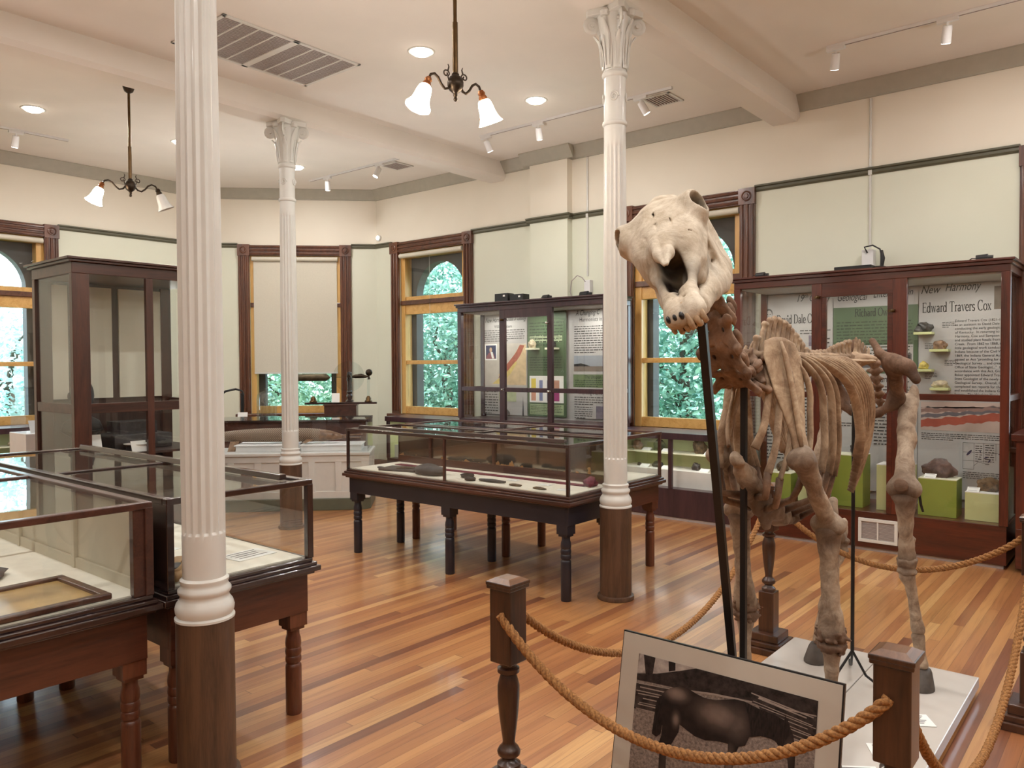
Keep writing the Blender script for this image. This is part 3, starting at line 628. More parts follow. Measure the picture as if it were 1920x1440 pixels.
tree('leafy tree outside the arched window by the plum case', (10.4, 10.2), 1.5, 2.4, 1.9, 19000, M_['leafb'], 3)
tree('leafy tree seen below the lowered white blind', (9.0, 13.0), 1.45, 2.2, 1.4, 15000, M_['leafa'], 5)
tree('sunlit tree outside the far left window', (4.6, 14.6), 1.4, 1.7, 1.3, 9000, M_['leaf_lit'], 7)
rr = random.Random(11); g = G()
for k in range(9000):
    a = rr.uniform(-.15, 1.45); R = rr.uniform(18.5, 20); c = Vector((R*math.cos(a), R*math.sin(a), rr.uniform(-.4, 3.0+.8*math.sin(a*9)))); s = rr.uniform(.12, .28)
    u = Vector((rr.gauss(0, 1), rr.gauss(0, 1), rr.gauss(0, 1))).normalized(); v = u.cross(Vector((rr.gauss(0, 1), rr.gauss(0, 1), rr.gauss(0, 1)))).normalized()
    g.add([c-u*s, c-v*s*.5, c+u*s, c+v*s*.5], [(0, 1, 2, 3)])
tag(g.build('distant_foliage', M_['leaf_lit']), 'band of distant trees beyond the lawn outside', 'foliage', kind='stuff')

t = thing('wall_light', 'small bright round light on the wall beside the corner, above the picture rail', 'light', (XR, 8.66, 3.37)); g = G(); g.lathe([(.0, 0), (.045, 0), (.045, .02), (.03, .03)], 20, cap=False); g.xf(Matrix.Rotation(-PI/2, 4, 'Y')); g.build('housing', M_['white'], t, smooth=40); g = G(); g.ell((-.03, 0, 0), (.018, .03, .03)); g.build('lens', M_['lampw'], t, smooth=80)
# ------------------------------------------------------------------ table cases
def turned_leg(t, x, y, h, mat, r=.035, plain_=False):
    g = G()
    if plain_:
        g.lathe([(r*.86, 0), (r, .02), (r*1.02, h-.02), (r*1.02, h)], 18, (x, y, 0))
    else:
        g.cbox((x, y, h-.035), (.088, .088, .07)); g.cbox((x, y, h-.0775), (.07, .07, .015))
        q = h-.085
        K = [(.94, 0), (1.0, .008), (1.0, q-.170), (.96, q-.160), (.84, q-.155), (.84, q-.151), (.97, q-.146), (1.01, q-.134), (.97, q-.122), (.90, q-.118), (.97, q-.114), (1.02, q-.100), (.97, q-.086), (.90, q-.082), (.96, q-.078), (1.0, q-.062), (.93, q-.040), (.80, q-.026), (.80, q)]
        g.lathe([(r*k_, z_) for k_, z_ in K], 20, (x, y, 0))
    return g.build('leg', mat, t, smooth=35)
def table_case(name, label, x0, x1, y0, y1, legm, apm, mouldm, framem, za=.50, zm=.65, zt=1.03, rows=(0, .5, 1), post=.022, ridge=True, deck='cloth', group='glass-topped table cases', plain_inner=None):
    t = thing(name, label, 'display case', ((x0+x1)/2, (y0+y1)/2, 0), 0, group); W = (x1-x0)/2; D = (y1-y0)/2
    iw = W-.035; idp = D-.035
    g = G(); g.box(-iw, iw, -idp, -idp+.022, za, zm); g.box(-iw, iw, idp-.022, idp, za, zm); g.box(-iw, -iw+.022, -idp+.022, idp-.022, za, zm); g.box(iw-.022, iw, -idp+.022, idp-.022, za, zm)
    g.build('apron', apm, t, bevel=.002)
    # moulding: stepped profile rim
    g = G()
    for z0, z1, e in ((zm-.025, zm-.012, -.012), (zm-.012, zm+.012, .008), (zm+.012, zm+.028, -.004), (zm+.028, zm+.045, -.018)):
        a, b = W+e, D+e; g.box(-a, a, -b, b, z0, z1)
    g.build('moulding', mouldm, t, bevel=.004)
    zd = zm+.047
    g = G(); g.box(-W+.05, W-.05, -D+.05, D-.05, zd-.003, zd+.004); g.build('deck', M_[deck], t)
    e = .03
    for sx in (-1, 1):
        for sy in (-1, 1):
            g = G(); c = (sx*(W-e), sy*(D-e)); g.box(c[0]-post/2, c[0]+post/2, c[1]-post/2, c[1]+post/2, zm+.045, zt-.02); g.build('corner_post', framem, t, bevel=.003)
    g = G(); q = W-e; p = D-e
    g.box(-q-.014, q+.014, -p-.014, -p+.02, zt-.026, zt); g.box(-q-.014, q+.014, p-.02, p+.014, zt-.026, zt); g.box(-q-.014, -q+.02, -p+.02, p-.02, zt-.026, zt); g.box(q-.02, q+.014, -p+.02, p-.02, zt-.026, zt); g.box(-q+.02, q-.02, -.014, .014, zt-.02, zt)
    g.build('lid_frame', framem, t, bevel=.004)
    for a, b in ((-p+.02, -.014), (.014, p-.02)):
        g = G(); g.box(-q+.02, q-.02, a, b, zt-.012, zt-.008); g.build('lid_glass', M_['glasst'], t)
    for sy in (-1, 1):
        g = G(); g.box(-q+.008, q-.008, sy*p-.0015, sy*p+.0015, zm+.045, zt-.024); g.build('end_glass', M_['glass'], t)
    for r_ in rows:
        y = -D+.085+r_*(2*D-.17)
        for sx in (-1, 1):
            turned_leg(t, sx*(W-.08), y, za+.01, legm, plain_=(plain_inner == sx))
    return t, W, D, q, p, zd, zt, zm
def side_glass(t, sx, q, p, zm, zt, framem, mull=True):
    g = G(); g.box(sx*q-.0015, sx*q+.0015, -p+.008, p-.008, zm+.045, zt-.024); g.build('side_glass', M_['glass'], t)
    if mull:
        g = G(); g.box(sx*q-.008, sx*q+.008, -.009, .009, zm+.045, zt-.02); g.build('mullion', framem, t)
def ridge_bar(t, x, p, zt, mat):
    g = G(); g.add([(x-.02, -p+.07, zt-.001), (x+.02, -p+.07, zt-.001), (x+.014, -p+.07, zt+.024), (x-.014, -p+.07, zt+.024), (x-.02, p-.07, zt-.001), (x+.02, p-.07, zt-.001), (x+.014, p-.07, zt+.024), (x-.014, p-.07, zt+.024)], [(0, 1, 2, 3), (7, 6, 5, 4), (0, 4, 5, 1), (1, 5, 6, 2), (2, 6, 7, 3), (3, 7, 4, 0)])
    g.build('lid_stop', mat, t, bevel=.003)
Ya, Yb = 2.885, 5.17
# middle pair
ta, W, D, q, p, zd, zt, zm = table_case('table_display_case', 'glass table case on black turned legs and black apron', 4.035, 4.665, Ya, Yb, M_['blackp'], M_['blackp'], M_['brw'], M_['darkw'], group='middle pair of table cases')
side_glass(ta, -1, q, p, zm, zt, M_['brw']); ridge_bar(ta, -q+.07, p, zt, M_['darkw'])
g = G(); g.box(q-.012, q-.004, -p+.01, p-.01, zm+.11, zt-.03); g.build('back_mirror', M_['mirror'], ta)
g = G(); g.box(q-.03, q-.012, -p+.01, p-.01, zm+.045, zm+.11)
for y in (-p+.4, 0, p-.4): g.box(q-.026, q-.012, y-.014, y+.014, zm+.11, zt-.03)
g.build('back_rail', M_['brw'], ta)
tb, W2, D2, q2, p2, *_ = table_case('table_display_case', 'glass table case on plain reddish-brown turned legs behind the black-legged one', 4.69, 5.32, Ya+.02, Yb, M_['redw'], M_['redwh'], M_['brw'], M_['brw'], group='middle pair of table cases')
side_glass(tb, 1, q2, p2, zm, zt, M_['brw']); g = G(); g.box(-q2+.004, -q2+.012, -p2+.01, p2-.01, zm+.045, zt-.03); g.build('back_board', M_['brw'], tb)
# left pair
tl, WB, DB, qB, pB, *_ = table_case('table_display_case', 'glass table case with tan moccasins inside, behind the nearest column', 1.405, 2.10, 2.87, 5.20, M_['redw'], M_['redwh'], M_['darkw'], M_['darkw'], za=.455, zt=1.045, post=.03, group='left pair of table cases')
side_glass(tl, 1, qB, pB, .65, 1.045, M_['darkw'], False); ridge_bar(tl, qB-.08, pB, 1.045, M_['darkw'])
g = G(); g.box(-qB-.012, -qB+.004, -pB+.01, pB-.01, .695, 1.02); g.build('back_board', M_['darkw'], tl)
tn, WA, DA, qA, pA, *_ = table_case('table_display_case', 'nearest glass table case, with a framed picture and dark slab lying inside', .70, 1.385, 2.87, 5.20, M_['redw'], M_['redwh'], M_['darkw'], M_['brw'], za=.455, zt=1.045, post=.03, group='left pair of table cases')
side_glass(tn, -1, qA, pA, .65, 1.045, M_['brw'])
g = G(); g.box(qA-.012, qA+.006, -pA+.012, pA-.01, .695, 1.02); g.build('back_board', M_['cream'], tn)
g = G(); g.box(qA-.022, qA-.012, -pA+.014, pA-.014, .695, .745)
for y in (-pA+.62, .12, pA-.5): g.box(qA-.028, qA-.012, y-.012, y+.012, .695, 1.02)
g.build('batten', M_['cream'], tn)
g = G(); g.box(qA-.055, qA+.004, -pA-.004, -pA+.03, .695, 1.02); g.build('wide_post', M_['brw'], tn, bevel=.003)

# contents -------------------------------------------------------------
def rock(name, label, loc, size, mat, seed, cat='rock', group=None, sub=3, rough=.28, parent=None):
    bm = bmesh.new(); bmesh.ops.create_icosphere(bm, subdivisions=sub, radius=1)
    off = Vector((seed*3.7, seed*1.3, seed*.7))
    zmin = 9
    for v in bm.verts:
        n_ = noise.noise(v.co*1.3+off)*rough*1.3+noise.noise(v.co*3.1+off)*rough*.7+abs(noise.noise(v.co*6.3+off))*rough*.5
        c = v.co*(1+n_); c.z = max(c.z, -.62); v.co = Vector((c.x*size[0], c.y*size[1], c.z*size[2])); zmin = min(zmin, v.co.z)
    for v in bm.verts: v.co.z -= zmin
    me = bpy.data.meshes.new(name); bm.to_mesh(me); bm.free(); me.materials.append(mat)
    me.polygons.foreach_set('use_smooth', [True]*len(me.polygons)); me.set_sharp_from_angle(angle=math.radians(38))
    o = bpy.data.objects.new(name, me); COL.objects.link(o); o.location = loc
    if parent: o.parent = parent
    if label: tag(o, label, cat, group)
    return o
def card(label, loc, w, d, rz=0, tilt=0, group='white specimen label cards', lines=3):
    t = thing('label_card', label, 'label card', loc, rz, group); c, s = math.cos(tilt), math.sin(tilt)
    g = G(); e = .0015
    P = lambda u, v, h: (u, v*c-h*s, v*s+h*c)
    vs = [P(u, v, h) for h in (0, e) for v in (0, d) for u in (-w/2, w/2)]
    g.add(vs, [(0, 2, 3, 1), (4, 5, 7, 6), (0, 1, 5, 4), (2, 6, 7, 3), (0, 4, 6, 2), (1, 3, 7, 5)]); g.build('paper', M_['paper'], t)
    if lines:
        g = G()
        for k in range(lines):
            v = d*(.82-.62*k/max(1, lines-1) if lines > 1 else .5); u1 = w*(.36-.12*((k*7) % 3)/2)
            g.poly([P(-w*.38, v, e+.0004), P(u1, v, e+.0004), P(u1, v+d*.06, e+.0004), P(-w*.38, v+d*.06, e+.0004)])
        g.build('printed_lines', M_['inkg'], t)
    return t
# middle black case: stones, ribbon
Z0 = zd+.005
g = G(); g.box(4.43, 4.50, 3.05, 4.98, Z0, Z0+.004); tag(g.build('burgundy_ribbon', M_['purple']), 'long burgundy ribbon laid along the white cloth in the black-legged case', 'ribbon')
rock('knotted_ribbon_end', 'crumpled burgundy ribbon end at the near right corner of the black-legged case', (4.47, 3.02, Z0), (.05, .05, .04), M_['purple'], 5, 'ribbon', sub=2)
rock('flint_blade', 'large dark leaf-shaped stone blade beside the flat slate in the black-legged case', (4.20, 4.32, Z0), (.085, .14, .05), M_['stone'], 2, 'stone', rough=.1)
g = G(); g.box(-.10, .10, -.17, .17, 0, .018); o = g.build('slate_tablet', M_['stone'], bevel=.003, loc=(4.25, 4.68, Z0), rz=.25); tag(o, 'flat dark slate tablet at the far end of the black-legged case', 'stone')
g = G(); g.box(-.045, .045, -.06, .06, 0, .006); o = g.build('metal_plate', M_['chrome'], loc=(4.24, 4.64, Z0+.0185), rz=.25); tag(o, 'small pale plate lying on the flat slate tablet', 'plate')
for k, (x, y, sx, sy, sz, m) in enumerate(((4.27, 3.99, .05, .06, .02, 'dstone'), (4.16, 3.86, .035, .05, .02, 'dstone'), (4.17, 3.44, .02, .055, .01, 'rockb'), (4.16, 3.22, .02, .06, .01, 'rockb'), (4.21, 4.90, .02, .045, .01, 'stone'))):
    rock('stone_tool', ['round dark stone tool behind the central upright of the black-legged case', 'oval dark stone tool by the front glass of the black-legged case', 'brown chipped stone near the middle of the cloth', 'brown chipped stone nearest the column on the cloth', 'small grey stone tool at the far end of the cloth'][k], (x, y, Z0), (sx, sy, sz), M_[m], 10+k, 'stone', 'stone tools in the black-legged case', sub=2, rough=.15)
g = G(); g.tube([(4.2, 3.56, Z0+.012), (4.19, 3.68, Z0+.014), (4.2, 3.80, Z0+.01)], [(.012, .008), (.02, .012), (.014, .008)], 10); tag(g.build('long_stone_tool', M_['stone'], smooth=60), 'long thin grey stone tool lying on the white cloth', 'stone')
for k, (x, y) in enumerate(((4.33, 3.62), (4.30, 3.30), (4.33, 4.08), (4.2, 3.06))):
    card(['small white card beside the long grey stone tool', 'white card near the brown chipped stones', 'white card beside the round dark stone tool', 'white card in the corner by the column'][k], (x, y, Z0), .09, .06, -PI/2+.1*k, .03, 'cards in the black-legged case', 2)
# brown case: cloth with small items
for k, (x, y, m) in enumerate(((5.05, 3.3, 'rockt'), (5.12, 3.7, 'dstone'), (5.0, 4.2, 'rockb'), (5.1, 4.7, 'stone'))):
    rock('stone_tool', ['tan stone near the right end of the brown-legged case', 'dark stone in the middle of the brown-legged case', 'brown stone in the far half of the brown-legged case', 'grey stone at the far end of the brown-legged case'][k], (x, y, Z0), (.04, .05, .02), M_[m], 30+k, 'stone', 'stones in the brown-legged case', sub=2)
# left near case A
ZA = .65+.047+.005
t = thing('framed_picture', 'brown framed picture lying flat in the nearest table case', 'picture', (.98, 3.13, ZA), .03)
g = G(); w_, h_ = .60, .42
w_ = .50
g.box(-w_/2, w_/2, -h_/2, -h_/2+.035, 0, .022); g.box(-w_/2, w_/2, h_/2-.035, h_/2, 0, .022); g.box(-w_/2, -w_/2+.035, -h_/2+.035, h_/2-.035, 0, .022); g.box(w_/2-.035, w_/2, -h_/2+.035, h_/2-.035, 0, .022); g.build('frame', M_['brw'], t, bevel=.005)
g = G(); g.box(-w_/2+.035, w_/2-.035, -h_/2+.035, h_/2-.035, .004, .010); g.build('print', plain('sepia_print', (182, 150, 96), .3, .25, 5, coat=.4), t)
rock('fossil_slab', 'dark pointed fossil slab lying behind the framed picture', (.90, 3.62, ZA), (.17, .13, .035), M_['stone'], 3, 'fossil', rough=.3)
rock('fossil_slab', 'dark rock deeper in the nearest table case', (.92, 4.4, ZA), (.12, .1, .05), M_['dstone'], 8, 'fossil', rough=.3)
# left case B: moccasins, papers, stones
def moccasin(label, loc, rz):
    t = thing('moccasin', label, 'shoe', loc, rz, 'tan moccasins')
    g = G(); g.tube([(0, -.125, .022), (0, -.11, .026), (0, -.05, .03), (0, .03, .034), (0, .09, .03), (0, .125, .02), (0, .135, .015)], [(.01, .012), (.03, .024), (.036, .03), (.042, .034), (.04, .03), (.025, .018), (.006, .008)], 14, ref=(0, 0, 1)); g.build('upper', M_['tan'], t, smooth=80)
    g = G(); g.tube([(.03*math.cos(a), -.055+.055*math.sin(a), .058+.012*math.cos(2*a)) for a in [i*PI/8 for i in range(17)]], .008, 6); g.build('cuff', M_['tan'], t, smooth=80)
    g = G(); g.ell((0, -.055, .055), (.026, .05, .008)); g.build('lining', M_['dstone'], t, smooth=80)
    return t
moccasin('tan moccasin lying left, close to the front glass of its case', (1.535, 3.035, ZA+.002), -.55); moccasin('tan moccasin half hidden behind the nearest column', (1.62, 3.06, ZA+.002), -.4)
rock('grey_stone', 'grey flat stone behind the moccasins', (1.50, 3.30, ZA), (.08, .09, .02), M_['stone'], 12, 'stone', sub=2); rock('grey_stone', 'dark stone at the left side of the moccasin case', (1.50, 3.5, ZA), (.06, .07, .035), M_['dstone'], 13, 'stone', sub=2)
card('large white sheet behind the moccasins', (1.66, 3.45, ZA), .26, .20, .3, 0, 'sheets in the moccasin case', 3); card('white sheet at the right of the moccasin case', (1.92, 3.06, ZA), .2, .15, .1, 0, 'sheets in the moccasin case', 4); card('far white sheet in the moccasin case', (1.6, 3.9, ZA), .26, .2, -.1, 0, 'sheets in the moccasin case', 3)

# ------------------------------------------------------------------ rope posts and ropes
PP = [(1.797, 1.514), (1.896, .45), (3.92, .40), (4.10, 1.612)]
def rope_post():
    t = thing('rope_post', '', 'post', (0, 0, 0), 0, 'turned wooden rope posts')
    g = G(); g.box(-.115, .115, -.115, .115, 0, .035); g.box(-.10, .10, -.10, .10, .035, .062); g.cbox((0, 0, .083), (.16, .16, .042)); g.build('base', M_['post'], t, bevel=.005)
    g = G(); g.cbox((0, 0, .21), (.082, .082, .22)); g.build('lower_block', M_['post'], t, bevel=.004)
    g = G(); g.lathe([(.034, .315), (.036, .325), (.036, .335), (.022, .345), (.020, .352), (.034, .362), (.036, .372), (.030, .384), (.020, .394), (.019, .405), (.024, .44), (.030, .49), (.034, .54), (.034, .575), (.027, .60), (.024, .61), (.034, .616), (.034, .628), (.025, .634), (.025, .642), (.034, .652)], 24); g.build('turned_shaft', M_['post'], t, smooth=50)
    g = G(); g.cbox((0, 0, .76), (.08, .08, .225)); g.build('upper_block', M_['post'], t, bevel=.004)
    g = G(); g.cbox((0, 0, .8785), (.094, .094, .012)); g.cbox((0, 0, .889), (.098, .098, .012)); g.build('cap', M_['post'], t, bevel=.003)
    g = G(); g.add([(-.045, -.045, .895), (.045, -.045, .895), (.045, .045, .895), (-.045, .045, .895), (-.026, -.026, .905), (.026, -.026, .905), (.026, .026, .905), (-.026, .026, .905)], [(0, 3, 2, 1), (4, 5, 6, 7), (0, 1, 5, 4), (1, 2, 6, 5), (2, 3, 7, 6), (3, 0, 4, 7)]); g.build('cap_top', M_['posttop'], t)  # cap top in paler wood than the rest of the post
    return t
p0 = rope_post()
LB = ['walnut rope post left of the framed horse photograph', 'walnut rope post in front of the white plinth, right of the photograph', 'walnut rope post at the right picture edge beside the mahogany case', 'walnut rope post standing behind the horse front legs']
for k, (x, y) in enumerate(PP):
    if k == 0: p0.location = (x, y, 0); p0['label'] = LB[0]
    else: dup(p0, (x, y, 0), label=LB[k])
def rope(label, a, b, sag, n=64, skew=0):
    a = Vector(a); b = Vector(b); pts = []
    for i in range(n+1):
        t_ = i/n; p_ = a.lerp(b, t_); c = 4*t_*(1-t_); c = c**.92
        p_.z -= sag*(c+skew*t_*(1-t_)*(1-2*t_)*4); pts.append(p_)
    g = G(); Ls = sum((pts[i+1]-pts[i]).length for i in range(n)); tw = Ls/.062*2*PI
    m = int(n*3)
    for s_ in range(3):
        q = []
        for i in range(m+1):
            t_ = i/m*n; k = min(int(t_), n-1); p_ = pts[k].lerp(pts[k+1], t_-k); d = (pts[k+1]-pts[k]).normalized()
            u = Vector((0, 0, 1)) - d*d.z; u.normalize(); v = d.cross(u); ph = tw*i/m+s_*2*PI/3
            q.append(p_+(u*math.cos(ph)+v*math.sin(ph))*.0072)
        g.tube(q, .0082, 7)
    return tag(g.build('barrier_rope', M_['rope'], smooth=80), label, 'rope', 'manila barrier ropes')
rope('manila rope hanging across the front of the horse photograph', (PP[0][0]-.042, PP[0][1]-.005, .80), (PP[1][0]-.042, PP[1][1]+.005, .80), .262)
rope('manila rope running back from the left post to the rear post', (PP[0][0]+.04, PP[0][1], .80), (PP[3][0]-.04, PP[3][1], .80), .40)
rope('manila rope in front of the mahogany case between the two far posts', (PP[3][0], PP[3][1]-.04, .80), (PP[2][0], PP[2][1]+.04, .80), .235)
rope('manila rope drooping low along the right side of the white plinth', (PP[1][0]+.04, PP[1][1], .80), (PP[2][0]-.04, PP[2][1], .80), .53)

# ------------------------------------------------------------------ plinth and label cards
t = thing('display_plinth', 'low white marble plinth in two panels under the horse skeleton', 'plinth', (3.24, 1.06, 0))
for sy in (-1, 1):
    a, b = sorted((sy*.002, sy*.43)); g = G(); g.box(-.9, .91, a, b, .03, .08); g.build('top_panel', M_['marble'], t, bevel=.004)
g = G(); g.box(-.86, .87, -.40, .40, 0, .03); g.build('base', M_['slab'], t)
card('white card at the right edge of the plinth, nearest the hind hoof', (3.43, .735, .0815), .15, .11, -1.0, 0, 'cards on the white plinth', 6); card('middle white card on the plinth behind the front rope post', (3.10, .74, .0815), .15, .10, -1.05, 0, 'cards on the white plinth', 4); card('white card on the plinth nearest the horse photograph', (2.86, .78, .0815), .15, .10, -.95, 0, 'cards on the white plinth', 3)

# ------------------------------------------------------------------ horse photograph on its board
ang = math.radians(10.76)
t = thing('horse_photograph', 'framed black and white photograph of a grazing horse, leaning behind the front rope', 'photograph', (1.966, .958, 0))
t.rotation_euler = Matrix(((0, math.sin(ang), -math.cos(ang)), (-1, 0, 0), (0, math.cos(ang), math.sin(ang)))).to_euler()
BH = .722; g = G(); g.box(-.335, .335, .004, BH, -.016, -.003); g.build('backing_board', M_['black'], t)
g = G(); g.box(-.331, .331, .008, BH-.004, -.003, .0); g.build('mat_board', plain('cream_mat', (186, 178, 165), .5, .02), t)
def flat(nm, pts, h, m, par): 
    g = G(); g.poly([(a, b, h) for a, b in pts]); return g.build(nm, m, par)
gm = lambda n, a, b, sc, st=(1, 1, 1): None
def photo_mat(name, c1, c2, scale=30, stretch=(1, 1, 1), det=6):
    m, nt, b = base(name); tc = N(nt, 'ShaderNodeTexCoord'); mp = N(nt, 'ShaderNodeMapping'); mp.inputs['Scale'].default_value = stretch; L(nt, tc, 'Object', mp, 'Vector')
    nz = N(nt, 'ShaderNodeTexNoise', Scale=scale, Detail=det, Roughness=.7); L(nt, mp, 'Vector', nz, 'Vector')
    r = ramp(nt, [(.35, lin(c1)), (.65, lin(c2))]); L(nt, nz, 'Fac', r, 'Fac'); L(nt, r, 'Color', b, 'Base Color'); b.inputs['Roughness'].default_value = .5; b.inputs['Specular IOR Level'].default_value = .25; return m
PG = photo_mat('photo_grass', (92, 81, 75), (150, 136, 126), 120); PF = photo_mat('photo_forest', (18, 14, 14), (60, 51, 48), 34); PK = photo_mat('photo_sky', (138, 128, 122), (176, 165, 156), 30)
PD = photo_mat('photo_dark', (14, 11, 11), (44, 36, 34), 40, (6, 1, 1)); PR = photo_mat('photo_fence_ground', (22, 17, 16), (70, 60, 56), 40); PW = photo_mat('photo_light', (128, 115, 107), (160, 146, 136), 60, (.4, 3, 1))
def horse_print():
    m, nt, b = base('photo_horse'); tc = N(nt, 'ShaderNodeTexCoord'); acc = None
    for (cx, cy, rx, ry, w_) in ((-.135, .578, .055, .030, .85), (.0, .553, .095, .052, .75), (.055, .545, .05, .06, .5), (-.13, .505, .018, .03, .75), (.042, .43, .02, .07, .6), (-.158, .36, .02, .07, .25), (.205, .52, .02, .05, .35)):
        v = N(nt, 'ShaderNodeVectorMath', operation='SUBTRACT'); L(nt, tc, 'Object', v, 0); v.inputs[1].default_value = (cx, cy, 0)
        v2 = N(nt, 'ShaderNodeVectorMath', operation='MULTIPLY'); L(nt, v, 'Vector', v2, 0); v2.inputs[1].default_value = (1/rx, 1/ry, 0)
        ln_ = N(nt, 'ShaderNodeVectorMath', operation='LENGTH'); L(nt, v2, 'Vector', ln_, 0)
        mr_ = N(nt, 'ShaderNodeMapRange', interpolation_type='SMOOTHSTEP'); L(nt, ln_, 'Value', mr_, 'Value'); mr_.inputs[1].default_value = 1.15; mr_.inputs[2].default_value = .1; mr_.inputs[4].default_value = w_
        if acc is None: acc = mr_.outputs[0]
        else:
            ad = N(nt, 'ShaderNodeMath', operation='MAXIMUM'); nt.links.new(acc, ad.inputs[0]); nt.links.new(mr_.outputs[0], ad.inputs[1]); acc = ad.outputs[0]
    nz = N(nt, 'ShaderNodeTexNoise', Scale=45.0, Detail=3.0); L(nt, tc, 'Object', nz, 'Vector')
    fa = N(nt, 'ShaderNodeMath', operation='MULTIPLY_ADD'); L(nt, nz, 'Fac', fa, 0); fa.inputs[1].default_value = .22; nt.links.new(acc, fa.inputs[2])
    r = ramp(nt, [(.08, lin((28, 22, 21))), (.5, lin((70, 59, 54))), (1, lin((122, 106, 97)))]); L(nt, fa, 'Value', r, 'Fac'); L(nt, r, 'Color', b, 'Base Color'); b.inputs['Roughness'].default_value = .5; b.inputs['Specular IOR Level'].default_value = .25; return m
PH = horse_print()
pr = flat('print', [(-.272, .07), (.272, .07), (.272, .664), (-.272, .664)], .001, PG, t)
flat('printed_sky', [(-.2674, .664), (-.08, .664), (-.13, .645), (-.2067, .6182), (-.2720, .6035), (-.272, .664)][:5], .0016, PK, pr)
flat('printed_forest', [(-.08, .664), (.272, .664), (.2715, .622), (.1923, .615), (.1339, .6145), (.0736, .61), (-.0732, .5976), (-.1905, .5905), (-.272, .585), (-.272, .607), (-.2067, .6182), (-.13, .645)], .0016, PF, pr)
flat('printed_tree', [(-.255, .664), (-.2145, .664), (-.2185, .6161), (-.2423, .6066)], .0019, PF, pr); flat('printed_tree', [(-.1701, .664), (-.1469, .664), (-.1452, .6423), (-.1662, .6342)], .0019, PD, pr)
flat('printed_fence', [(-.272, .5749), (-.13, .592), (-.12, .53), (-.2062, .505), (-.272, .4992)], .0019, PR, pr); flat('printed_fence', [(.10, .625), (.1925, .6233), (.272, .628), (.272, .5415), (.2142, .5508), (.1358, .5797)], .0019, PR, pr)
rr = random.Random(4)
for x0, x1, ya, yb, n_, sl in ((-.272, -.125, .508, .578, 8, .02), (.09, .272, .556, .626, 9, -.035)):
    for k in range(n_):
        y = ya+(yb-ya)*k/(n_-1); xa = x0+rr.uniform(0, .03); xb = x1-rr.uniform(0, .03); h1 = rr.uniform(.0018, .0034); d0_, d1_ = rr.uniform(-.003, .003), rr.uniform(-.003, .003)
        flat('printed_rail', [(xa, y-sl/2*.5+d0_), (xb, y+sl/2*.5+d1_), (xb, y+sl/2*.5+d1_+h1), (xa, y-sl/2*.5+d0_+h1)], .0021, PW, pr)
flat('printed_rail', [(-.1062, .5972), (-.0205, .6087), (.0951, .6169), (.094, .6119), (-.0198, .6021), (-.0856, .5949)], .0021, PW, pr); flat('printed_rail', [(.1119, .6341), (.1923, .623), (.2706, .6262), (.2708, .6232), (.1927, .6192), (.1137, .6303)], .0022, PW, pr)
HB = [(-.1272, .601), (-.1539, .5896), (-.1768, .5716), (-.189, .5515), (-.1906, .5193), (-.188, .4927), (-.178, .4893), (-.1719, .4765), (-.1727, .4475), (-.1782, .4269), (-.1741, .404), (-.172, .33), (-.180, .30), (-.150, .30), (-.1502, .3618), (-.1519, .3951), (-.1452, .4151), (-.1382, .4321), (-.1182, .4738), (-.1169, .4952), (-.0991, .4882), (-.0677, .4765), (-.0345, .4744), (.0067, .4836), (.0351, .4848), (.0356, .4607), (.0283, .4177), (.024, .33), (.016, .31), (.052, .31), (.0537, .4263), (.0561, .4583), (.0661, .4868), (.0839, .4949), (.094, .5204), (.1261, .5326), (.1527, .5333), (.1675, .5308), (.1803, .5153), (.2019, .4945), (.2063, .4725), (.2223, .4770), (.2221, .5088), (.219, .5323), (.2143, .5581), (.2015, .579), (.1959, .5967), (.1886, .5988), (.1866, .5858), (.1657, .5939), (.1358, .5997), (.1056, .6028), (.0838, .6084), (.0713, .6108), (.0434, .6092), (.0125, .5997), (-.0125, .5917), (-.045, .5891), (-.0721, .5939), (-.0998, .6018)]
hb = flat('printed_horse', HB, .0024, PH, pr)
flat('printed_tail', [(-.1865, .5614), (-.1985, .5372), (-.204, .4447), (-.1887, .4395), (-.1752, .4515), (-.1719, .4888), (-.1762, .5304)], .0028, PD, pr)
flat('printed_mane', [(.0713, .6108), (.0863, .5777), (.0954, .5406), (.0999, .5222), (.1261, .5326), (.1554, .5369), (.1828, .5209), (.2089, .5655), (.1994, .5893), (.1596, .5978), (.1208, .6012)], .0028, PD, pr)
flat('printed_ear', [(.186, .586), (.1885, .603), (.196, .597), (.199, .584)], .003, PD, pr)
# ------------------------------------------------------------------ posters
def plane_frame(o, X, Yl, Z):       # local x -> -Y, local y -> Z, local z -> -X
    o.location = (X, Yl, Z); o.rotation_euler = Matrix(((0, 0, -1), (-1, 0, 0), (0, 1, 0))).to_euler()
def text(par, body, x, y, h, mat, width=None, shear=0, align='LEFT', z=.002, name='lettering', space=1.0, off=0, lsp=1.0):
    c = bpy.data.curves.new(name, 'FONT'); c.body = body; c.size = h; c.shear = shear; c.align_x = align; c.resolution_u = 3; c.space_character = space; c.offset = off; c.space_line = lsp
    o = bpy.data.objects.new('tmp', c); COL.objects.link(o); bpy.context.view_layer.update()
    me = bpy.data.meshes.new_from_object(o.evaluated_get(bpy.context.evaluated_depsgraph_get())); bpy.data.objects.remove(o); bpy.data.curves.remove(c)
    n = len(me.vertices); co = np.zeros(n*3); me.vertices.foreach_get('co', co); co = co.reshape(-1, 3)
    if width:
        k = width/max(1e-6, co[:, 0].max()-co[:, 0].min()); co[:, 0] *= k
    co[:, 0] += x; co[:, 1] += y; co[:, 2] = z; me.vertices.foreach_set('co', co.ravel()); me.materials.clear(); me.materials.append(mat); me.update()
    q = bpy.data.objects.new(name, me); COL.objects.link(q); q.parent = par; return q
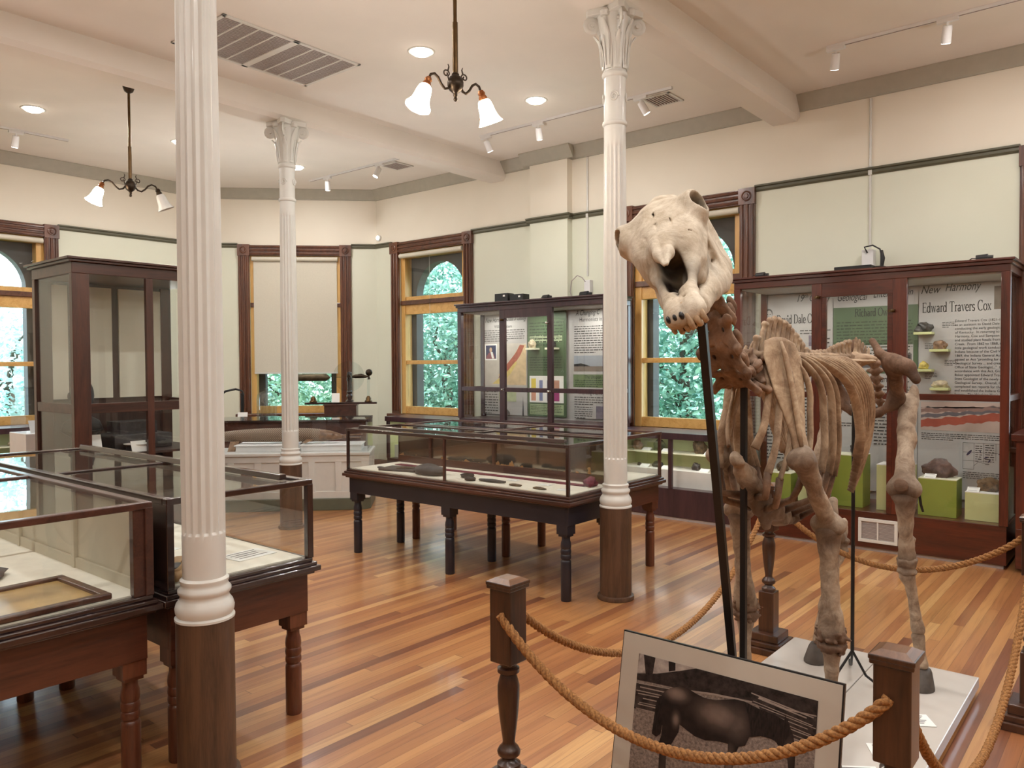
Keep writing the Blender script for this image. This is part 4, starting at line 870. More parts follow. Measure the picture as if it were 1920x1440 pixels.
def rect(par, name, x0, x1, y0, y1, mat, z=.001):
    g = G(); g.poly([(x0, y0, z), (x1, y0, z), (x1, y1, z), (x0, y1, z)]); return g.build(name, mat, par)
def fpoly(par, name, pts, mat, z=.0015):
    g = G(); g.poly([(a, b, z) for a, b in pts]); return g.build(name, mat, par)
def greek(par, x0, x1, y1, n, dy, mat, seed, z=.0018, hgt=.4):
    rr = random.Random(seed); g = G(); n = int(n*1.35); dy = dy*.74; hgt = .34; mat = M_['ink2'] if mat in (M_['ink'], M_['inkg']) else mat
    for k in range(n):
        y = y1-k*dy; x = x0; end = x1 - (rr.uniform(.3, .6)*(x1-x0) if k == n-1 else rr.uniform(0, .06)*(x1-x0))
        while x < end:
            w_ = min(end-x, rr.uniform(.5, 2.2)*dy); g.poly([(x, y, z), (x+w_, y, z), (x+w_, y+dy*hgt, z), (x, y+dy*hgt, z)]); x += w_+dy*.35
    return g.build('small_print', mat, par)

# two serif headings are drawn with thick and thin strokes -----------------------------------------
def serif_text(par, body, x, y, cap, width, mat, z=.002):
    """roman capitals and lower case from strokes: heavy stems, light bars, slab ends"""
    T, t_ = .13, .055
    def arc(cx, cy, rx, ry, a0, a1, n=12): return [(cx+rx*math.cos(math.radians(a0+(a1-a0)*i/n)), cy+ry*math.sin(math.radians(a0+(a1-a0)*i/n))) for i in range(n+1)]
    X = .62  # x height
    st = lambda xx, y0, y1: [('s', [(xx, y0), (xx, y1)], T)]
    sf = lambda xx, yy, w=.24: [('s', [(xx-w/2, yy), (xx+w/2, yy)], t_)]
    bowl = lambda cx, cy, rx, ry, a0=0, a1=360: [('b', arc(cx, cy, rx, ry, a0, a1, 22), 0)]
    GL = {
     'E': (.72, st(.16, 0, 1)+[('s', [(.06, .03), (.62, .03)], t_), ('s', [(.06, .97), (.60, .97)], t_), ('s', [(.16, .52), (.48, .52)], t_), ('s', [(.61, .03), (.65, .22)], t_), ('s', [(.59, .97), (.60, .80)], t_), ('s', [(.48, .42), (.48, .62)], t_)]),
     'D': (.86, st(.16, 0, 1)+[('s', [(.04, .03), (.40, .03)], t_), ('s', [(.04, .97), (.40, .97)], t_), ('b', arc(.36, .5, .40, .47, -90, 90, 16), 0)]),
     'T': (.76, st(.38, 0, 1)+sf(.38, .03, .3)+[('s', [(.05, .97), (.71, .97)], t_), ('s', [(.07, .97), (.05, .78)], t_), ('s', [(.69, .97), (.71, .78)], t_)]),
     'C': (.80, [('b', arc(.43, .5, .36, .5, 48, 312, 20), 0), ('s', [(.68, .98), (.68, .72)], t_)]),
     'O': (.86, bowl(.43, .5, .37, .5)),
     'R': (.80, st(.16, 0, 1)+sf(.16, .03, .28)+[('s', [(.04, .97), (.36, .97)], t_), ('b', arc(.34, .75, .26, .22, -90, 90, 12), 0), ('s', [(.16, .53), (.36, .53)], t_), ('s', [(.38, .52), (.70, .03)], T*.9)]),
     'd': (.60, st(.46, 0, 1)+bowl(.25, X/2, .19, X/2)+[('s', [(.34, .97), (.46, .97)], t_), ('s', [(.46, .03), (.58, .03)], t_)]),
     'a': (.54, st(.38, 0, .46)+[('b', arc(.25, .44, .14, .17, 10, 150, 10), 0), ('b', arc(.23, .17, .15, .16, 0, 360, 16), 0), ('s', [(.38, .03), (.50, .05)], t_)]),
     'v': (.56, [('s', [(.10, X), (.29, 0)], T*.85), ('s', [(.29, 0), (.46, X)], t_)]+sf(.10, X-.02)+sf(.46, X-.02, .2)),
     'w': (.82, [('s', [(.10, X), (.25, 0)], T*.85), ('s', [(.25, 0), (.40, X)], t_), ('s', [(.40, X), (.56, 0)], T*.85), ('s', [(.56, 0), (.72, X)], t_)]+sf(.10, X-.02)+sf(.72, X-.02, .2)),
     'i': (.30, st(.15, 0, X)+sf(.15, .03)+[('s', [(.05, X-.02), (.15, X-.02)], t_), ('b', arc(.15, .86, .055, .055, 0, 360, 10), .12)]),
     'l': (.30, st(.15, 0, 1)+sf(.15, .03)+[('s', [(.05, .97), (.15, .97)], t_)]),
     'e': (.52, [('b', arc(.27, X/2, .20, X/2, 0, 320, 18), 0), ('s', [(.08, .33), (.46, .33)], t_)]),
     'n': (.60, st(.14, 0, X)+st(.46, 0, .42)+sf(.14, .03)+sf(.46, .03)+[('b', arc(.30, .40, .16, .20, 0, 165, 10), 0), ('s', [(.04, X-.02), (.14, X-.02)], t_)]),
     'h': (.60, st(.14, 0, 1)+st(.46, 0, .42)+sf(.14, .03)+sf(.46, .03)+[('b', arc(.30, .40, .16, .20, 0, 165, 10), 0), ('s', [(.04, .97), (.14, .97)], t_)]),
     'r': (.42, st(.14, 0, X)+sf(.14, .03, .28)+[('b', arc(.28, .42, .14, .19, 40, 165, 8), 0), ('s', [(.04, X-.02), (.14, X-.02)], t_)]),
     's': (.46, [('b', arc(.23, .46, .14, .155, 30, 270, 12)+arc(.23, .155, .15, .155, 90, -150, 12), 0)]),
     'c': (.50, [('b', arc(.27, X/2, .20, X/2, 45, 315, 16), 0)]),
     'o': (.56, bowl(.28, X/2, .22, X/2)),
     'x': (.56, [('s', [(.10, X), (.46, 0)], T*.85), ('s', [(.10, 0), (.46, X)], t_)]+sf(.10, X-.02, .2)+sf(.46, X-.02, .2)+sf(.10, .03, .2)+sf(.46, .03, .2)),
     ' ': (.32, []),
    }
    tot = sum(GL[ch][0] for ch in body); k = width/tot; g = G(); cx = 0
    for ch in body:
        adv, strokes = GL[ch]
        for kind, pts, th in strokes:
            for (x0, y0), (x1, y1) in zip(pts, pts[1:]):
                dx, dy = x1-x0, y1-y0; l_ = math.hypot(dx, dy) or 1
                w_ = th if th else t_+(T-t_)*abs(dy)/l_       # bowls swell where they run upright
                nx, ny = -dy/l_*w_/2, dx/l_*w_/2; ex, ey = (dx/l_*w_*.2, dy/l_*w_*.2) if kind == 'b' else (0, 0)
                q = [(x0-nx-ex, y0-ny-ey), (x1-nx+ex, y1-ny+ey), (x1+nx+ex, y1+ny+ey), (x0+nx-ex, y0+ny-ey)]
                g.poly([(x+(cx+a)*k, y+b*cap, z) for a, b in q])
        cx += adv
    return g.build('heading', mat, par)

# ------------------------------------------------------------------ tall wall cases
def tall_case(t, x0, x1, ya, yb, z1, zb, stiles, zr, wf, wh, cornice, lining):
    """front at x0, back at x1; local coordinates equal world here"""
    g = G(); g.box(x0+.01, x1, ya+.01, yb-.01, .03, zb); g.build('base', wh, t, bevel=.004)
    g = G(); g.box(x0+.03, x1-.02, ya+.03, yb-.03, 0, .03); g.build('kick_strip', M_['grille'], t)
    g = G(); e = .03; g.box(x0-e, x1, ya-e, yb+e, z1-.018, z1); g.box(x0-e*.5, x1, ya-e*.5, yb+e*.5, z1-.045, z1-.018); g.box(x0, x1, ya, yb, z1-.10, z1-.045); g.build('cornice', cornice, t, bevel=.004)
    for y in (ya, yb):
        s_ = 1 if y == ya else -1
        for xa, xb in ((x0, x0+.05), (x1-.05, x1)):
            g = G(); a, b = sorted((y, y+s_*.06)); g.box(xa, xb, a, b, zb, z1-.10); g.build('corner_post', wf, t, bevel=.003)
        g = G(); g.box(x0+.05, x1-.05, y+s_*.020, y+s_*.023, zb, z1-.10); g.build('side_glass', M_['glass'], t)
        g = G(); a, b = sorted((y+s_*.004, y+s_*.04)); g.box(x0+.05, x1-.05, a, b, zr-.022, zr+.022); g.build('side_rail', wh, t)
    for (a, b) in stiles:
        g = G(); g.box(x0, x0+.04, a, b, zb, z1-.10); g.build('stile', wf, t, bevel=.003)
    g = G(); g.box(x0+.004, x0+.036, ya+.06, yb-.06, zr-.025, zr+.025); g.build('front_rail', wh, t, bevel=.003)
    ys = [ya+.06]+[q for s_ in sorted(stiles) for q in s_]+[yb-.06]
    for a, b in zip(ys[::2], ys[1::2]):
        for z0, z2 in ((zb, zr-.025), (zr+.025, z1-.10)):
            g = G(); g.box(x0+.018, x0+.021, a, b, z0, z2); g.build('front_glass', M_['glass'], t)
    g = G(); g.box(x1-.012, x1, ya+.06, yb-.06, zb, z1-.10); g.build('back_panel', lining, t)
    g = G(); g.box(x0+.04, x1-.012, ya+.06, yb-.06, z1-.112, z1-.10); g.build('inner_ceiling', lining, t)
def hw_latch(t, x, y, z, mat='brass'):
    g = G(); g.cbox((x-.004, y, z), (.008, .05, .022)); g.tube([(x-.006, y-.012, z), (x-.03, y-.012, z)], .007, 10); g.ell((x-.032, y-.012, z), (.011, .014, .014)); return g.build('latch', M_[mat], t, smooth=50)

# case R: mahogany, right
tr = thing('tall_wall_case', 'tall mahogany glass case of geology posters behind the horse skeleton', 'display case', (0, 0, 0), 0, 'tall glass wall cases')
tall_case(tr, 6.75, 7.42, .85, 2.985, 2.315, .325, [(2.205, 2.29), (1.545, 1.65)], 1.275, M_['mahog'], M_['mahogh'], M_['mahogh'], M_['paperg'])
g = G(); g.box(6.752, 6.79, 1.65, 2.205, 2.10, 2.215); g.box(6.752, 6.79, 1.65, 1.69, .325, 2.10); g.box(6.752, 6.79, 2.17, 2.205, .325, 2.10); g.build('door_frame', M_['mahogh'], tr, bevel=.003)
hw_latch(tr, 6.75, 2.24, 2.10); hw_latch(tr, 6.75, 1.655, 1.96)
t2 = bpy.data.objects.new('floor_register', None); COL.objects.link(t2); t2.parent = tr
g = G(); a, b, c, d = 1.60, 1.90, .075, .27
g.box(6.742, 6.762, a, b, c, c+.025); g.box(6.742, 6.762, a, b, d-.025, d); g.box(6.742, 6.762, a, a+.025, c+.025, d-.025); g.box(6.742, 6.762, b-.025, b, c+.025, d-.025); g.box(6.744, 6.762, (a+b)/2-.006, (a+b)/2+.006, c+.025, d-.025); g.build('register_frame', M_['white'], t2, bevel=.002)
g = G()
for i in range(14): z = c+.03+i*(d-c-.06)/13; g.box(6.750, 6.762, a+.025, b-.025, z, z+.006)
g.build('register_louvre', M_['grille'], t2); g = G(); g.box(6.758, 6.763, a+.02, b-.02, c+.02, d-.02); g.build('register_back', M_['iris'], t2)
# posters in case R
PX = 7.385
def sheet(label, Yl, Yr, z0, z1, mat, X=PX, group=None):
    t = thing('exhibit_poster', label, 'poster', (0, 0, 0), 0, group); plane_frame(t, X, Yl, z0); rect(t, 'sheet', 0, Yl-Yr, 0, z1-z0, mat, 0); return t
GP = 'posters in the mahogany case'
k_ = (7.385)/7.3   # lettering was measured on a plane 8.5 cm nearer
Yp = lambda y: y*k_
Zp = lambda z: 1.55+(z-1.55)*k_
s1 = sheet('grey poster with an old-man portrait etching at left in the mahogany case', Yp(2.955), Yp(2.285), .40, Zp(2.19), M_['paperg'], group=GP)
X_ = lambda y, yl: Yp(yl)-Yp(y)
Y_ = lambda z: Zp(z)-.40
f1 = lambda y: X_(y, 2.955); f2 = lambda y: X_(y, 2.28); f3 = lambda y: X_(y, 1.578)
text(s1, '19', f1(2.62), Y_(2.115), .095, M_['ink'], .066, .35); text(s1, 'th', f1(2.545), Y_(2.15), .05, M_['ink'], .035, .35); text(s1, 'Century', f1(2.50), Y_(2.115), .085, M_['ink'], .19, .35)
serif_text(s1, 'David Dale Owen', f1(2.80), Y_(1.915), .085, .435, M_['ink'])
text(s1, 'David Dale Owen (1807-1860)', f1(2.93), Y_(1.83), .03, M_['inkg'], .32); greek(s1, f1(2.58), f1(2.30), Y_(1.84), 2, .035, M_['ink'], 3)
# etched portrait: head, hair, collar, coat
pc = (f1(2.875), Y_(1.975)); E_ = lambda cx, cy, rx, ry, n=18: [(pc[0]+cx+rx*math.cos(2*PI*i/n), pc[1]+cy+ry*math.sin(2*PI*i/n)) for i in range(n)]
fpoly(s1, 'portrait_hair', E_(-.004, .045, .04, .045), M_['inkg'], .0012); fpoly(s1, 'portrait_face', E_(0, .028, .030, .045), M_['paperg'], .0016); fpoly(s1, 'portrait_coat', [(pc[0]-.055, pc[1]-.075), (pc[0]-.03, pc[1]-.025), (pc[0], pc[1]-.05), (pc[0]+.03, pc[1]-.025), (pc[0]+.06, pc[1]-.06), (pc[0]+.02, pc[1]-.075), (pc[0], pc[1]-.10)], M_['ink'], .0018)
g = G()
for a, b, w_, h_ in ((-.012, .036, .010, .005), (.012, .036, .010, .005), (0, .018, .004, .012), (0, .002, .014, .003)): g.poly([(pc[0]+a-w_/2, pc[1]+b-h_/2, .002), (pc[0]+a+w_/2, pc[1]+b-h_/2, .002), (pc[0]+a+w_/2, pc[1]+b+h_/2, .002), (pc[0]+a-w_/2, pc[1]+b+h_/2, .002)])
g.build('portrait_features', M_['ink'], s1)
pv = plain('violet_grey_print', (120, 112, 126), .5, .1, 30)
for z in (1.70, 1.50): rect(s1, 'small_picture', f1(2.50), f1(2.42), Y_(z), Y_(z+.10), pv); 
greek(s1, f1(2.93), f1(2.55), Y_(1.74), 4, .04, M_['inkg'], 4); greek(s1, f1(2.38), f1(2.30), Y_(1.76), 14, .05, M_['inkg'], 6); greek(s1, f1(2.9), f1(2.4), Y_(1.3), 16, .045, M_['inkg'], 7)
s2_ = sheet('poster with a green block and landscape etching in the middle of the mahogany case', Yp(2.28), Yp(1.583), .40, Zp(2.19), M_['paperg'], group=GP)
rect(s2_, 'green_field', 0, Yp(2.28)-Yp(1.583), Y_(1.45), Y_(2.04), M_['greend'])
text(s2_, 'Geological', f2(2.252), Y_(2.10), .10, M_['ink'], .26, .35); text(s2_, 'Enterprises', f2(1.944), Y_(2.115), .10, M_['ink'], .27, .35); text(s2_, 'in', f2(1.668), Y_(2.125), .08, M_['ink'], .042, .35)
serif_text(s2_, 'Richard Owen', f2(2.096), Y_(1.955), .07, .33, M_['ink']); greek(s2_, f2(2.25), f2(1.62), Y_(1.90), 9, .038, plain('dark_green_ink', (52, 64, 44), .6), 9)
rect(s2_, 'etching', f2(2.2), f2(1.62), Y_(1.475), Y_(1.70), M_['paperg'], .0014); fpoly(s2_, 'etched_hills', [(f2(2.18), Y_(1.50)), (f2(1.63), Y_(1.50)), (f2(1.63), Y_(1.62)), (f2(1.70), Y_(1.64)), (f2(1.85), Y_(1.66)), (f2(1.95), Y_(1.60)), (f2(2.18), Y_(1.58))], M_['inkg'], .0018); fpoly(s2_, 'etched_wood', [(f2(1.95), Y_(1.59)), (f2(1.64), Y_(1.57)), (f2(1.64), Y_(1.61)), (f2(1.8), Y_(1.64)), (f2(1.9), Y_(1.635))], M_['ink'], .0021)
text(s2_, 'New Harmony C', f2(2.05), Y_(1.375), .085, M_['ink'], .40); greek(s2_, f2(2.2), f2(1.62), Y_(1.33), 4, .035, M_['ink'], 10); greek(s2_, f2(1.93), f2(1.60), Y_(1.15), 9, .04, M_['ink'], 12); greek(s2_, f2(2.25), f2(2.0), Y_(1.0), 2, .03, M_['inkg'], 13)
s3 = sheet('poster with long text column, rock section and map in the right of the mahogany case', Yp(1.578), .925, .40, Zp(2.19), M_['paperg'], group=GP)
text(s3, 'New', f3(1.566), Y_(2.125), .095, M_['ink'], .15, .35); text(s3, 'Harmony', f3(1.384), Y_(2.135), .10, M_['ink'], .262, .35)
serif_text(s3, 'Edward Travers Cox', f3(1.553), Y_(1.965), .085, .51, M_['ink'])
text(s3, 'Edward Travers Cox (1821-1907)\nas an assistant to David Dale Owen\nconducting the early geological\nof Kentucky.  In returning to New\nHarmony, Cox and Sampson co\nand studied plant fossils from\nCreek.  From 1862 to 1868, the\nlittle geological work conducted\nIndiana because of the Civil War.\n1869, the Indiana General Assembly\npassed an Act "providing for a\nGeological Survey ... and creating\nOffice of State Geologist..."  In\naccordance with this Act, Governor\nBaker appointed Edward Travers\nState Geologist of the newly c\nGeological Survey.  Overall, Cox\ncompleted ten reports for the\nand established the Indiana G\nSurvey.  The Working Men\'s In\nhouses the Edward Cox Collection', f3(1.306), Y_(1.877), .029, M_['ink'], .40, name='text_column', lsp=1.11)
rect(s3, 'portrait_edge', f3(1.03), f3(.935), Y_(1.97), Y_(2.155), plain('portrait_shadow', (112, 98, 84), .5, .2, 10))
for y, z, sd in ((1.40, 1.875, 21), (1.53, 1.70, 22), (1.38, 1.56, 23), (1.53, 1.45, 24)): greek(s3, f3(y), f3(y-.10), Y_(z), 3, .018, M_['inkg'], sd)
bx0, bx1 = f3(1.556), f3(.95)
rect(s3, 'rock_section', bx0, bx1, Y_(.975), Y_(1.215), plain('section_ground', (196, 176, 166), .5, .06, 6), .0012)
wv = lambda x, a: a+.006*math.sin(x*40)+.004*math.sin(x*93)
def band(nm, lo, hi, slope, mat, z):
    pts = [(x, Y_(wv(x-bx0, lo)+slope*(x-bx0))) for x in np.linspace(bx0, bx1, 24)]+[(x, Y_(wv(x-bx0+.3, hi)+slope*(x-bx0))) for x in np.linspace(bx1, bx0, 24)]
    fpoly(s3, nm, [(float(a), float(b)) for a, b in pts], mat, z)
band('section_band_red', .995, 1.06, .13, plain('section_red', (176, 92, 74), .5, .08, 12), .0015); band('section_band_grey', 1.075, 1.105, .11, plain('section_grey', (112, 108, 114), .5, .1, 12), .0016); band('section_band_mauve', 1.12, 1.155, .06, plain('section_mauve', (150, 122, 114), .5, .08, 12), .0017); band('section_line', 1.16, 1.166, .03, M_['inkg'], .0018)
greek(s3, f3(1.55), f3(.96), Y_(.945), 3, .022, M_['inkg'], 31)
g = G(); mx0, mx1, my0, my1 = f3(1.24), f3(.95), Y_(.67), Y_(.885)
def ln(a, b, w_=.002): 
    d = Vector((b[0]-a[0], b[1]-a[1], 0)).normalized(); n_ = Vector((-d.y, d.x, 0))*w_/2; A = Vector((*a, .002)); B = Vector((*b, .002)); g.poly([A-n_, B-n_, B+n_, A+n_])
for a, b in (((mx0, my0), (mx0, my1)), ((mx0, my1), (mx1, my1)), ((mx0, my0), (mx0+.08, my0)), ((mx0+.08, my0), (mx0+.08, my1)), ((mx0, my0+.07), (mx0+.16, my0+.07)), ((mx0, my0+.14), (mx1, my0+.14)), ((mx0+.15, my0+.06), (mx0+.15, my1)), ((mx0+.235, my0+.08), (mx0+.235, my1)), ((mx0+.08, my0+.03), (mx0+.11, my0+.06)), ((mx0+.11, my0+.06), (mx0+.16, my0+.055))): ln(a, b)
g.build('map_lines', M_['ink'], s3)
nv = plain('map_blue', (54, 54, 84), .5, .1)
for a, b, r_, q in ((.045, .135, .03, .9), (.125, .15, .012, 1.6), (.165, .10, .018, .4), (.19, .075, .018, 1.0), (.27, .14, .02, .5)):
    fpoly(s3, 'map_quarry', [(mx0+a+r_*math.cos(q)*math.cos(i*PI/5)-r_*.3*math.sin(q)*math.sin(i*PI/5), my0+b+r_*math.sin(q)*math.cos(i*PI/5)+r_*.3*math.cos(q)*math.sin(i*PI/5)) for i in range(10)], nv, .0022)
greek(s3, mx0+.09, mx0+.14, my0+.19, 6, .024, M_['inkg'], 33); greek(s3, mx0+.16, mx0+.225, my0+.20, 7, .026, M_['inkg'], 34); greek(s3, mx0, mx1, my0-.03, 3, .022, M_['inkg'], 35)

# little wall shelves with rocks (case R)
def wall_shelf(label, X, y, z, w_=.13, mat='pale', grp=None, dep=.07):
    g = G(); g.box(X-dep, X, y-w_/2, y+w_/2, z-.022, z); o = g.build('wall_shelf', M_[mat], bevel=.002); return tag(o, label, 'shelf', grp)
for k, (px, z, rm, sz, lb) in enumerate(((1.525, 1.80, 'rockd', (.05, .062, .05), 'dark nodular rock'), (1.405, 1.655, 'rockt', (.04, .05, .045), 'tan rounded rock'), (1.525, 1.49, 'rocky', (.035, .04, .04), 'yellow rock'), (1.40, 1.335, 'rockw', (.03, .07, .035), 'pale flat rock'))):
    ws = ['highest', 'second highest', 'third highest', 'lowest'][k]
    wall_shelf('%s pale green wall shelf beside the long text column' % ws, PX-.005, Yp(px), Zp(z)-.0, .14, 'pale', 'small shelves in the mahogany case', .11)
    rock('specimen_rock', lb+' on the %s small shelf beside the long text column' % ws, (PX-.06, Yp(px), Zp(z)+.0005), sz, M_[rm], 50+k, 'rock', 'rocks in the mahogany case', rough=.3)
# pedestals
PED = [(2.37, .19, .66, 'pale', 7.0, 'pale olive block left of the tallest green one'), (2.035, .27, .765, 'olive', 6.97, 'tallest olive green block, second from the left'), (1.67, .27, .705, 'pale', 6.97, 'pale olive block in the middle, behind the hind leg'), (1.345, .285, .625, 'olive', 6.95, 'olive green block carrying the large purple-brown rock'), (1.035, .245, .545, 'pale', 6.95, 'lowest pale olive block at the right end'), (2.64, .25, .56, 'olive', 7.0, 'green block seen through the front ribs')]
for k, (y, w_, z, m, x, lb) in enumerate(PED):
    w_ = w_-.012
    t = thing('display_block', lb, 'block', (x+.02, y, .326), 0, 'display blocks in the mahogany case'); g = G(); g.box(-.10, .12, -w_/2, w_/2, 0, z-.326-.006); g.build('body', M_[m], t, bevel=.002)
    g = G(); g.box(-.10, .12, -w_/2, w_/2, z-.326-.006, z-.326); g.build('top', M_['paper'] if m == 'pale' else M_['shelf'], t)
for y, z, x, sz, m, lb, sd in ((1.36, .625, 7.0, (.06, .115, .085), 'rockp', 'large purple-brown rock on its olive block', 61), (1.01, .545, 7.0, (.055, .075, .065), 'rockb', 'brown knobbly rock on the lowest block', 62), (1.645, .705, 7.03, (.07, .085, .11), 'rockp', 'grey-brown rock beside the hind leg', 63), (1.985, .765, 7.03, (.04, .06, .05), 'rockd', 'dark rock on the tallest green block', 64), (2.36, .66, 7.04, (.035, .04, .045), 'rockd', 'small dark rock left of the tallest block', 65), (2.64, .56, 7.04, (.04, .05, .05), 'rockb', 'brown rock seen through the front ribs', 66)):
    rock('specimen_rock', lb+' in the mahogany case', (x, y, z+.0005), sz, M_[m], sd, 'rock', 'rocks in the mahogany case')
for y, z, x, lb in ((1.40, .625, 6.875, 'white card before the large purple-brown rock'), (1.10, .545, 6.88, 'white card left of the brown knobbly rock'), (2.35, .66, 6.935, 'white card before the small dark rock')): card(lb, (x, y, z+.0005), .085, .06, -PI/2, .5, 'cards in the mahogany case', 2)

# case M: plum, middle
tm = thing('tall_wall_case', 'tall dark plum glass case of posters between the two arched windows', 'display case', (0, 0, 0), 0, 'tall glass wall cases')
tall_case(tm, 6.87, 7.335, 4.42, 6.57, 2.275, .90, [(5.82, 5.90), (5.14, 5.205)], 1.255, M_['plum'], M_['plum'], M_['plum'], M_['paperg'])
g = G(); g.box(6.90, 7.33, 4.44, 6.55, 0, .88)
g.build('lower_cupboard', M_['plum'], tm, bevel=.004)
g = G(); g.box(6.872, 6.905, 5.205, 5.82, 2.08, 2.175); g.build('door_head', M_['plum'], tm)
hw_latch(tm, 6.87, 5.86, 2.06); hw_latch(tm, 6.87, 5.20, 2.0, 'chrome'); hw_latch(tm, 6.87, 5.85, 1.255, 'chrome'); hw_latch(tm, 6.87, 5.18, 1.245, 'chrome')
GM = 'posters in the plum case'; MX = 7.30; km = MX/7.2
Ym = lambda y: y*km
Zm = lambda z: 1.55+(z-1.55)*km
def msheet(lb, yl, yr, mat): return sheet(lb, Ym(yl), Ym(yr), .93, Zm(2.17), mat, MX, GM)
h_ = lambda z: Zm(z)-.93
m1 = msheet('poster with a geological map and red-coated portrait in the plum case', 6.45, 5.752, M_['paperg']); u1 = lambda y: Ym(6.45)-Ym(y)
text(m1, 'New Harmony', u1(6.53-.12), h_(2.06), .085, M_['ink'], .33, .35); text(m1, 'Cradle of Geology', u1(6.07), h_(2.07), .085, M_['ink'], .31, .35); text(m1, 'William Maclure', u1(6.26), h_(1.99), .05, M_['ink'], .28); greek(m1, u1(6.42), u1(5.77), h_(1.955), 5, .035, M_['ink'], 41)
mp = rect(m1, 'geological_map', u1(6.44), u1(5.765), h_(1.29), h_(1.80), plain('map_paper', (196, 190, 180), .5, .08, 8))
fpoly(m1, 'map_land', [(u1(6.1), h_(1.30)), (u1(5.765), h_(1.30)), (u1(5.765), h_(1.78)), (u1(5.86), h_(1.78)), (u1(5.95), h_(1.66)), (u1(6.05), h_(1.55)), (u1(6.2), h_(1.42))], plain('map_tan', (214, 190, 150), .5, .1, 14), .0014)
fpoly(m1, 'map_red_belt', [(u1(6.2), h_(1.38)), (u1(6.1), h_(1.42)), (u1(5.97), h_(1.52)), (u1(5.85), h_(1.66)), (u1(5.79), h_(1.77)), (u1(5.86), h_(1.78)), (u1(5.92), h_(1.69)), (u1(6.02), h_(1.59)), (u1(6.13), h_(1.49))], plain('map_red', (170, 96, 78), .5, .15, 25), .0016); fpoly(m1, 'map_yellow_belt', [(u1(6.3), h_(1.31)), (u1(6.15), h_(1.31)), (u1(6.0), h_(1.44)), (u1(5.9), h_(1.57)), (u1(5.93), h_(1.58)), (u1(6.05), h_(1.47))], plain('map_yellow', (214, 194, 120), .5, .1, 25), .0017)
rect(m1, 'portrait_mount', u1(6.415), u1(6.22), h_(1.60), h_(1.795), M_['paper'], .0018); rect(m1, 'portrait_ground', u1(6.40), u1(6.235), h_(1.615), h_(1.78), plain('portrait_blue', (58, 64, 96), .5, .1), .0021)
ce = (u1(6.32), h_(1.725)); fpoly(m1, 'portrait_coat', [(ce[0]-.08, h_(1.616)), (ce[0]+.075, h_(1.616)), (ce[0]+.05, h_(1.675)), (ce[0]+.015, h_(1.70)), (ce[0]-.03, h_(1.69)), (ce[0]-.07, h_(1.65))], plain('red_coat', (140, 82, 92), .5, .1), .0024); fpoly(m1, 'portrait_shirt', [(ce[0]-.005, h_(1.70)), (ce[0]+.03, h_(1.70)), (ce[0]+.055, h_(1.62)), (ce[0]+.02, h_(1.62))], M_['paper'], .0026); fpoly(m1, 'portrait_face', [(ce[0]+.022*math.cos(i*PI/8), ce[1]+.03*math.sin(i*PI/8)) for i in range(16)], plain('face_tone', (206, 176, 150), .5, .05), .0027)
greek(m1, u1(6.43), u1(6.2), h_(1.24), 8, .045, M_['inkg'], 42); rect(m1, 'photo_panel', u1(6.19), u1(5.92), h_(1.10), h_(1.24), plain('pale_green_print', (176, 186, 150), .5, .1), .0014); fpoly(m1, 'spire_drawing', [(u1(5.83), h_(.93)), (u1(5.80), h_(.93)), (u1(5.815), h_(1.17))], M_['inkg']); fpoly(m1, 'house_drawing', [(u1(6.15), h_(.93)), (u1(6.02), h_(.93)), (u1(6.02), h_(.97)), (u1(6.08), h_(1.02)), (u1(6.15), h_(.97))], M_['inkg'])
m2 = msheet('green poster with coloured strata chart in the plum case', 5.742, 5.18, M_['greend']); u2 = lambda y: Ym(5.742)-Ym(y)
dg_ = plain('poster_dark_ink', (54, 66, 50), .6)
greek(m2, u2(5.71), u2(5.22), h_(2.02), 6, .05, dg_, 43); rect(m2, 'pale_label', u2(5.71), u2(5.24), h_(1.80), h_(1.88), plain('pale_green_label', (172, 186, 152), .5, .04)); greek(m2, u2(5.70), u2(5.25), h_(1.86), 3, .022, dg_, 44); greek(m2, u2(5.71), u2(5.23), h_(1.62), 5, .04, dg_, 45)
rect(m2, 'strata_chart', u2(5.715), u2(5.22), h_(1.10), h_(1.41), M_['paper']); 
for a, b, c1_, c2_, q in ((5.69, 5.62, 1.26, 1.38, (226, 206, 90)), (5.69, 5.62, 1.12, 1.25, (206, 150, 124)), (5.57, 5.52, 1.12, 1.36, (120, 130, 170)), (5.46, 5.42, 1.12, 1.36, (170, 170, 180)), (5.37, 5.28, 1.26, 1.36, (196, 150, 130)), (5.37, 5.28, 1.12, 1.25, (170, 76, 130))): rect(m2, 'strata_column', u2(a), u2(b), h_(c1_), h_(c2_), plain('strata_%d' % q[0], q, .5, .05), .0015)
rect(m2, 'pale_text_block', u2(5.71), u2(5.22), h_(.96), h_(1.08), plain('pale_green_label2', (166, 184, 146), .5, .04)); greek(m2, u2(5.70), u2(5.23), h_(1.06), 5, .024, dg_, 46)
m3 = msheet('poster with sky-and-land painting at the right of the plum case, beside the column', 5.085, 4.55, M_['paperg']); u3 = lambda y: Ym(5.085)-Ym(y)
text(m3, 'A Changing C', u3(5.05), h_(2.09), .085, M_['ink'], .33, .35); text(m3, 'Harmonists in', u3(5.0), h_(2.02), .065, M_['ink'], .30); greek(m3, u3(5.07), u3(4.58), h_(1.96), 9, .036, M_['ink'], 47)
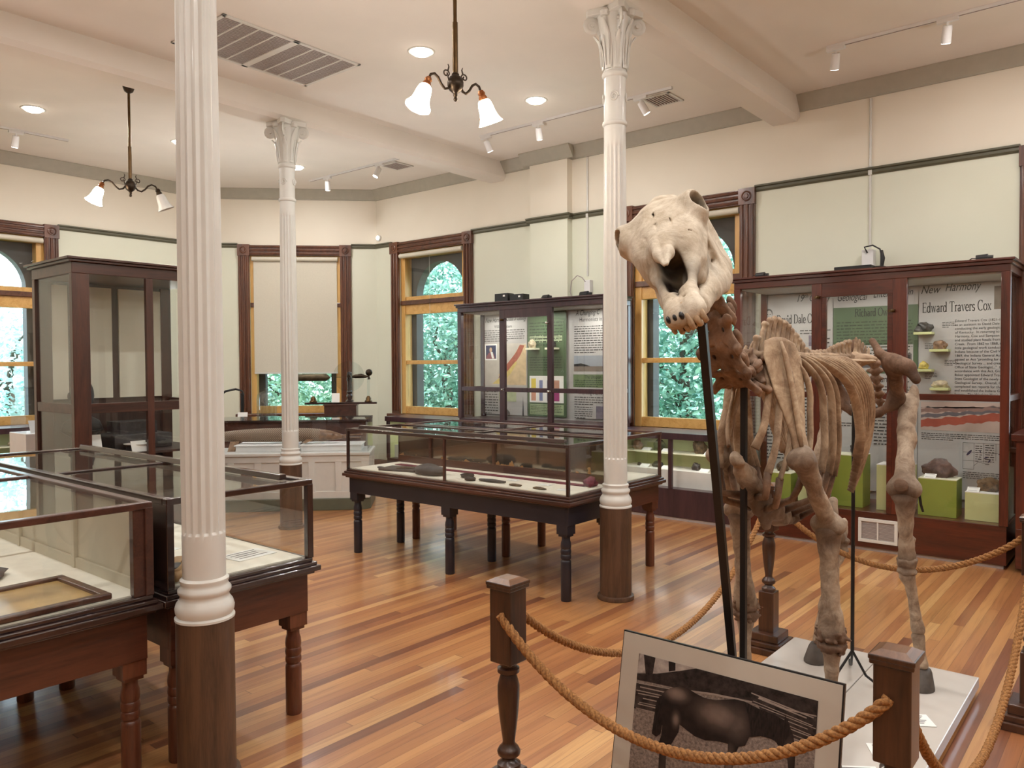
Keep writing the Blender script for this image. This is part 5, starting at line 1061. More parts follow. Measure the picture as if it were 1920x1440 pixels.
rect(m3, 'painting', u3(5.075), u3(4.57), h_(1.465), h_(1.64), plain('painted_sky', (150, 156, 164), .5, .06, 3)); rect(m3, 'painted_land', u3(5.075), u3(4.57), h_(1.465), h_(1.52), plain('painted_earth', (124, 112, 102), .5, .06, 6), .0014); fpoly(m3, 'painted_wood', [(u3(5.075), h_(1.52)), (u3(4.85), h_(1.52)), (u3(4.9), h_(1.535)), (u3(4.98), h_(1.555)), (u3(5.075), h_(1.545))], M_['ink'], .0016)
rect(m3, 'green_field', 0, u3(4.55), h_(1.285), h_(1.43), M_['green']); text(m3, 'The Utopian', u3(4.93), h_(1.385), .055, M_['ink'], .22); greek(m3, u3(5.06), u3(4.6), h_(1.36), 3, .03, dg_, 48); text(m3, "Working Men's", u3(5.02), h_(1.205), .06, M_['ink'], .32); greek(m3, u3(5.07), u3(4.58), h_(1.17), 3, .036, M_['ink'], 49); greek(m3, u3(5.07), u3(4.82), h_(1.06), 5, .033, M_['ink'], 50); rect(m3, 'small_photo', u3(4.78), u3(4.6), h_(.94), h_(1.08), pv)
for k, (y, m, sz, lb) in enumerate(((5.63, 'rockw', (.035, .05, .06), 'pale striped rock'), (5.345, 'rockd', (.035, .05, .05), 'grey-black rock'))):
    wall_shelf(['left', 'right'][k]+' small cream shelf on the green poster in the plum case', MX-.004, Ym(y), Zm(1.735), .14, 'shelf', 'small shelves in the plum case', .10); rock('specimen_rock', lb+' on a small shelf of the green poster', (MX-.055, Ym(y), Zm(1.735)+.0005), sz, M_[m], 70+k, 'rock', 'rocks in the plum case')

# ------------------------------------------------------------------ low wall units
def low_unit(label, length, rows, seed, bw=.04):
    t = thing('low_wall_case', label, 'display case', (0, 0, 0), 0, 'low glass wall cases under the windows'); Lh = length/2     # local: x along wall, y outwards (0 front), depth .48
    g = G(); g.box(-Lh, Lh, .01, .48, .03, .31); g.build('base', M_['plum'], t, bevel=.004); g = G(); g.box(-Lh+.01, Lh-.01, .02, .47, 0, .03); g.build('kick_strip', M_['grille'], t)
    g = G(); g.box(-Lh-.008, Lh+.008, -.02, .48, .80, .865); g.build('top', M_['plum'], t, bevel=.004)
    n = max(1, round(length/.75))
    for k in range(n+1):
        x = -Lh+bw/2+k*(2*Lh-bw)/n; g = G(); g.box(x-bw/2, x+bw/2, 0, .035, .31, .80); g.build('stile', M_['plum'], t, bevel=.003)
    g = G(); g.box(-Lh+bw, Lh-bw, .016, .019, .31, .80); g.build('front_glass', M_['glass'], t)
    g = G(); g.box(-Lh+.01, Lh-.01, .46, .475, .31, .80); g.box(-Lh+.0, -Lh+.015, .035, .46, .31, .80); g.box(Lh-.015, Lh, .035, .46, .31, .80); g.build('lining', M_['casein'], t)
    g = G(); g.box(-Lh+.016, Lh-.016, .22, .46, .625, .64); g.build('shelf', M_['shelf'], t); g = G(); g.box(-Lh+.016, Lh-.016, .13, .46, .31, .475); g.build('step', M_['iris'], t)
    return t
u_a = low_unit('low glass case of rocks under the window behind the horse front legs', 1.37, 0, 1); u_a.location = (6.90, 3.715, 0); u_a.rotation_euler = (0, 0, -PI/2)
u_b = low_unit('low glass case of pale specimens under the arched window by the plum case', 1.28, 0, 2); u_b.location = (6.90, 7.28, 0); u_b.rotation_euler = (0, 0, -PI/2)
u_c = low_unit('low glass case under the far left window', 1.6, 0, 3); u_c.location = (2.95, 9.88, 0)
def in_unit(uy, off, z, d): return (6.90+d, uy-off, z)
RA = [(-.30, .64, .33, (.05, .06, .07), 'rockg', 'green spiky rock on the upper shelf by the column'), (.16, .64, .33, (.055, .07, .085), 'rockb', 'large brown rock on the upper shelf'), (.46, .64, .33, (.045, .06, .05), 'rockw', 'pale rock on the upper shelf beside the black rod'), (-.28, .475, .27, (.04, .055, .04), 'rockd', 'dark ribbed rock on the lower step by the column'), (.15, .475, .27, (.035, .04, .045), 'rockd', 'round dark rock on the lower step'), (.37, .475, .27, (.03, .04, .03), 'rockd', 'small black rock on the lower step'), (-.50, .475, .27, (.02, .025, .02), 'rockd', 'tiny dark rock on the lower step, seen behind the column'), (-.55, .64, .33, (.04, .05, .06), 'rockt', 'tan rock at the far end of the upper shelf')]
for k, (x, z, d, sz, m, lb) in enumerate(RA): rock('specimen_rock', lb+' of the low case', in_unit(3.715, x, z+.0005, d), sz, M_[m], 80+k, 'rock', 'rocks in the low case behind the horse')
for k, (x, z, d, w_, lb) in enumerate(((-.18, .64, .28, .12, 'white card beside the green spiky rock'), (-.42, .64, .28, .10, 'white card left of the green spiky rock'), (.40, .64, .24, .30, 'long white card in front of the pale rock'), (-.40, .475, .2, .10, 'white card left of the dark ribbed rock'), (-.15, .475, .2, .10, 'white card right of the dark ribbed rock'), (.27, .475, .2, .10, 'white card between two dark rocks on the step'), (.48, .475, .2, .10, 'white card right of the small black rock'))):
    card(lb, in_unit(3.715, x, z+.0005, d-.02), w_, .06, -PI/2, .45, 'cards in the low case behind the horse', 0)
for k, (x, z, d, sz, m) in enumerate(((-.55, .64, .33, (.07, .09, .06), 'rockw'), (-.2, .64, .33, (.06, .08, .06), 'rockw'), (.3, .64, .33, (.06, .08, .06), 'rockt'), (-.4, .475, .27, (.06, .09, .07), 'rockw'), (.1, .475, .27, (.05, .08, .06), 'rockt'))):
    rock('specimen_rock', ['pale lump at the far end of the upper shelf', 'pale lump on the upper shelf', 'tan lump at the near end of the upper shelf', 'pale lump on the lower step', 'tan lump on the lower step'][k]+' under the arched window', in_unit(7.24, x, z+.0005, d), sz, M_[m], 95+k, 'rock', 'specimens under the arched window')
for k, (x, z, d) in enumerate(((-.38, .64, .24), (.05, .64, .24), (-.52, .475, .2), (-.15, .475, .2))):
    card(['first card from the corner on the upper shelf', 'second card from the corner on the upper shelf', 'first card from the corner on the lower step', 'second card from the corner on the lower step'][k]+' under the arched window', in_unit(7.24, x, z+.0005, d), .12, .10, -PI/2, .9, 'cards under the arched window', 0)
for k, (x, z) in enumerate(((-.5, .64), (-.1, .64), (.3, .64), (-.3, .475), (.1, .475))):
    rock('specimen_rock', ['flat pale specimen, first on the upper shelf', 'flat pale specimen, second on the upper shelf', 'flat pale specimen, third on the upper shelf', 'flat pale specimen, first on the lower step', 'flat pale specimen, second on the lower step'][k]+' below the far left window', (2.95+x, 9.88+.3, z+.0005), (.10, .06, .03), M_['rockw'], 110+k, 'rock', 'specimens below the far left window', sub=2)

# ------------------------------------------------------------------ gar vitrine
GO = (4.183, 7.757)      # front left corner, local x to the right along the front, y into depth
t = thing('fish_vitrine', 'white panelled plinth with a clear cover over the scaly gar', 'display case', (*GO, 0), -PI/4); LG, DG = 1.75, .66
g = G(); g.prism([(-.02, -.02), (LG-.06, -.02), (LG+.02, .06), (LG+.02, DG), (-.02, DG)], 0, .125); g.build('base_strip', M_['grn'], t, bevel=.004)
g = G(); g.box(0, LG, .012, DG, .125, .585); g.build('body', M_['white'], t)
g = G(); g.box(0, LG, 0, .012, .125, .20); g.box(0, LG, 0, .012, .515, .585); n = 6
for k in range(n+1):
    x = .0+k*(LG-.07)/n; g.box(x, x+.07, 0, .012, .20, .515)
g.box(LG, LG+.012, .0, .07, .125, .585); g.box(LG, LG+.012, DG-.07, DG, .125, .585); g.box(LG, LG+.012, .07, DG-.07, .125, .2); g.box(LG, LG+.012, .07, DG-.07, .515, .585)
g.build('panel_frame', M_['white'], t, bevel=.003)
g = G(); g.box(-.015, LG+.025, -.015, DG, .585, .615); g.build('top_board', M_['white'], t, bevel=.004)
g = G(); g.box(.01, LG-.002, .006, .009, .615, .965); g.box(.01, LG-.002, DG-.03, DG-.027, .615, .965); g.box(LG-.005, LG-.002, .009, DG-.03, .615, .965); g.box(.01, .013, .009, DG-.03, .615, .965); g.box(.008, LG, .004, DG-.025, .965, .969); g.build('clear_cover', M_['acry'], t)
for k, (a, b, z1, lb) in enumerate(((.33, .95, .69, 'white riser under the middle of the gar'), (1.02, 1.66, .685, 'white riser under the head of the gar'))):
    g = G(); g.box(a, b, .16, .52, .6155, z1-.012); g.box(a-.015, b+.015, .145, .535, z1-.012, z1); o = g.build('white_riser', M_['iris'], bevel=.003); o.location = (*GO, 0); o.rotation_euler = (0, 0, -PI/4); tag(o, lb, 'riser', 'white risers in the fish case')
t = thing('gar_fish', 'long scaly mounted gar fish with toothed snout on white risers', 'fish', (*GO, -.043), -PI/4)
g = G(); g.tube([(.06, .34, .81), (.18, .34, .815), (.36, .34, .82), (.62, .34, .825), (.90, .34, .826), (1.10, .34, .822), (1.20, .34, .817)], [(.036, .044), (.048, .055), (.062, .068), (.07, .076), (.07, .078), (.067, .073), (.062, .068)], 20, ref=(0, 0, 1)); g.build('body', M_['gar'], t, smooth=80)
g = G(); g.tube([(1.19, .34, .815), (1.24, .34, .815), (1.32, .34, .81), (1.39, .34, .803), (1.44, .34, .80)], [(.063, .068), (.062, .064), (.052, .052), (.036, .036), (.026, .024)], 18, ref=(0, 0, 1))
g.tube([(1.42, .34, .808), (1.55, .34, .815), (1.66, .34, .822)], [(.026, .012), (.02, .008), (.012, .006)], 10); g.tube([(1.42, .34, .792), (1.53, .34, .786), (1.64, .34, .782)], [(.024, .011), (.018, .008), (.01, .005)], 10)
for s_ in (-1, 1): g.ell((1.35, .34+s_*.045, .825), (.014, .008, .014))
hd_ = g.build('head', M_['garh'], t, smooth=80)
g = G()
for k in range(14): x = 1.45+k*.0145; g.lathe([(.003, 0), (0, .012)], 5, (x, .325, .79), cap=False); g.lathe([(.003, 0), (0, -.010)], 5, (x, .33, .806), cap=False)
g.build('teeth', M_['iris'], hd_)
for pts in ([(.34, .30, .77), (.30, .24, .65), (.22, .22, .63), (.24, .30, .76)], [(.16, .34, .84), (.10, .34, .93), (.06, .34, .90), (.10, .34, .82)], [(1.14, .27, .775), (1.06, .21, .74), (1.02, .23, .75), (1.06, .28, .78)], [(.12, .34, .84), (-.02 if False else .02, .34, .90), (.015, .34, .72), (.12, .34, .76)]):
    g = G(); P_ = [Vector(q) for q in pts]; g.add([p+Vector((0, -.004, 0)) for p in P_]+[p+Vector((0, .004, 0)) for p in P_], [(0, 1, 2, 3), (7, 6, 5, 4), (0, 4, 5, 1), (1, 5, 6, 2), (2, 6, 7, 3), (3, 7, 4, 0)]); g.build('fin', M_['fin'], t)

t.location.z = 0
for ch in t.children: ch.location.z = -.043
# ------------------------------------------------------------------ instrument counter by the lowered blind
IO = Vector((6.39, 8.21, 0)); IZ = .86
t = thing('instrument_counter', 'brown wooden counter carrying the old instruments behind the fish case', 'counter', (IO.x, IO.y, 0), -PI/4)
g = G(); g.box(-1.55, .34, -.30, .42, 0, IZ-.03); g.build('body', M_['brw'], t, bevel=.004); g = G(); g.box(-1.58, .37, -.33, .42, IZ-.03, IZ); g.build('top', M_['darkw'], t, bevel=.004)
D_ = Vector((s2, -s2, 0))
def onc(u, v=0, z=0): return (IO.x+s2*u+s2*v, IO.y-s2*u+s2*v, IZ+z)
t = thing('electrostatic_machine', 'antique brass friction machine with glass disc on a brown box', 'scientific instrument', onc(0), -PI/4)
g = G(); g.box(-.205, .205, -.12, .12, 0, .175); g.box(-.215, .215, -.13, .13, .165, .18); g.build('box_base', M_['brw'], t, bevel=.003)
g = G(); g.box(-.46, .46, -.045, .045, .18, .205); g.build('board', M_['darkw'], t, bevel=.003)
g = G(); g.lathe([(.035, .205), (.05, .21), (.05, .225), (.028, .24), (.04, .27), (.04, .29), (.024, .31), (.038, .33), (.038, .345), (.022, .36), (.03, .40), (.024, .46), (.036, .49), (.03, .54), (.035, .56), (.024, .60)], 18, (.10, .07, 0)); g.build('turned_pillar', M_['darkw'], t, smooth=50)
g = G(); g.tube([(.10, -.004, .54), (.10, .004, .54)], .20, 40); g.build('glass_disc', M_['clear'], t, smooth=40)
g = G(); g.tube([(.10, -.02, .54), (.10, .10, .54)], .022, 14); g.build('hub', M_['bronze'], t, smooth=40)
g = G(); g.tube([(-.66, 0, .53), (-.63, 0, .53), (-.60, 0, .53), (-.20, 0, .53), (-.17, 0, .53), (-.14, 0, .53)], [.006, .03, .045, .047, .035, .006], 20); g.tube([(-.15, 0, .53), (.05, 0, .53)], .004, 6); g.build('prime_conductor', M_['pewter'], t, smooth=60)
for x, z1 in ((-.36, .50), (.35, .52)):
    g = G(); g.lathe([(.05, .205), (.052, .215), (.035, .235), (.036, .255), (.02, .275), (.018, .285)], 18, (x, 0, 0)); s_ = g.build('brass_foot', M_['brass'], t, smooth=50); g = G(); g.tube([(x, 0, .28), (x, 0, z1)], .017, 12); g.build('glass_rod', M_['clear'], s_, smooth=60)
g = G(); g.tube([(.14, 0, .535), (.18, 0, .54), (.26, 0, .545), (.33, 0, .535)], [.012, .026, .03, .016], 14); g.tube([(.33, 0, .535), (.355, 0, .54), (.36, 0, .50)], [.014, .014, .02], 10); g.ell((.36, 0, .59), (.045, .045, .045), 20, 12); g.build('rubber_arm', M_['bronze'], t, smooth=60)
g = G(); g.tube([(.25, -.02, .36), (.25, .0, .36)], .001, 4)
t = thing('bell_jar', 'clear glass bell jar on a black round stand left of the brass machine', 'bell jar', onc(-1.0+.05, 0), -PI/4); g = G(); g.lathe([(.15, 0), (.155, .012), (.15, .03), (.05, .035)], 28); g.build('stand', M_['black'], t, smooth=40); g = G(); g.lathe([(.125, .035), (.125, .26), (.115, .31), (.07, .35), (.02, .36), (.018, .37), (.024, .39), (.012, .40)], 28, cap=False); g.build('jar', M_['jar'], t, smooth=60)
t = thing('air_pump', 'black iron hand pump with long curved lever behind the fish case', 'pump', onc(-1.27, .05), -PI/4); g = G(); g.box(-.06, .06, -.06, .06, 0, .02); g.tube([(0, 0, .02), (0, 0, .33)], .02, 12); g.build('barrel', M_['iron'], t, smooth=40)
g = G(); g.tube([(.02, 0, .30), (.0, 0, .36), (-.08, 0, .385), (-.2, -.02, .36), (-.34, -.05, .25), (-.46, -.08, .14), (-.6, -.1, .05)], [.012, .013, .014, .014, .013, .013, .012], 10); g.build('lever', M_['iron'], t, smooth=60)
card('white card standing on the counter left of the bell jar', onc(-1.20, -.24, .001), .12, .10, -PI/4, 1.35, 'cards on the counter', 0); card('white card standing beside the brass machine pillar', onc(-.06, -.10, .207), .10, .12, -PI/4, 1.35, 'cards on the counter', 0)

# ------------------------------------------------------------------ left cabinet, dark head form, pedestal
CA = (2.59, 6.78); CW, CDp, CH = 1.22, .86, 2.44
t = thing('tall_glass_cabinet', 'tall dark mahogany glass cabinet with bare white back panels, at the left', 'cabinet', (*CA, 0)); zr = 1.20
g = G(); g.box(0, CW, 0, CDp, 0, .45); g.build('base', M_['cabh'], t, bevel=.004)
g = G(); e = .05; g.box(-e, CW+e, -e, CDp+e, CH-.02, CH); g.box(-e*.6, CW+e*.6, -e*.6, CDp+e*.6, CH-.04, CH-.02); g.box(0, CW, 0, CDp, CH-.13, CH-.04); g.build('cornice', M_['cabh'], t, bevel=.004)
for x, w_ in ((0, .135), (CW-.10, .10)):
    for y in (0, CDp-.06):
        g = G(); g.box(x, x+w_, y, y+.06, .45, CH-.13); g.build('corner_post', M_['cabw'], t, bevel=.004)
g = G(); g.box(.60, .66, 0, .04, .45, CH-.13); g.build('stile', M_['cabw'], t, bevel=.003)
g = G(); g.box(.135, CW-.10, .004, .036, zr-.04, zr+.04); g.box(.004, .036, .06, CDp-.06, zr-.04, zr+.04); g.box(CW-.036, CW-.004, .06, CDp-.06, zr-.04, zr+.04); g.build('mid_rail', M_['cabh'], t, bevel=.003)
for a, b in ((.135, .60), (.66, CW-.10)):
    for z0, z1 in ((.45, zr-.04), (zr+.04, CH-.13)): g = G(); g.box(a, b, .018, .021, z0, z1); g.build('front_glass', M_['glass'], t)
for x in (.018, CW-.021):
    g = G(); g.box(x, x+.003, .06, CDp-.06, .45, CH-.13); g.build('side_glass', M_['glass'], t)
bp_ = plain('white_back_panel', (226, 222, 204), .6, .03, 3)
for a, b in ((.07, .27), (.44, .655), (.72, .99), (1.05, 1.16)):
    g = G(); g.box(a, b, CDp-.05, CDp-.03, zr+.055, CH-.16); g.build('back_panel', bp_, t)
dk_ = wood('dim_cabinet_wood', (46, 32, 28), (76, 54, 46), 'z', .5, .1)
g = G(); g.box(.06, CW-.06, CDp-.03, CDp-.01, zr, CH-.13); g.box(.06, CW-.06, CDp-.03, CDp-.01, .45, zr); g.build('back_board', dk_, t)
g = G(); g.box(.03, CW-.03, .04, CDp-.06, .78, .80); g.build('lower_shelf', dk_, t)
g = G(); g.box(.46, .98, .34, .74, .8005, .93); g.box(.56, .90, .46, .74, .93, 1.04); o = g.build('dark_step_block', M_['stone'], bevel=.003, loc=(*CA, 0)); tag(o, 'grey stepped block on the lower shelf of the tall empty cabinet', 'block')
g = G(); g.lathe([(.0, 0), (.11, .004), (.12, .012), (.0, .008)], 20, cap=False); o = g.build('white_plate', M_['paper'], loc=(CA[0]+.60, CA[1]+.20, .8505), smooth=50); tag(o, 'flat white object on a stand inside the lower tall cabinet', 'plate')
g = G(); g.box(-.08, .08, -.06, .06, 0, .05); o = g.build('small_stand', M_['stone'], loc=(CA[0]+.60, CA[1]+.20, .80)); tag(o, 'small dark stand under the flat white object', 'stand')
card('white card in the lower part of the tall empty cabinet', (CA[0]+.56, CA[1]+.08, .801), .13, .10, 0, 1.2, 'cards by the tall cabinet', 0); card('white tent card beside the stepped block in the tall cabinet', (CA[0]+.24, CA[1]+.16, .801), .09, .17, 0, 1.3, 'cards by the tall cabinet', 0)
t = thing('head_form', 'dark head-and-shoulders form seen through the tall empty cabinet', 'head_form', (2.78, 7.42, 1.205))
rot = .3; g = G(); g.tube([(0, 0, -.02), (0, 0, .04), (0, 0, .10)], [(.05, .05), (.045, .05), (.042, .048)], 14); g.ell((0, -.005, .20), (.075, .09, .115), 20, 14); g.ell((0, -.095, .185), (.012, .018, .02)); g.ell((.075, .01, .19), (.012, .02, .028)); g.ell((-.075, .01, .19), (.012, .02, .028)); g.ell((0, -.07, .135), (.035, .03, .03))
g.build('head', M_['dstone'], t, smooth=80); g = G(); g.tube([(-.11, 0, -.07), (-.08, 0, -.03), (0, 0, .01), (.08, 0, -.03), (.11, 0, -.07)], [(.04, .035), (.06, .05), (.07, .05), (.06, .05), (.04, .035)], 14, ref=(0, 1, 0)); g.lathe([(.09, -.20), (.10, -.17), (.07, -.15), (.07, -.10), (.12, -.05)], 20); g.build('shoulders', M_['dstone'], t, smooth=80)
t['label'] = 'dark head-and-shoulders form inside the tall empty cabinet, behind its corner post'
t.location = (2.835, 7.26, 1.052); t.scale = (1.25, 1.25, 1.25)  # dark form modelled as a head and shoulders
t = thing('white_pedestal', 'white pedestal with clear cover beside the tall empty cabinet', 'pedestal', (2.98, 8.60, 0)); g = G(); g.box(-.22, .22, -.22, .22, .08, .90); g.box(-.225, .225, -.225, .225, 0, .08); g.build('body', M_['iris'], t, bevel=.006); g = G()
for a, b, c, d in ((-.21, .21, -.21, -.207), (-.21, .21, .207, .21), (-.21, -.207, -.207, .207), (.207, .21, -.207, .207)): g.box(a, b, c, d, .90, 1.34)
g.box(-.21, .21, -.21, .21, 1.34, 1.343); g.build('clear_cover', M_['acry'], t)
card('white tent card on the pedestal beside the tall cabinet', (2.93, 8.47, .9005), .20, .13, .1, 1.2, 'cards by the tall cabinet', 0)

# ------------------------------------------------------------------ things on top of the tall cases
def adapter(label, loc, rz, s_=1.0):
    t = thing('case_light', label, 'light fitting', loc, rz, 'small light fittings on the case tops')
    g = G(); g.tube([(-.03*s_, 0, .02), (.03*s_, 0, .024)], .02*s_, 14); g.tube([(.03*s_, 0, .024), (.055*s_, 0, .022)], .012*s_, 10); g.build('body', M_['black'], t, smooth=50); g = G(); g.box(-.035*s_, .035*s_, -.03*s_, .03*s_, 0, .005); g.build('plate', M_['iris'], t); g = G(); g.tube([(-.03, 0, .02), (-.07, .01, .025), (-.10, .03, .008), (-.14, .05, .004)], .004, 6); g.build('wire', M_['black'], t, smooth=60); return t
ZR_, ZM_ = 2.3155, 2.2755
adapter('small black light fitting at the left end of the mahogany case top', (6.86, 2.78, ZR_), -PI/2, 1.3); adapter('grey light fitting at the right end of the mahogany case top', (6.86, 1.05, ZR_), -PI/2, 1.3); adapter('small light fitting on the plum case top, left of the conduit', (6.98, 5.30, ZM_), -PI/2, 1.3); adapter('white and black light fitting on the plum case beside the column', (6.98, 4.78, ZM_), -PI/2, 1.6)
t = thing('power_supply', 'flat black power box lying on the mahogany case top', 'power supply', (6.95, 1.98, ZR_), -PI/2); g = G(); g.box(-.17, .13, -.06, .06, .012, .045); g.build('housing', M_['black'], t, bevel=.004); g = G(); g.box(-.18, .14, -.065, .065, 0, .012); g.build('plate', M_['iris'], t); g = G(); g.tube([(.13, 0, .03), (.20, .01, .03), (.26, .0, .01), (.34, -.02, .006)], .006, 8); g.build('lead', M_['black'], t, smooth=60)
t = thing('plug_outlet', 'white wall outlet with hanging black cable above the mahogany case', 'outlet', (7.40, 2.01, 2.44)); g = G(); g.box(-.035, .045, -.05, .05, -.08, .11); g.build('box', M_['white2'], t, bevel=.004); g = G(); g.tube([(-.04, 0, .08), (-.06, .02, .13), (-.06, -.05, .14), (-.06, -.11, .10), (-.05, -.13, 0), (-.05, -.10, -.10), (-.06, -.12, -.12)], .007, 8); g.tube([(-.05, -.12, .09), (-.05, -.13, .02), (-.05, -.12, -.08)], [.012, .02, .012], 8); g.build('cable', M_['black'], t, smooth=60)
t = thing('plug_outlet', 'white wall outlet with looped grey cord above the plum case', 'outlet', (7.41, 5.02, 2.43)); g = G(); g.box(-.03, .035, -.04, .04, -.07, .07); g.build('box', M_['white2'], t, bevel=.004); g = G(); g.tube([(-.03, .02, .05), (-.05, .05, .10), (-.05, .12, .13), (-.05, .20, .07), (-.05, .22, -.05), (-.05, .19, -.135)], .006, 8); g.build('cord', M_['grille'], t, smooth=60)
for k, y in enumerate((5.93, 5.70)):
    t = thing('power_supply', ['black box on the plum case top, left of its pair', 'black box on the plum case top, right of its pair'][k], 'power supply', (7.0, y, ZM_), -PI/2, 'black boxes on the plum case'); g = G(); g.box(-.10, .10, -.06, .06, .004, .10-.02*k); g.build('housing', M_['black'], t, bevel=.005); g = G(); g.box(.03, .06, -.062, -.06, .06-.02*k, .08-.02*k); g.build('sticker', M_['paper'], t)
# neighbouring case at the right edge of the view
t = thing('tall_wall_case', 'dark case with glass front at the extreme right edge beyond the mahogany case', 'display case', (0, 0, 0), 0, 'tall glass wall cases')
g = G(); g.box(6.72, 7.40, -.75, .80, .03, .325); g.build('base', M_['mahogh'], t, bevel=.004); g = G(); g.box(6.69, 7.42, -.78, .83, .97, 1.02); g.build('top', M_['mahogh'], t, bevel=.004)
for y in (.74, -.02, -.75): g = G(); g.box(6.72, 6.77, y, y+.06, .325, .97); g.build('stile', M_['mahog'], t)
for a, b in ((-.69, -.02), (.04, .74)): g = G(); g.box(6.738, 6.741, a, b, .325, .97); g.build('front_glass', M_['glass'], t)
g = G(); g.box(7.36, 7.38, -.73, .78, .325, .97); g.build('back_panel', M_['casein'], t)

# small lamps inside the cases (their fittings sit on the case tops)
def caselamp(loc, power, sx, sy):
    l = bpy.data.lights.new('case_lamp', 'AREA'); l.shape = 'RECTANGLE'; l.size = sx; l.size_y = sy; l.energy = power; l.color = (1, .96, .88)
    o = bpy.data.objects.new('case_lamp', l); COL.objects.link(o); o.location = loc
for y in (1.2, 1.95, 2.65): caselamp((6.98, y, 2.19), 4.2, .2, .3)
for y in (4.75, 5.5, 6.2): caselamp((7.05, y, 2.15), 5.5, .15, .3)
for y in (3.4, 4.0, 7.0, 7.55): caselamp((7.0, y, .79), 1.5, .15, .4)
caselamp((2.95, 10.0, .79), 1.2, .8, .15)
# ------------------------------------------------------------------ horse skeleton
def surf_nets(fn, lo, hi, h):
    lo = np.array(lo, float); hi = np.array(hi, float); n = np.ceil((hi-lo)/h).astype(int)+1
    ax = [lo[i]+h*np.arange(n[i]) for i in range(3)]
    P = np.stack(np.meshgrid(*ax, indexing='ij'), -1).reshape(-1, 3)
    F = fn(P).reshape(n); S = F < 0
    c = [S[i:n[0]-1+i, j:n[1]-1+j, k:n[2]-1+k] for i in (0, 1) for j in (0, 1) for k in (0, 1)]
    cnt = sum(q.astype(int) for q in c); act = (cnt > 0) & (cnt < 8)
    idx = -np.ones(act.shape, int); I = np.argwhere(act); idx[act] = np.arange(len(I))
    acc = np.zeros((len(I), 3)); wt = np.zeros(len(I))
    co = [(i, j, k) for i in (0, 1) for j in (0, 1) for k in (0, 1)]
    for a in co:
        for d in range(3):
            if a[d]: continue
            b = list(a); b[d] = 1
            fa = F[I[:, 0]+a[0], I[:, 1]+a[1], I[:, 2]+a[2]]; fb = F[I[:, 0]+b[0], I[:, 1]+b[1], I[:, 2]+b[2]]
            m = (fa < 0) != (fb < 0); t = np.where(m, fa/np.where(m, fa-fb, 1), 0)
            p = np.tile(np.array(a, float), (len(I), 1)); p[:, d] += t; acc[m] += p[m]; wt[m] += 1
    V = lo+(I+acc/wt[:, None])*h
    faces = []
    for d in range(3):
        u, v = (d+1) % 3, (d+2) % 3
        sl0 = [slice(None)]*3; sl1 = [slice(None)]*3; sl0[d] = slice(0, -1); sl1[d] = slice(1, None)
        A = S[tuple(sl0)]; B = S[tuple(sl1)]; E = np.argwhere(A != B)
        E = E[(E[:, u] > 0) & (E[:, v] > 0) & (E[:, u] < n[u]-1) & (E[:, v] < n[v]-1)]
        if not len(E): continue
        q = []
        for du, dv in ((-1, -1), (0, -1), (0, 0), (-1, 0)):
            e = E.copy(); e[:, u] += du; e[:, v] += dv; q.append(idx[e[:, 0], e[:, 1], e[:, 2]])
        q = np.stack(q, 1); fl = ~A[E[:, 0], E[:, 1], E[:, 2]]; q[fl] = q[fl][:, ::-1]; faces.append(q)
    return V, np.concatenate(faces)
def cone(P, a, b, ra, rb, sc=None):
    a = np.array(a, float); b = np.array(b, float)
    if sc is not None: s_ = np.array(sc); P = P*s_; a = a*s_; b = b*s_
    ab = b-a; t = np.clip(((P-a) @ ab)/max(1e-9, ab @ ab), 0, 1); return np.linalg.norm(P-(a+t[:, None]*ab), axis=1)-(ra+t*(rb-ra))
def chain(P, pts, rs, sc=None):
    d = None
    for k in range(len(pts)-1):
        q = cone(P, pts[k], pts[k+1], rs[k], rs[k+1], sc); d = q if d is None else smin(d, q, .012)
    return d
def elp(P, c, r):
    c = np.array(c, float); r = np.array(r, float); k0 = np.linalg.norm((P-c)/r, axis=1); k1 = np.linalg.norm((P-c)/(r*r), axis=1); return k0*(k0-1)/np.maximum(k1, 1e-6)
def smin(a, b, k):
    h = np.maximum(k-np.abs(a-b), 0)/k; return np.minimum(a, b)-h*h*k*.25
def smax(a, b, k): return -smin(-a, -b, k)
def rough(P, amp=.0012, f=90):
    return amp*(np.sin(P[:, 0]*f+2*np.sin(P[:, 1]*f*.7))+np.sin(P[:, 1]*f*1.1+2*np.sin(P[:, 2]*f*.6))+np.sin(P[:, 2]*f*.9+2*np.sin(P[:, 0]*f*.8)))
def lump(P, amp=.003, f=160): return -amp*np.abs(np.sin(P[:, 0]*f+P[:, 2]*60)*np.sin(P[:, 1]*f*.9)*np.sin(P[:, 2]*f*1.1))
def bonemesh(name, fn, lo, hi, h, mat, parent, dks=(), M=None, smooth=180):
    V, Fc = surf_nets(fn, lo, hi, h)
    dk = np.zeros(len(V))
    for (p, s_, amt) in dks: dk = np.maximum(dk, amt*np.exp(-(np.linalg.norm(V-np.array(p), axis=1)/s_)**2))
    if M is not None: V = V @ np.array(M[0]).T + np.array(M[1])
    me = bpy.data.meshes.new(name); me.from_pydata(V.tolist(), [], Fc.tolist()); me.materials.append(mat)
    me.polygons.foreach_set('use_smooth', [True]*len(me.polygons)); at = me.attributes.new('dk', 'FLOAT', 'POINT'); at.data.foreach_set('value', dk.astype(np.float32)); me.update()
    o = bpy.data.objects.new(name, me); COL.objects.link(o); o.parent = parent; return o
def bb(pts, pad): P = np.array(pts, float); return P.min(0)-pad, P.max(0)+pad
HS = thing('horse_skeleton', 'mounted skeleton of a large horse standing on the white plinth', 'skeleton', (3.2, 1.06, 0))
HB_ = bpy.data.objects
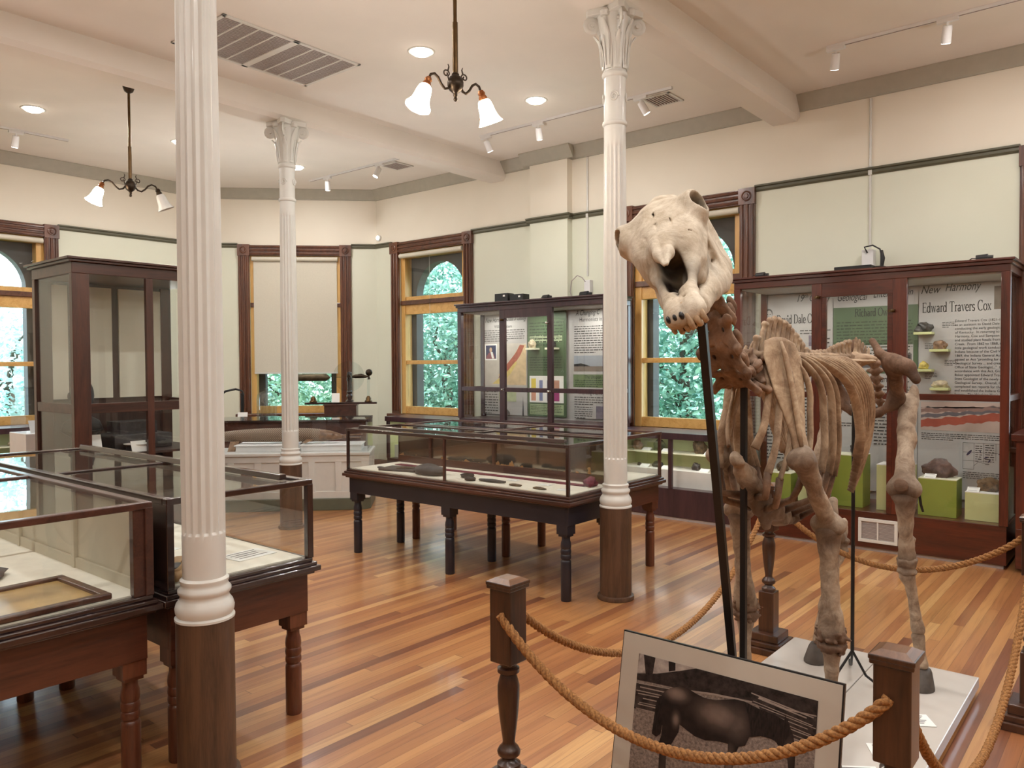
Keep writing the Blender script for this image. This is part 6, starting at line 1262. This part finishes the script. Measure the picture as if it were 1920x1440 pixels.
def part(name, fn, lo, hi, h, mat, dks=(), M=None):
    o = bonemesh(name, fn, lo, hi, h, mat, HS, dks, M); o.location = (-3.2, -1.06, 0); return o
def gpart(g, name, mat, dk=None, smooth=180):
    o = g.build(name, mat, HS, smooth=smooth); o.location = (-3.2, -1.06, 0)
    if dk:
        me = o.data; n = len(me.vertices); co = np.zeros(n*3); me.vertices.foreach_get('co', co); co = co.reshape(-1, 3); v = np.zeros(n)
        for (p, s_, amt) in dk: v = np.maximum(v, amt*np.exp(-(np.linalg.norm(co-np.array(p), axis=1)/s_)**2))
        me.attributes.new('dk', 'FLOAT', 'POINT').data.foreach_set('value', v.astype(np.float32))
    return o
# --- skull, local: x towards the nose, y to the animal's left, z dorsal
SO = np.array([1.822, 1.031, 1.951])
SR = np.array([[-.675413, .272548, -.685226], [-.472938, -.873034, .118916], [-.565816, .404387, .718557]])
def skull_fn(P):
    Q = P.copy(); sy = P[:, 1].copy(); Q[:, 1] = np.abs(Q[:, 1])
    d = elp(Q, (-.13, 0, -.105), (.10, .062, .056))
    d = smin(d, elp(Q, (.01, 0, -.058), (.150, .104, .054)), .05)
    d = smin(d, chain(Q, [(.02, 0, -.092), (.13, 0, -.098), (.21, 0, -.098)], [.092, .080, .044]), .05)
    d = smin(d, elp(Q, (.004, .100, -.042), (.050, .034, .044)), .025)
    d = smin(d, cone(Q, (.035, .086, -.10), (.145, .066, -.112), .015, .012), .018)
    d = smin(d, cone(Q, (-.03, .112, -.080), (-.13, .090, -.10), .013, .012), .02)
    d = smin(d, cone(Q, (.05, .05, -.145), (.185, .042, -.138), .024, .020), .02)
    d = smin(d, elp(Q, (-.215, 0, -.105), (.03, .055, .04)), .03)
    d = smin(d, chain(Q, [(.13, .050, -.078), (.20, .044, -.088), (.27, .031, -.090), (.33, .022, -.086), (.39, .021, -.090)], [.026, .017, .0145, .021, .027]), .016)
    d = smin(d, elp(Q, (.385, 0, -.094), (.040, .043, .022)), .02)
    # openings
    d = smax(d, -cone(Q, (.020, .142, -.012), (-.006, .070, -.065), .033, .027), .006)
    d = smax(d, -elp(Q, (.232, 0, -.062), (.088, .031, .070)), .010); d = smax(d, -cone(Q, (.12, 0, -.080), (.28, 0, -.085), .026, .022), .01)
    d = smax(d, -cone(Q, (.150, .031, -.022), (.25, .022, -.034), .005, .017), .005)
    d = smax(d, -elp(Q, (-.10, .082, -.06), (.048, .030, .05)), .02)
    d = smax(d, -elp(Q, (.125, .064, -.045), (.008, .010, .008)), .003); d = smax(d, -elp(Q, (.335, .0, -.06), (.006, .004, .03)), .004)
    d = smax(d, -elp(Q, (.36, .012, -.066), (.005, .004, .008)), .003)
    # nasal bones roof the cavity and end in two points
    d = smin(d, chain(Q, [(-.02, .018, -.030), (.08, .020, -.031), (.15, .014, -.028), (.215, .009, -.022), (.275, .0035, -.018)], [.026, .026, .0215, .0145, .004]), .014)
    d = smax(d, -cone(Q, (-.02, 0, .002), (.28, 0, -.006), .0016, .0022), .002)
    # sutures
    d = smax(d, -cone(Q, (.02, .040, -.004), (.13, .036, -.010), .0016, .0022), .002)
    return d+rough(P, .0007, 70)+.0012*np.sin(P[:, 0]*33+5*np.sin(P[:, 1]*21))
DKS = [((.24, 0, -.10), .050, 1.4), ((.18, 0, -.085), .04, 1.4), ((-.004, .085, -.052), .034, 1.3), ((-.004, -.085, -.052), .034, 1.3), ((.29, 0, -.10), .03, 1.2), ((.125, .064, -.05), .007, 1.3), ((.125, -.064, -.05), .007, 1.3), ((.40, 0, -.105), .03, .6), ((.16, .06, -.15), .03, .6), ((-.1, .09, -.06), .03, .8), ((-.1, -.09, -.06), .03, .8), ((.335, 0, -.075), .012, .9), ((.15, .026, -.035), .016, .9), ((.15, -.026, -.035), .016, .9)]  # paints shade into the nasal cavity, orbits and foramina through the dk colour
SM = (SR, SO)
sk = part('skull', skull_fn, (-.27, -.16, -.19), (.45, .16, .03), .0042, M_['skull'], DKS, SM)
def jaw_fn(P):
    Q = P.copy(); Q[:, 1] = np.abs(Q[:, 1])
    d = elp(Q, (-.055, .090, -.195), (.080, .012, .125)); d = smin(d, cone(Q, (-.10, .09, -.10), (-.095, .085, -.275), .016, .018), .03)
    d = smin(d, chain(Q*np.array([1, 1.6, 1]), [(-.07, .137, -.280), (.03, .115, -.252), (.14, .082, -.20), (.26, .045, -.165), (.345, .020, -.135)], [.034, .042, .040, .026, .020]), .03)
    d = smin(d, elp(Q, (.362, 0, -.128), (.04, .034, .018)), .02)
    d = smin(d, cone(Q, (.0, .062, -.175), (.16, .045, -.160), .018, .016), .02)
    return d+rough(P, .0007, 60)
jw = part('mandible', jaw_fn, (-.16, -.13, -.35), (.42, .13, -.06), .005, M_['skull'], [((.37, 0, -.115), .03, .5), ((.08, .06, -.16), .05, .5), ((.08, -.06, -.16), .05, .5)], SM)
tm_ = Matrix.Translation(Vector(SO)) @ Matrix(SR.tolist()).to_4x4()
for k in range(6):
    y = (k-2.5)*.0145; x = .414-abs(k-2.5)*.004; q = G()
    if k >= 3: q.tube([(x-.03, y*.8, -.070), (x+.004, y, -.084), (x+.017, y*1.05, -.100), (x+.020, y*1.1, -.116)], [(.006, .006), (.0075, .007), (.0075, .006), (.006, .004)], 9)
    else: q.tube([(x-.012, y, -.098), (x+.006, y, -.112), (x+.008, y, -.120)], [.007, .0065, .004], 8)
    q.xf(tm_); gpart(q, 'incisor', M_['bonep'])
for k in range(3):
    y = (k-2)*.0155-.004; q = G(); q.ell((.4165-.003*(2-k), y, -.079), (.010, .0062, .0095)); q.xf(tm_); gpart(q, 'tooth_socket', M_['socket_shade'])  # black blobs stand for the shade inside empty sockets
for k in range(4):
    y = (k-1.5)*.015; q = G(); q.tube([(.385, y*.8, -.128), (.408, y, -.124), (.418, y, -.116)], [.008, .0075, .005], 8); q.xf(tm_); gpart(q, 'lower_incisor', M_['bonep'])
# --- vertebra builder
def vframe(p, fwd, upv):
    f_ = Vector(fwd).normalized(); u_ = Vector(upv); s_ = f_.cross(u_).normalized(); u_ = s_.cross(f_)
    return (np.array([[f_.x, s_.x, u_.x], [f_.y, s_.y, u_.y], [f_.z, s_.z, u_.z]]), np.array(p))
def neck_fn(P, Ln, w, first=False):
    Q = P.copy(); Q[:, 1] = np.abs(Q[:, 1])
    d = cone(Q, (-Ln*.5, 0, 0), (Ln*.45, 0, 0), .023, .027)
    d = smin(d, elp(Q, (Ln*.5, 0, 0), (.022, .026, .024)), .012)
    F = (1, 1, 2.6)
    d = smin(d, cone(Q, (.0, .012, -.012), (-Ln*.62, w, -.040), .030, .013, F), .012); d = smin(d, cone(Q, (.0, .012, -.012), (Ln*.40, w*.80, -.030), .028, .016, F), .012)
    d = smin(d, cone(Q, (-Ln*.62, w, -.040), (-Ln*.80, w*1.02, -.046), .013, .006), .008)
    d = smin(d, cone(Q, (-Ln*.5, 0, -.030), (Ln*.45, 0, -.018), .008, .004), .012); d = smin(d, cone(Q, (-Ln*.35, .022, -.024), (Ln*.2, .030, -.022), .007, .004), .010)
    if first: d = smin(d, cone(Q, (Ln*.5, .02, 0), (-Ln*.45, w*1.05, -.004), .034, .036, (1, 1, 2.8)), .02)
    else:
        for sx in (-1, 1): d = smin(d, elp(Q, (sx*Ln*.50, .036, .030), (.028, .013, .014)), .010)
        d = smin(d, elp(Q, (0, 0, .026), (Ln*.42, .022, .018)), .014); d = smin(d, elp(Q, (0, 0, .05), (Ln*.28, .005, .018)), .010)
    d = smax(d, -cone(Q, (-.2, 0, .020), (.2, 0, .020), .010, .010), .004); d = smax(d, -elp(Q, (Ln*.06, w*.42, -.012), (.010, .006, .03)), .004)
    return d+rough(P, .0010, 95)+lump(P, .0016, 120)
NK = [(2.045, 1.125, 1.965), (2.15, 1.11, 1.875), (2.285, 1.085, 1.755), (2.315, 1.07, 1.655), (2.345, 1.06, 1.58), (2.40, 1.06, 1.52), (2.47, 1.06, 1.50), (2.535, 1.06, 1.535), (2.60, 1.06, 1.555)]
for k in range(1, 8):
    a, b = Vector(NK[k-1]), Vector(NK[k+1]); fwd = (b-a); Ln = min(.10, fwd.length*.5)
    fr = vframe(NK[k], -fwd, (1, -.05, .85) if k > 2 else (.7, 0, .7)); w = (.080, .062, .068, .074, .076, .070, .056)[k-1]
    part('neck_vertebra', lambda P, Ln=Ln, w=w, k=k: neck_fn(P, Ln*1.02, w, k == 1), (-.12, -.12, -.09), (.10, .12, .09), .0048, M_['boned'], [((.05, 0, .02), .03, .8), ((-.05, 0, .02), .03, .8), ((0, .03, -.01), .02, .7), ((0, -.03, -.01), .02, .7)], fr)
# --- thoracic and lumbar spine
TX = [2.56+.0445*i for i in range(18)]; LX = [3.366+.051*i for i in range(6)]
top = [1.64, 1.69, 1.705, 1.712, 1.708, 1.70, 1.69, 1.675, 1.658, 1.64, 1.622, 1.606, 1.598, 1.595, 1.595, 1.597, 1.60, 1.605]
ltop = [1.612, 1.620, 1.627, 1.634, 1.642, 1.646]
for i, x in enumerate(TX+LX):
    lum = i >= 18; tz = ltop[i-18] if lum else top[i]; lean_ = .05*max(0, min(1, (tz-1.58)/.12)) if not lum else -.006; wd = .0245 if not lum else .021
    def fn(P, x=x, tz=tz, lum=lum, lean_=lean_, wd=wd):
        Q = P-np.array((x, 1.06, 1.545)); Q[:, 1] = np.abs(Q[:, 1])
        d = cone(Q, (-.018, 0, 0), (.018, 0, 0), .021, .021); d = smin(d, elp(Q, (0, 0, .028), (.022, .022, .016)), .012)
        H_ = tz-1.545; R_ = (1, 3.0, 1)
        d = smin(d, cone(Q, (.0, 0, .03), (lean_, 0, H_-.012), wd*.85, wd*.80, R_), .012); d = smin(d, elp(Q, (lean_+.002, 0, H_-.006), (wd*1.05, .011, .011)), .008)
        if lum: d = smin(d, cone(Q, (0, .015, .012), (-.012, .115-.004*abs(x-3.5)*20, .010), .017, .012, (1, 1, 2.2)), .012)
        else: d = smin(d, cone(Q, (0, .01, .026), (-.002, .042, .032), .012, .011), .01)
        return d+rough(P, .0012, 110)
    part('lumbar_vertebra' if lum else 'thoracic_vertebra', fn, (x-.05, .92 if lum else .98, 1.51), (x+.09, 1.20 if lum else 1.14, tz+.02), .0055, M_['bonel'], [((x, 1.06, 1.56), .035, .9), ((x+lean_, 1.06, tz), .012, .6)])
def sac_fn(P):
    Q = P.copy(); Q[:, 1] = np.abs(Q[:, 1]-1.06)+1.06
    d = cone(Q, (3.67, 1.06, 1.555), (3.98, 1.06, 1.565), .030, .018); d = smin(d, elp(Q, (3.72, 1.09, 1.565), (.06, .06, .022)), .03)
    for k in range(5): d = smin(d, cone(Q, (3.70+k*.05, 1.06, 1.57), (3.715+k*.05, 1.06, 1.655-.012*k), .017, .013, (1, 2.2, 1)), .012)
    return d+rough(P)
part('sacrum', sac_fn, (3.62, .94, 1.50), (4.02, 1.18, 1.69), .006, M_['bonel'], [((3.8, 1.06, 1.56), .08, .6)])
for k in range(7):
    p = (3.995+.022*k, 1.06, 1.555-.038*k); r_ = .022-.0016*k
    part('tail_vertebra', lambda P, p=p, r_=r_: smin(cone(P, p, (p[0]+.012, p[1], p[2]-.022), r_, r_*.9), elp(P, (p[0]+.004, p[1], p[2]-.008), (r_*.8, r_*2.0, r_*.7)), .01)+rough(P), np.array(p)-.06, np.array(p)+.06, .0055, M_['boned'])
# --- ribs
ends = [(2.46, .045, 1.27), (2.47, .085, 1.19), (2.52, .105, 1.165), (2.67, .135, 1.19), (2.80, .145, 1.165), (2.88, .145, 1.15), (2.93, .145, 1.14)]+[(3.235+.0165*q, .145-.0075*q, 1.175-.0165*q) for q in range(11)]
wl = [.062, .09, .115, .14, .155, .165, .168, .172, .174, .175, .176, .176, .175, .173, .170, .166, .160, .150]
for i in range(18):
    ex, ew, ez = ends[i]; w = wl[i]; x = TX[i]
    for s_ in (-1, 1):
        Y = lambda q: 1.06+s_*q
        zm_ = 1.545-(1.545-ez)*.45
        mid = (x+(ex-x)*.55+(.055 if i > 6 else .02), w, zm_)
        c = [(x-.008, .018, 1.552), (x, .045, 1.572), (x+.012, w*.60, 1.558), (x+(mid[0]-x)*.45, w*.93, 1.50), (x+(mid[0]-x)*.75, w*1.02, 1.44), mid, (mid[0]+(ex-mid[0])*.55, w*.5+ew*.5+.012, zm_+(ez-zm_)*.55), (ex, ew, ez)]
        # smooth the control polygon
        P_ = [Vector((a, Y(b), z)) for a, b, z in c]
        for _ in range(2): P_ = [P_[0]]+[q for u_, v_ in zip(P_, P_[1:]) for q in (u_.lerp(v_, .25), u_.lerp(v_, .75))]+[P_[-1]]
        n_ = len(P_); wide = .0165 if i in (3, 4, 5, 6, 7) else (.0125 if i > 7 else .014)
        rd = [(wide*(.55+.5*min(1, k/(n_*.25)))*(1.0+.25*max(0, (k/n_-.8)/.2)) , .0062+.003*(k < 6)) for k in range(n_)]
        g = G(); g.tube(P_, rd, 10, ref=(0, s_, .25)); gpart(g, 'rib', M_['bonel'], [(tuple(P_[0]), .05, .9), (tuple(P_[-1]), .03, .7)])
# --- sternum and rib cartilages
def ster_fn(P):
    d = chain(P, [(2.42, 1.06, 1.235), (2.50, 1.06, 1.165), (2.60, 1.06, 1.08), (2.78, 1.06, .995), (2.96, 1.06, .965)], [.022, .030, .036, .034, .026]); d = smin(d, cone(P, (2.47, 1.06, 1.15), (2.68, 1.06, .98), .012, .022, (1, 2, 1)), .02)
    return d+rough(P, .003, 60)+lump(P, .006, 90)
part('sternum', ster_fn, (2.35, .98, .88), (3.05, 1.14, 1.29), .006, M_['bone'], [((2.62, 1.06, 1.05), .14, .8), ((2.9, 1.06, .96), .1, .9)])
for i, sx in ((1, 2.53), (2, 2.60), (3, 2.68), (4, 2.76), (5, 2.84), (6, 2.92)):
    for s_ in (-1, 1):
        ex, ew, ez = ends[i]; g = G(); a = Vector((ex, 1.06+s_*ew, ez+.005)); b = Vector((sx, 1.06+s_*.028, 1.07-.30*(sx-2.6) if sx > 2.6 else 1.12-.7*(sx-2.5))); m_ = a.lerp(b, .5)+Vector((-.03 if i < 4 else .02, s_*.02, -.035))
        pts = [a, a.lerp(m_, .5)+Vector((0, 0, -.015)), m_, m_.lerp(b, .5), b]; g.tube(pts, [.013, .012, .0115, .012, .015], 9); gpart(g, 'rib_cartilage', M_['boned'], [(tuple(b), .05, .8), (tuple(a), .03, .8)])
# --- fore limbs: (shoulder, elbow, carpus, foot, side)
def limb(name, pts, rs, mat, dks, extra=None, amp=.0011):
    def fn(P):
        d = chain(P, pts, rs)
        if extra is not None: d = extra(P, d)
        return d+rough(P, amp, 75)
    lo, hi = bb(pts, .11); return part(name, fn, lo, hi, .0058, mat, dks)
def foreleg(sh, el, ca, ft, s_):
    sh, el, ca, ft = [np.array(q) for q in (sh, el, ca, ft)]; zf = .08
    # shoulder blade
    tp = np.array((sh[0]+.055, 1.06+s_*.062, sh[2]+.385)); nrm = Vector((-.30, s_*.93, .12)).normalized()
    pts = [Vector(tp+(np.array(sh)-tp)*q) for q in (-.04, .0, .13, .42, .65, .8, .92, 1.0)]; wd = [.030, .078, .098, .080, .052, .034, .033, .045]
    g = G(); g.tube(pts, [(a, b) for a, b in zip(wd, (.006, .007, .008, .010, .013, .017, .022, .030))], 18, ref=nrm)
    g.tube([p+nrm*(.012+.010*math.sin(q*PI))+Vector((-.02, 0, 0)) for p, q in zip(pts[1:-1], (.05, .3, .55, .75, .9, .95))], [.005, .009, .010, .010, .009, .006], 8)
    gpart(g, 'shoulder_blade', M_['bonep'], [(tuple(tp), .05, .5), (tuple(sh), .05, .9)])
    d1 = (el-sh)
    limb('humerus', [sh, sh+d1*.3, sh+d1*.6, el+np.array((0, 0, .01))], [.044, .030, .027, .036], M_['bone'], [(sh, .05, 1.2), (el, .045, .9)], lambda P, d: smin(smin(d, elp(P, sh+np.array((-.03, 0, -.005)), (.03, .042, .035)), .02), cone(P, el+np.array((0, -.026, 0)), el+np.array((0, .026, 0)), .034, .034), .02))
    d2 = (ca-el)
    limb('radius', [el+d2*.05, el+d2*.2, el+d2*.55, el+d2*.80, el+d2*.93], [.044, .034, .029, .036, .047], M_['bone'], [(el, .055, 1.2), (ca, .055, 1.1)], lambda P, d: smin(d, chain(P, [el+np.array((.055, 0, .075)), el+np.array((.045, 0, .0)), el+d2*.3+np.array((.02, 0, 0))], [.017, .018, .008]), .012))
    part('carpus', lambda P: smin(elp(P, ca+np.array((0, 0, .014)), (.048, .052, .028)), elp(P, ca+np.array((0, 0, -.022)), (.045, .049, .024)), .004)+lump(P, .014, 110)+rough(P, .002, 120), ca-.08, ca+.08, .005, M_['boned'], [(ca, .06, .8)])
    fl = np.array((ca[0]+(ft[0]-ca[0])*.15, ca[1]+(ft[1]-ca[1])*.5, .315))
    limb('cannon_bone', [ca+np.array((0, 0, -.035)), ca*.6+fl*.4, ca*.25+fl*.75, fl], [.034, .022, .022, .031], M_['bone'], [(ca, .05, .9), (fl, .03, .6)])
    ho = np.array((ft[0]+.01, ft[1], .165))
    limb('pastern', [fl+np.array((-.004, 0, -.028)), fl*.5+ho*.5, ho+np.array((.012, 0, .02))], [.029, .022, .026], M_['bone'], [(fl, .035, 1.0)])
    hoof(ft)
def hoof(ft):
    g = G(); vs = []; n = 20; ft = np.array(ft)
    for z, k, off in ((.081, 1.0, 0), (.09, 1.0, 0), (.15, .72, .022), (.163, .60, .028), (.165, .35, .03)):
        for i in range(n):
            a = 2*PI*i/n; rx = .066*k*(1.0 if math.cos(a) < 0 else .80); vs.append((ft[0]+off+rx*math.cos(a), ft[1]+.056*k*math.sin(a), z))
    fs = [(k*n+i, k*n+(i+1) % n, (k+1)*n+(i+1) % n, (k+1)*n+i) for k in range(4) for i in range(n)]+[tuple(range(n-1, -1, -1)), tuple(range(4*n, 5*n))]
    g.add(vs, fs); gpart(g, 'hoof', M_['hoof'], smooth=50)
foreleg((2.575, .90, 1.235), (2.775, .88, .985), (2.80, .875, .58), (2.745, .87, 0), -1)
foreleg((2.645, 1.22, 1.225), (2.855, 1.24, .985), (2.955, 1.255, .575), (2.90, 1.255, 0), 1)
# --- pelvis
def pelvis_fn(P):
    Q = P.copy(); Q[:, 1] = 1.06-np.abs(Q[:, 1]-1.06)
    d = chain(Q, [(3.845, 1.025, 1.645), (3.81, .98, 1.585), (3.765, .905, 1.545), (3.735, .845, 1.525), (3.725, .815, 1.475)], [.017, .021, .026, .027, .019])
    d = smin(d, chain(Q, [(3.79, .91, 1.535), (3.845, .925, 1.46), (3.90, .935, 1.38)], [.036, .028, .036], None), .05)
    d = smin(d, cone(Q, (3.755, .87, 1.53), (3.83, .955, 1.53), .022, .020), .05)
    d = smin(d, chain(Q, [(3.90, .935, 1.375), (4.00, .95, 1.37), (4.11, .965, 1.385)], [.036, .022, .028]), .03); d = smin(d, chain(Q, [(3.885, .95, 1.35), (3.87, 1.00, 1.315), (3.88, 1.055, 1.30)], [.026, .017, .02]), .02)
    d = smin(d, cone(Q, (3.90, 1.05, 1.30), (4.06, 1.04, 1.32), .02, .02, (1, 1, 1.5)), .03)
    return d+rough(P, .0014, 60)
part('pelvis', pelvis_fn, (3.66, .76, 1.24), (4.17, 1.36, 1.69), .0068, M_['bonev'], [((3.725, .82, 1.48), .05, .6), ((3.9, .935, 1.37), .05, .7)])
def hindleg(hp, st, hk, fl, ft, s_):
    hp, st, hk, fl, ft = [np.array(q, float) for q in (hp, st, hk, fl, ft)]; d1 = st-hp
    limb('femur', [hp+np.array((.02, 0, .0)), hp+d1*.3, hp+d1*.6, hp+d1*.95], [.046, .036, .034, .048], M_['bone'], [(st, .075, 1.1), (hp, .03, .5)], lambda P, d: smin(smin(smin(smin(d, elp(P, hp+np.array((.0, -s_*.045, .035)), (.028, .028, .028)), .02), elp(P, hp+np.array((.045, s_*.018, .045)), (.028, .022, .045)), .02), elp(P, hp+d1*.45+np.array((.035, s_*.022, 0)), (.022, .016, .04)), .02), cone(P, st+np.array((.0, -.032, .015)), st+np.array((.0, .032, .015)), .040, .040), .03))
    part('kneecap', lambda P: elp(P, st+np.array((-.055, 0, .035)), (.018, .028, .034))+rough(P), st-.12, st+.12, .006, M_['boned'], [(st, .1, .6)])
    d2 = hk-st
    limb('tibia', [st+d2*.08, st+d2*.22, st+d2*.55, st+d2*.78, st+d2*.93], [.052, .036, .027, .029, .037], M_['bone'], [(st, .07, 1.2), (hk, .06, 1.0)], lambda P, d: smin(d, cone(P, st+np.array((.03, s_*.035, -.03)), st+d2*.5+np.array((.015, s_*.02, 0)), .012, .006), .01))
    part('hock', lambda P: smin(smin(elp(P, hk, (.042, .040, .036)), chain(P, [hk+np.array((.02, 0, 0)), hk+np.array((.055, 0, .05)), hk+np.array((.06, 0, .085))], [.024, .018, .020]), .015), elp(P, hk+np.array((0, 0, -.045)), (.036, .038, .022)), .006)+lump(P, .006, 100)+rough(P, .0015, 110), hk-.12, hk+.13, .0055, M_['bone'], [(hk, .05, 1.0)])
    limb('cannon_bone', [hk+np.array((0, 0, -.065)), hk*.6+fl*.4, hk*.2+fl*.8, fl], [.034, .022, .022, .030], M_['bone'], [(hk, .06, .6), (fl, .03, .5)])
    ho = np.array((ft[0]+.01, ft[1], .165)); limb('pastern', [fl+np.array((-.002, 0, -.032)), fl*.5+ho*.5, ho+np.array((.01, 0, .02))], [.028, .021, .025], M_['bone'], [(fl, .035, 1.0)]); hoof(ft)
hindleg((3.925, .895, 1.355), (3.69, .85, .985), (3.77, .855, .665), (3.845, .825, .345), (3.845, .81, 0), -1)
hindleg((3.925, 1.225, 1.355), (3.82, 1.27, .985), (4.11, 1.245, .64), (3.955, 1.275, .33), (3.875, 1.285, 0), 1)
# --- iron supports
g = G(); g.bar((2.475, 1.05, .087), (1.955, .955, 1.655), .022, .022); gpart(g, 'support_rod', M_['iron'], smooth=30)
g = G(); g.bar((2.478, 1.06, .0805), (2.478, 1.06, 1.47), .018, .018); gpart(g, 'support_rod', M_['iron'], smooth=30)
g = G(); g.tube([(3.685, 1.06, .24), (3.685, 1.06, 1.53)], .0085, 8)
for q in ((3.99, 1.16), (3.72, .90), (3.45, 1.20)):
    a = Vector((q[0], q[1], .083)); b = Vector((3.685, 1.06, .24)); g.tube([b+Vector((0, 0, .04)), b, b.lerp(a, .35)+Vector((0, 0, -.05)), b.lerp(a, .7)+Vector((0, 0, -.035)), a], [.006, .006, .006, .006, .006], 7)
gpart(g, 'support_rod', M_['iron'], smooth=60)
g = G(); g.tube([(3.70, .795, 1.00), (3.72, .79, .93), (3.735, .785, .90)], [.006, .0055, .005], 7); gpart(g, 'support_rod', M_['iron'], smooth=60)
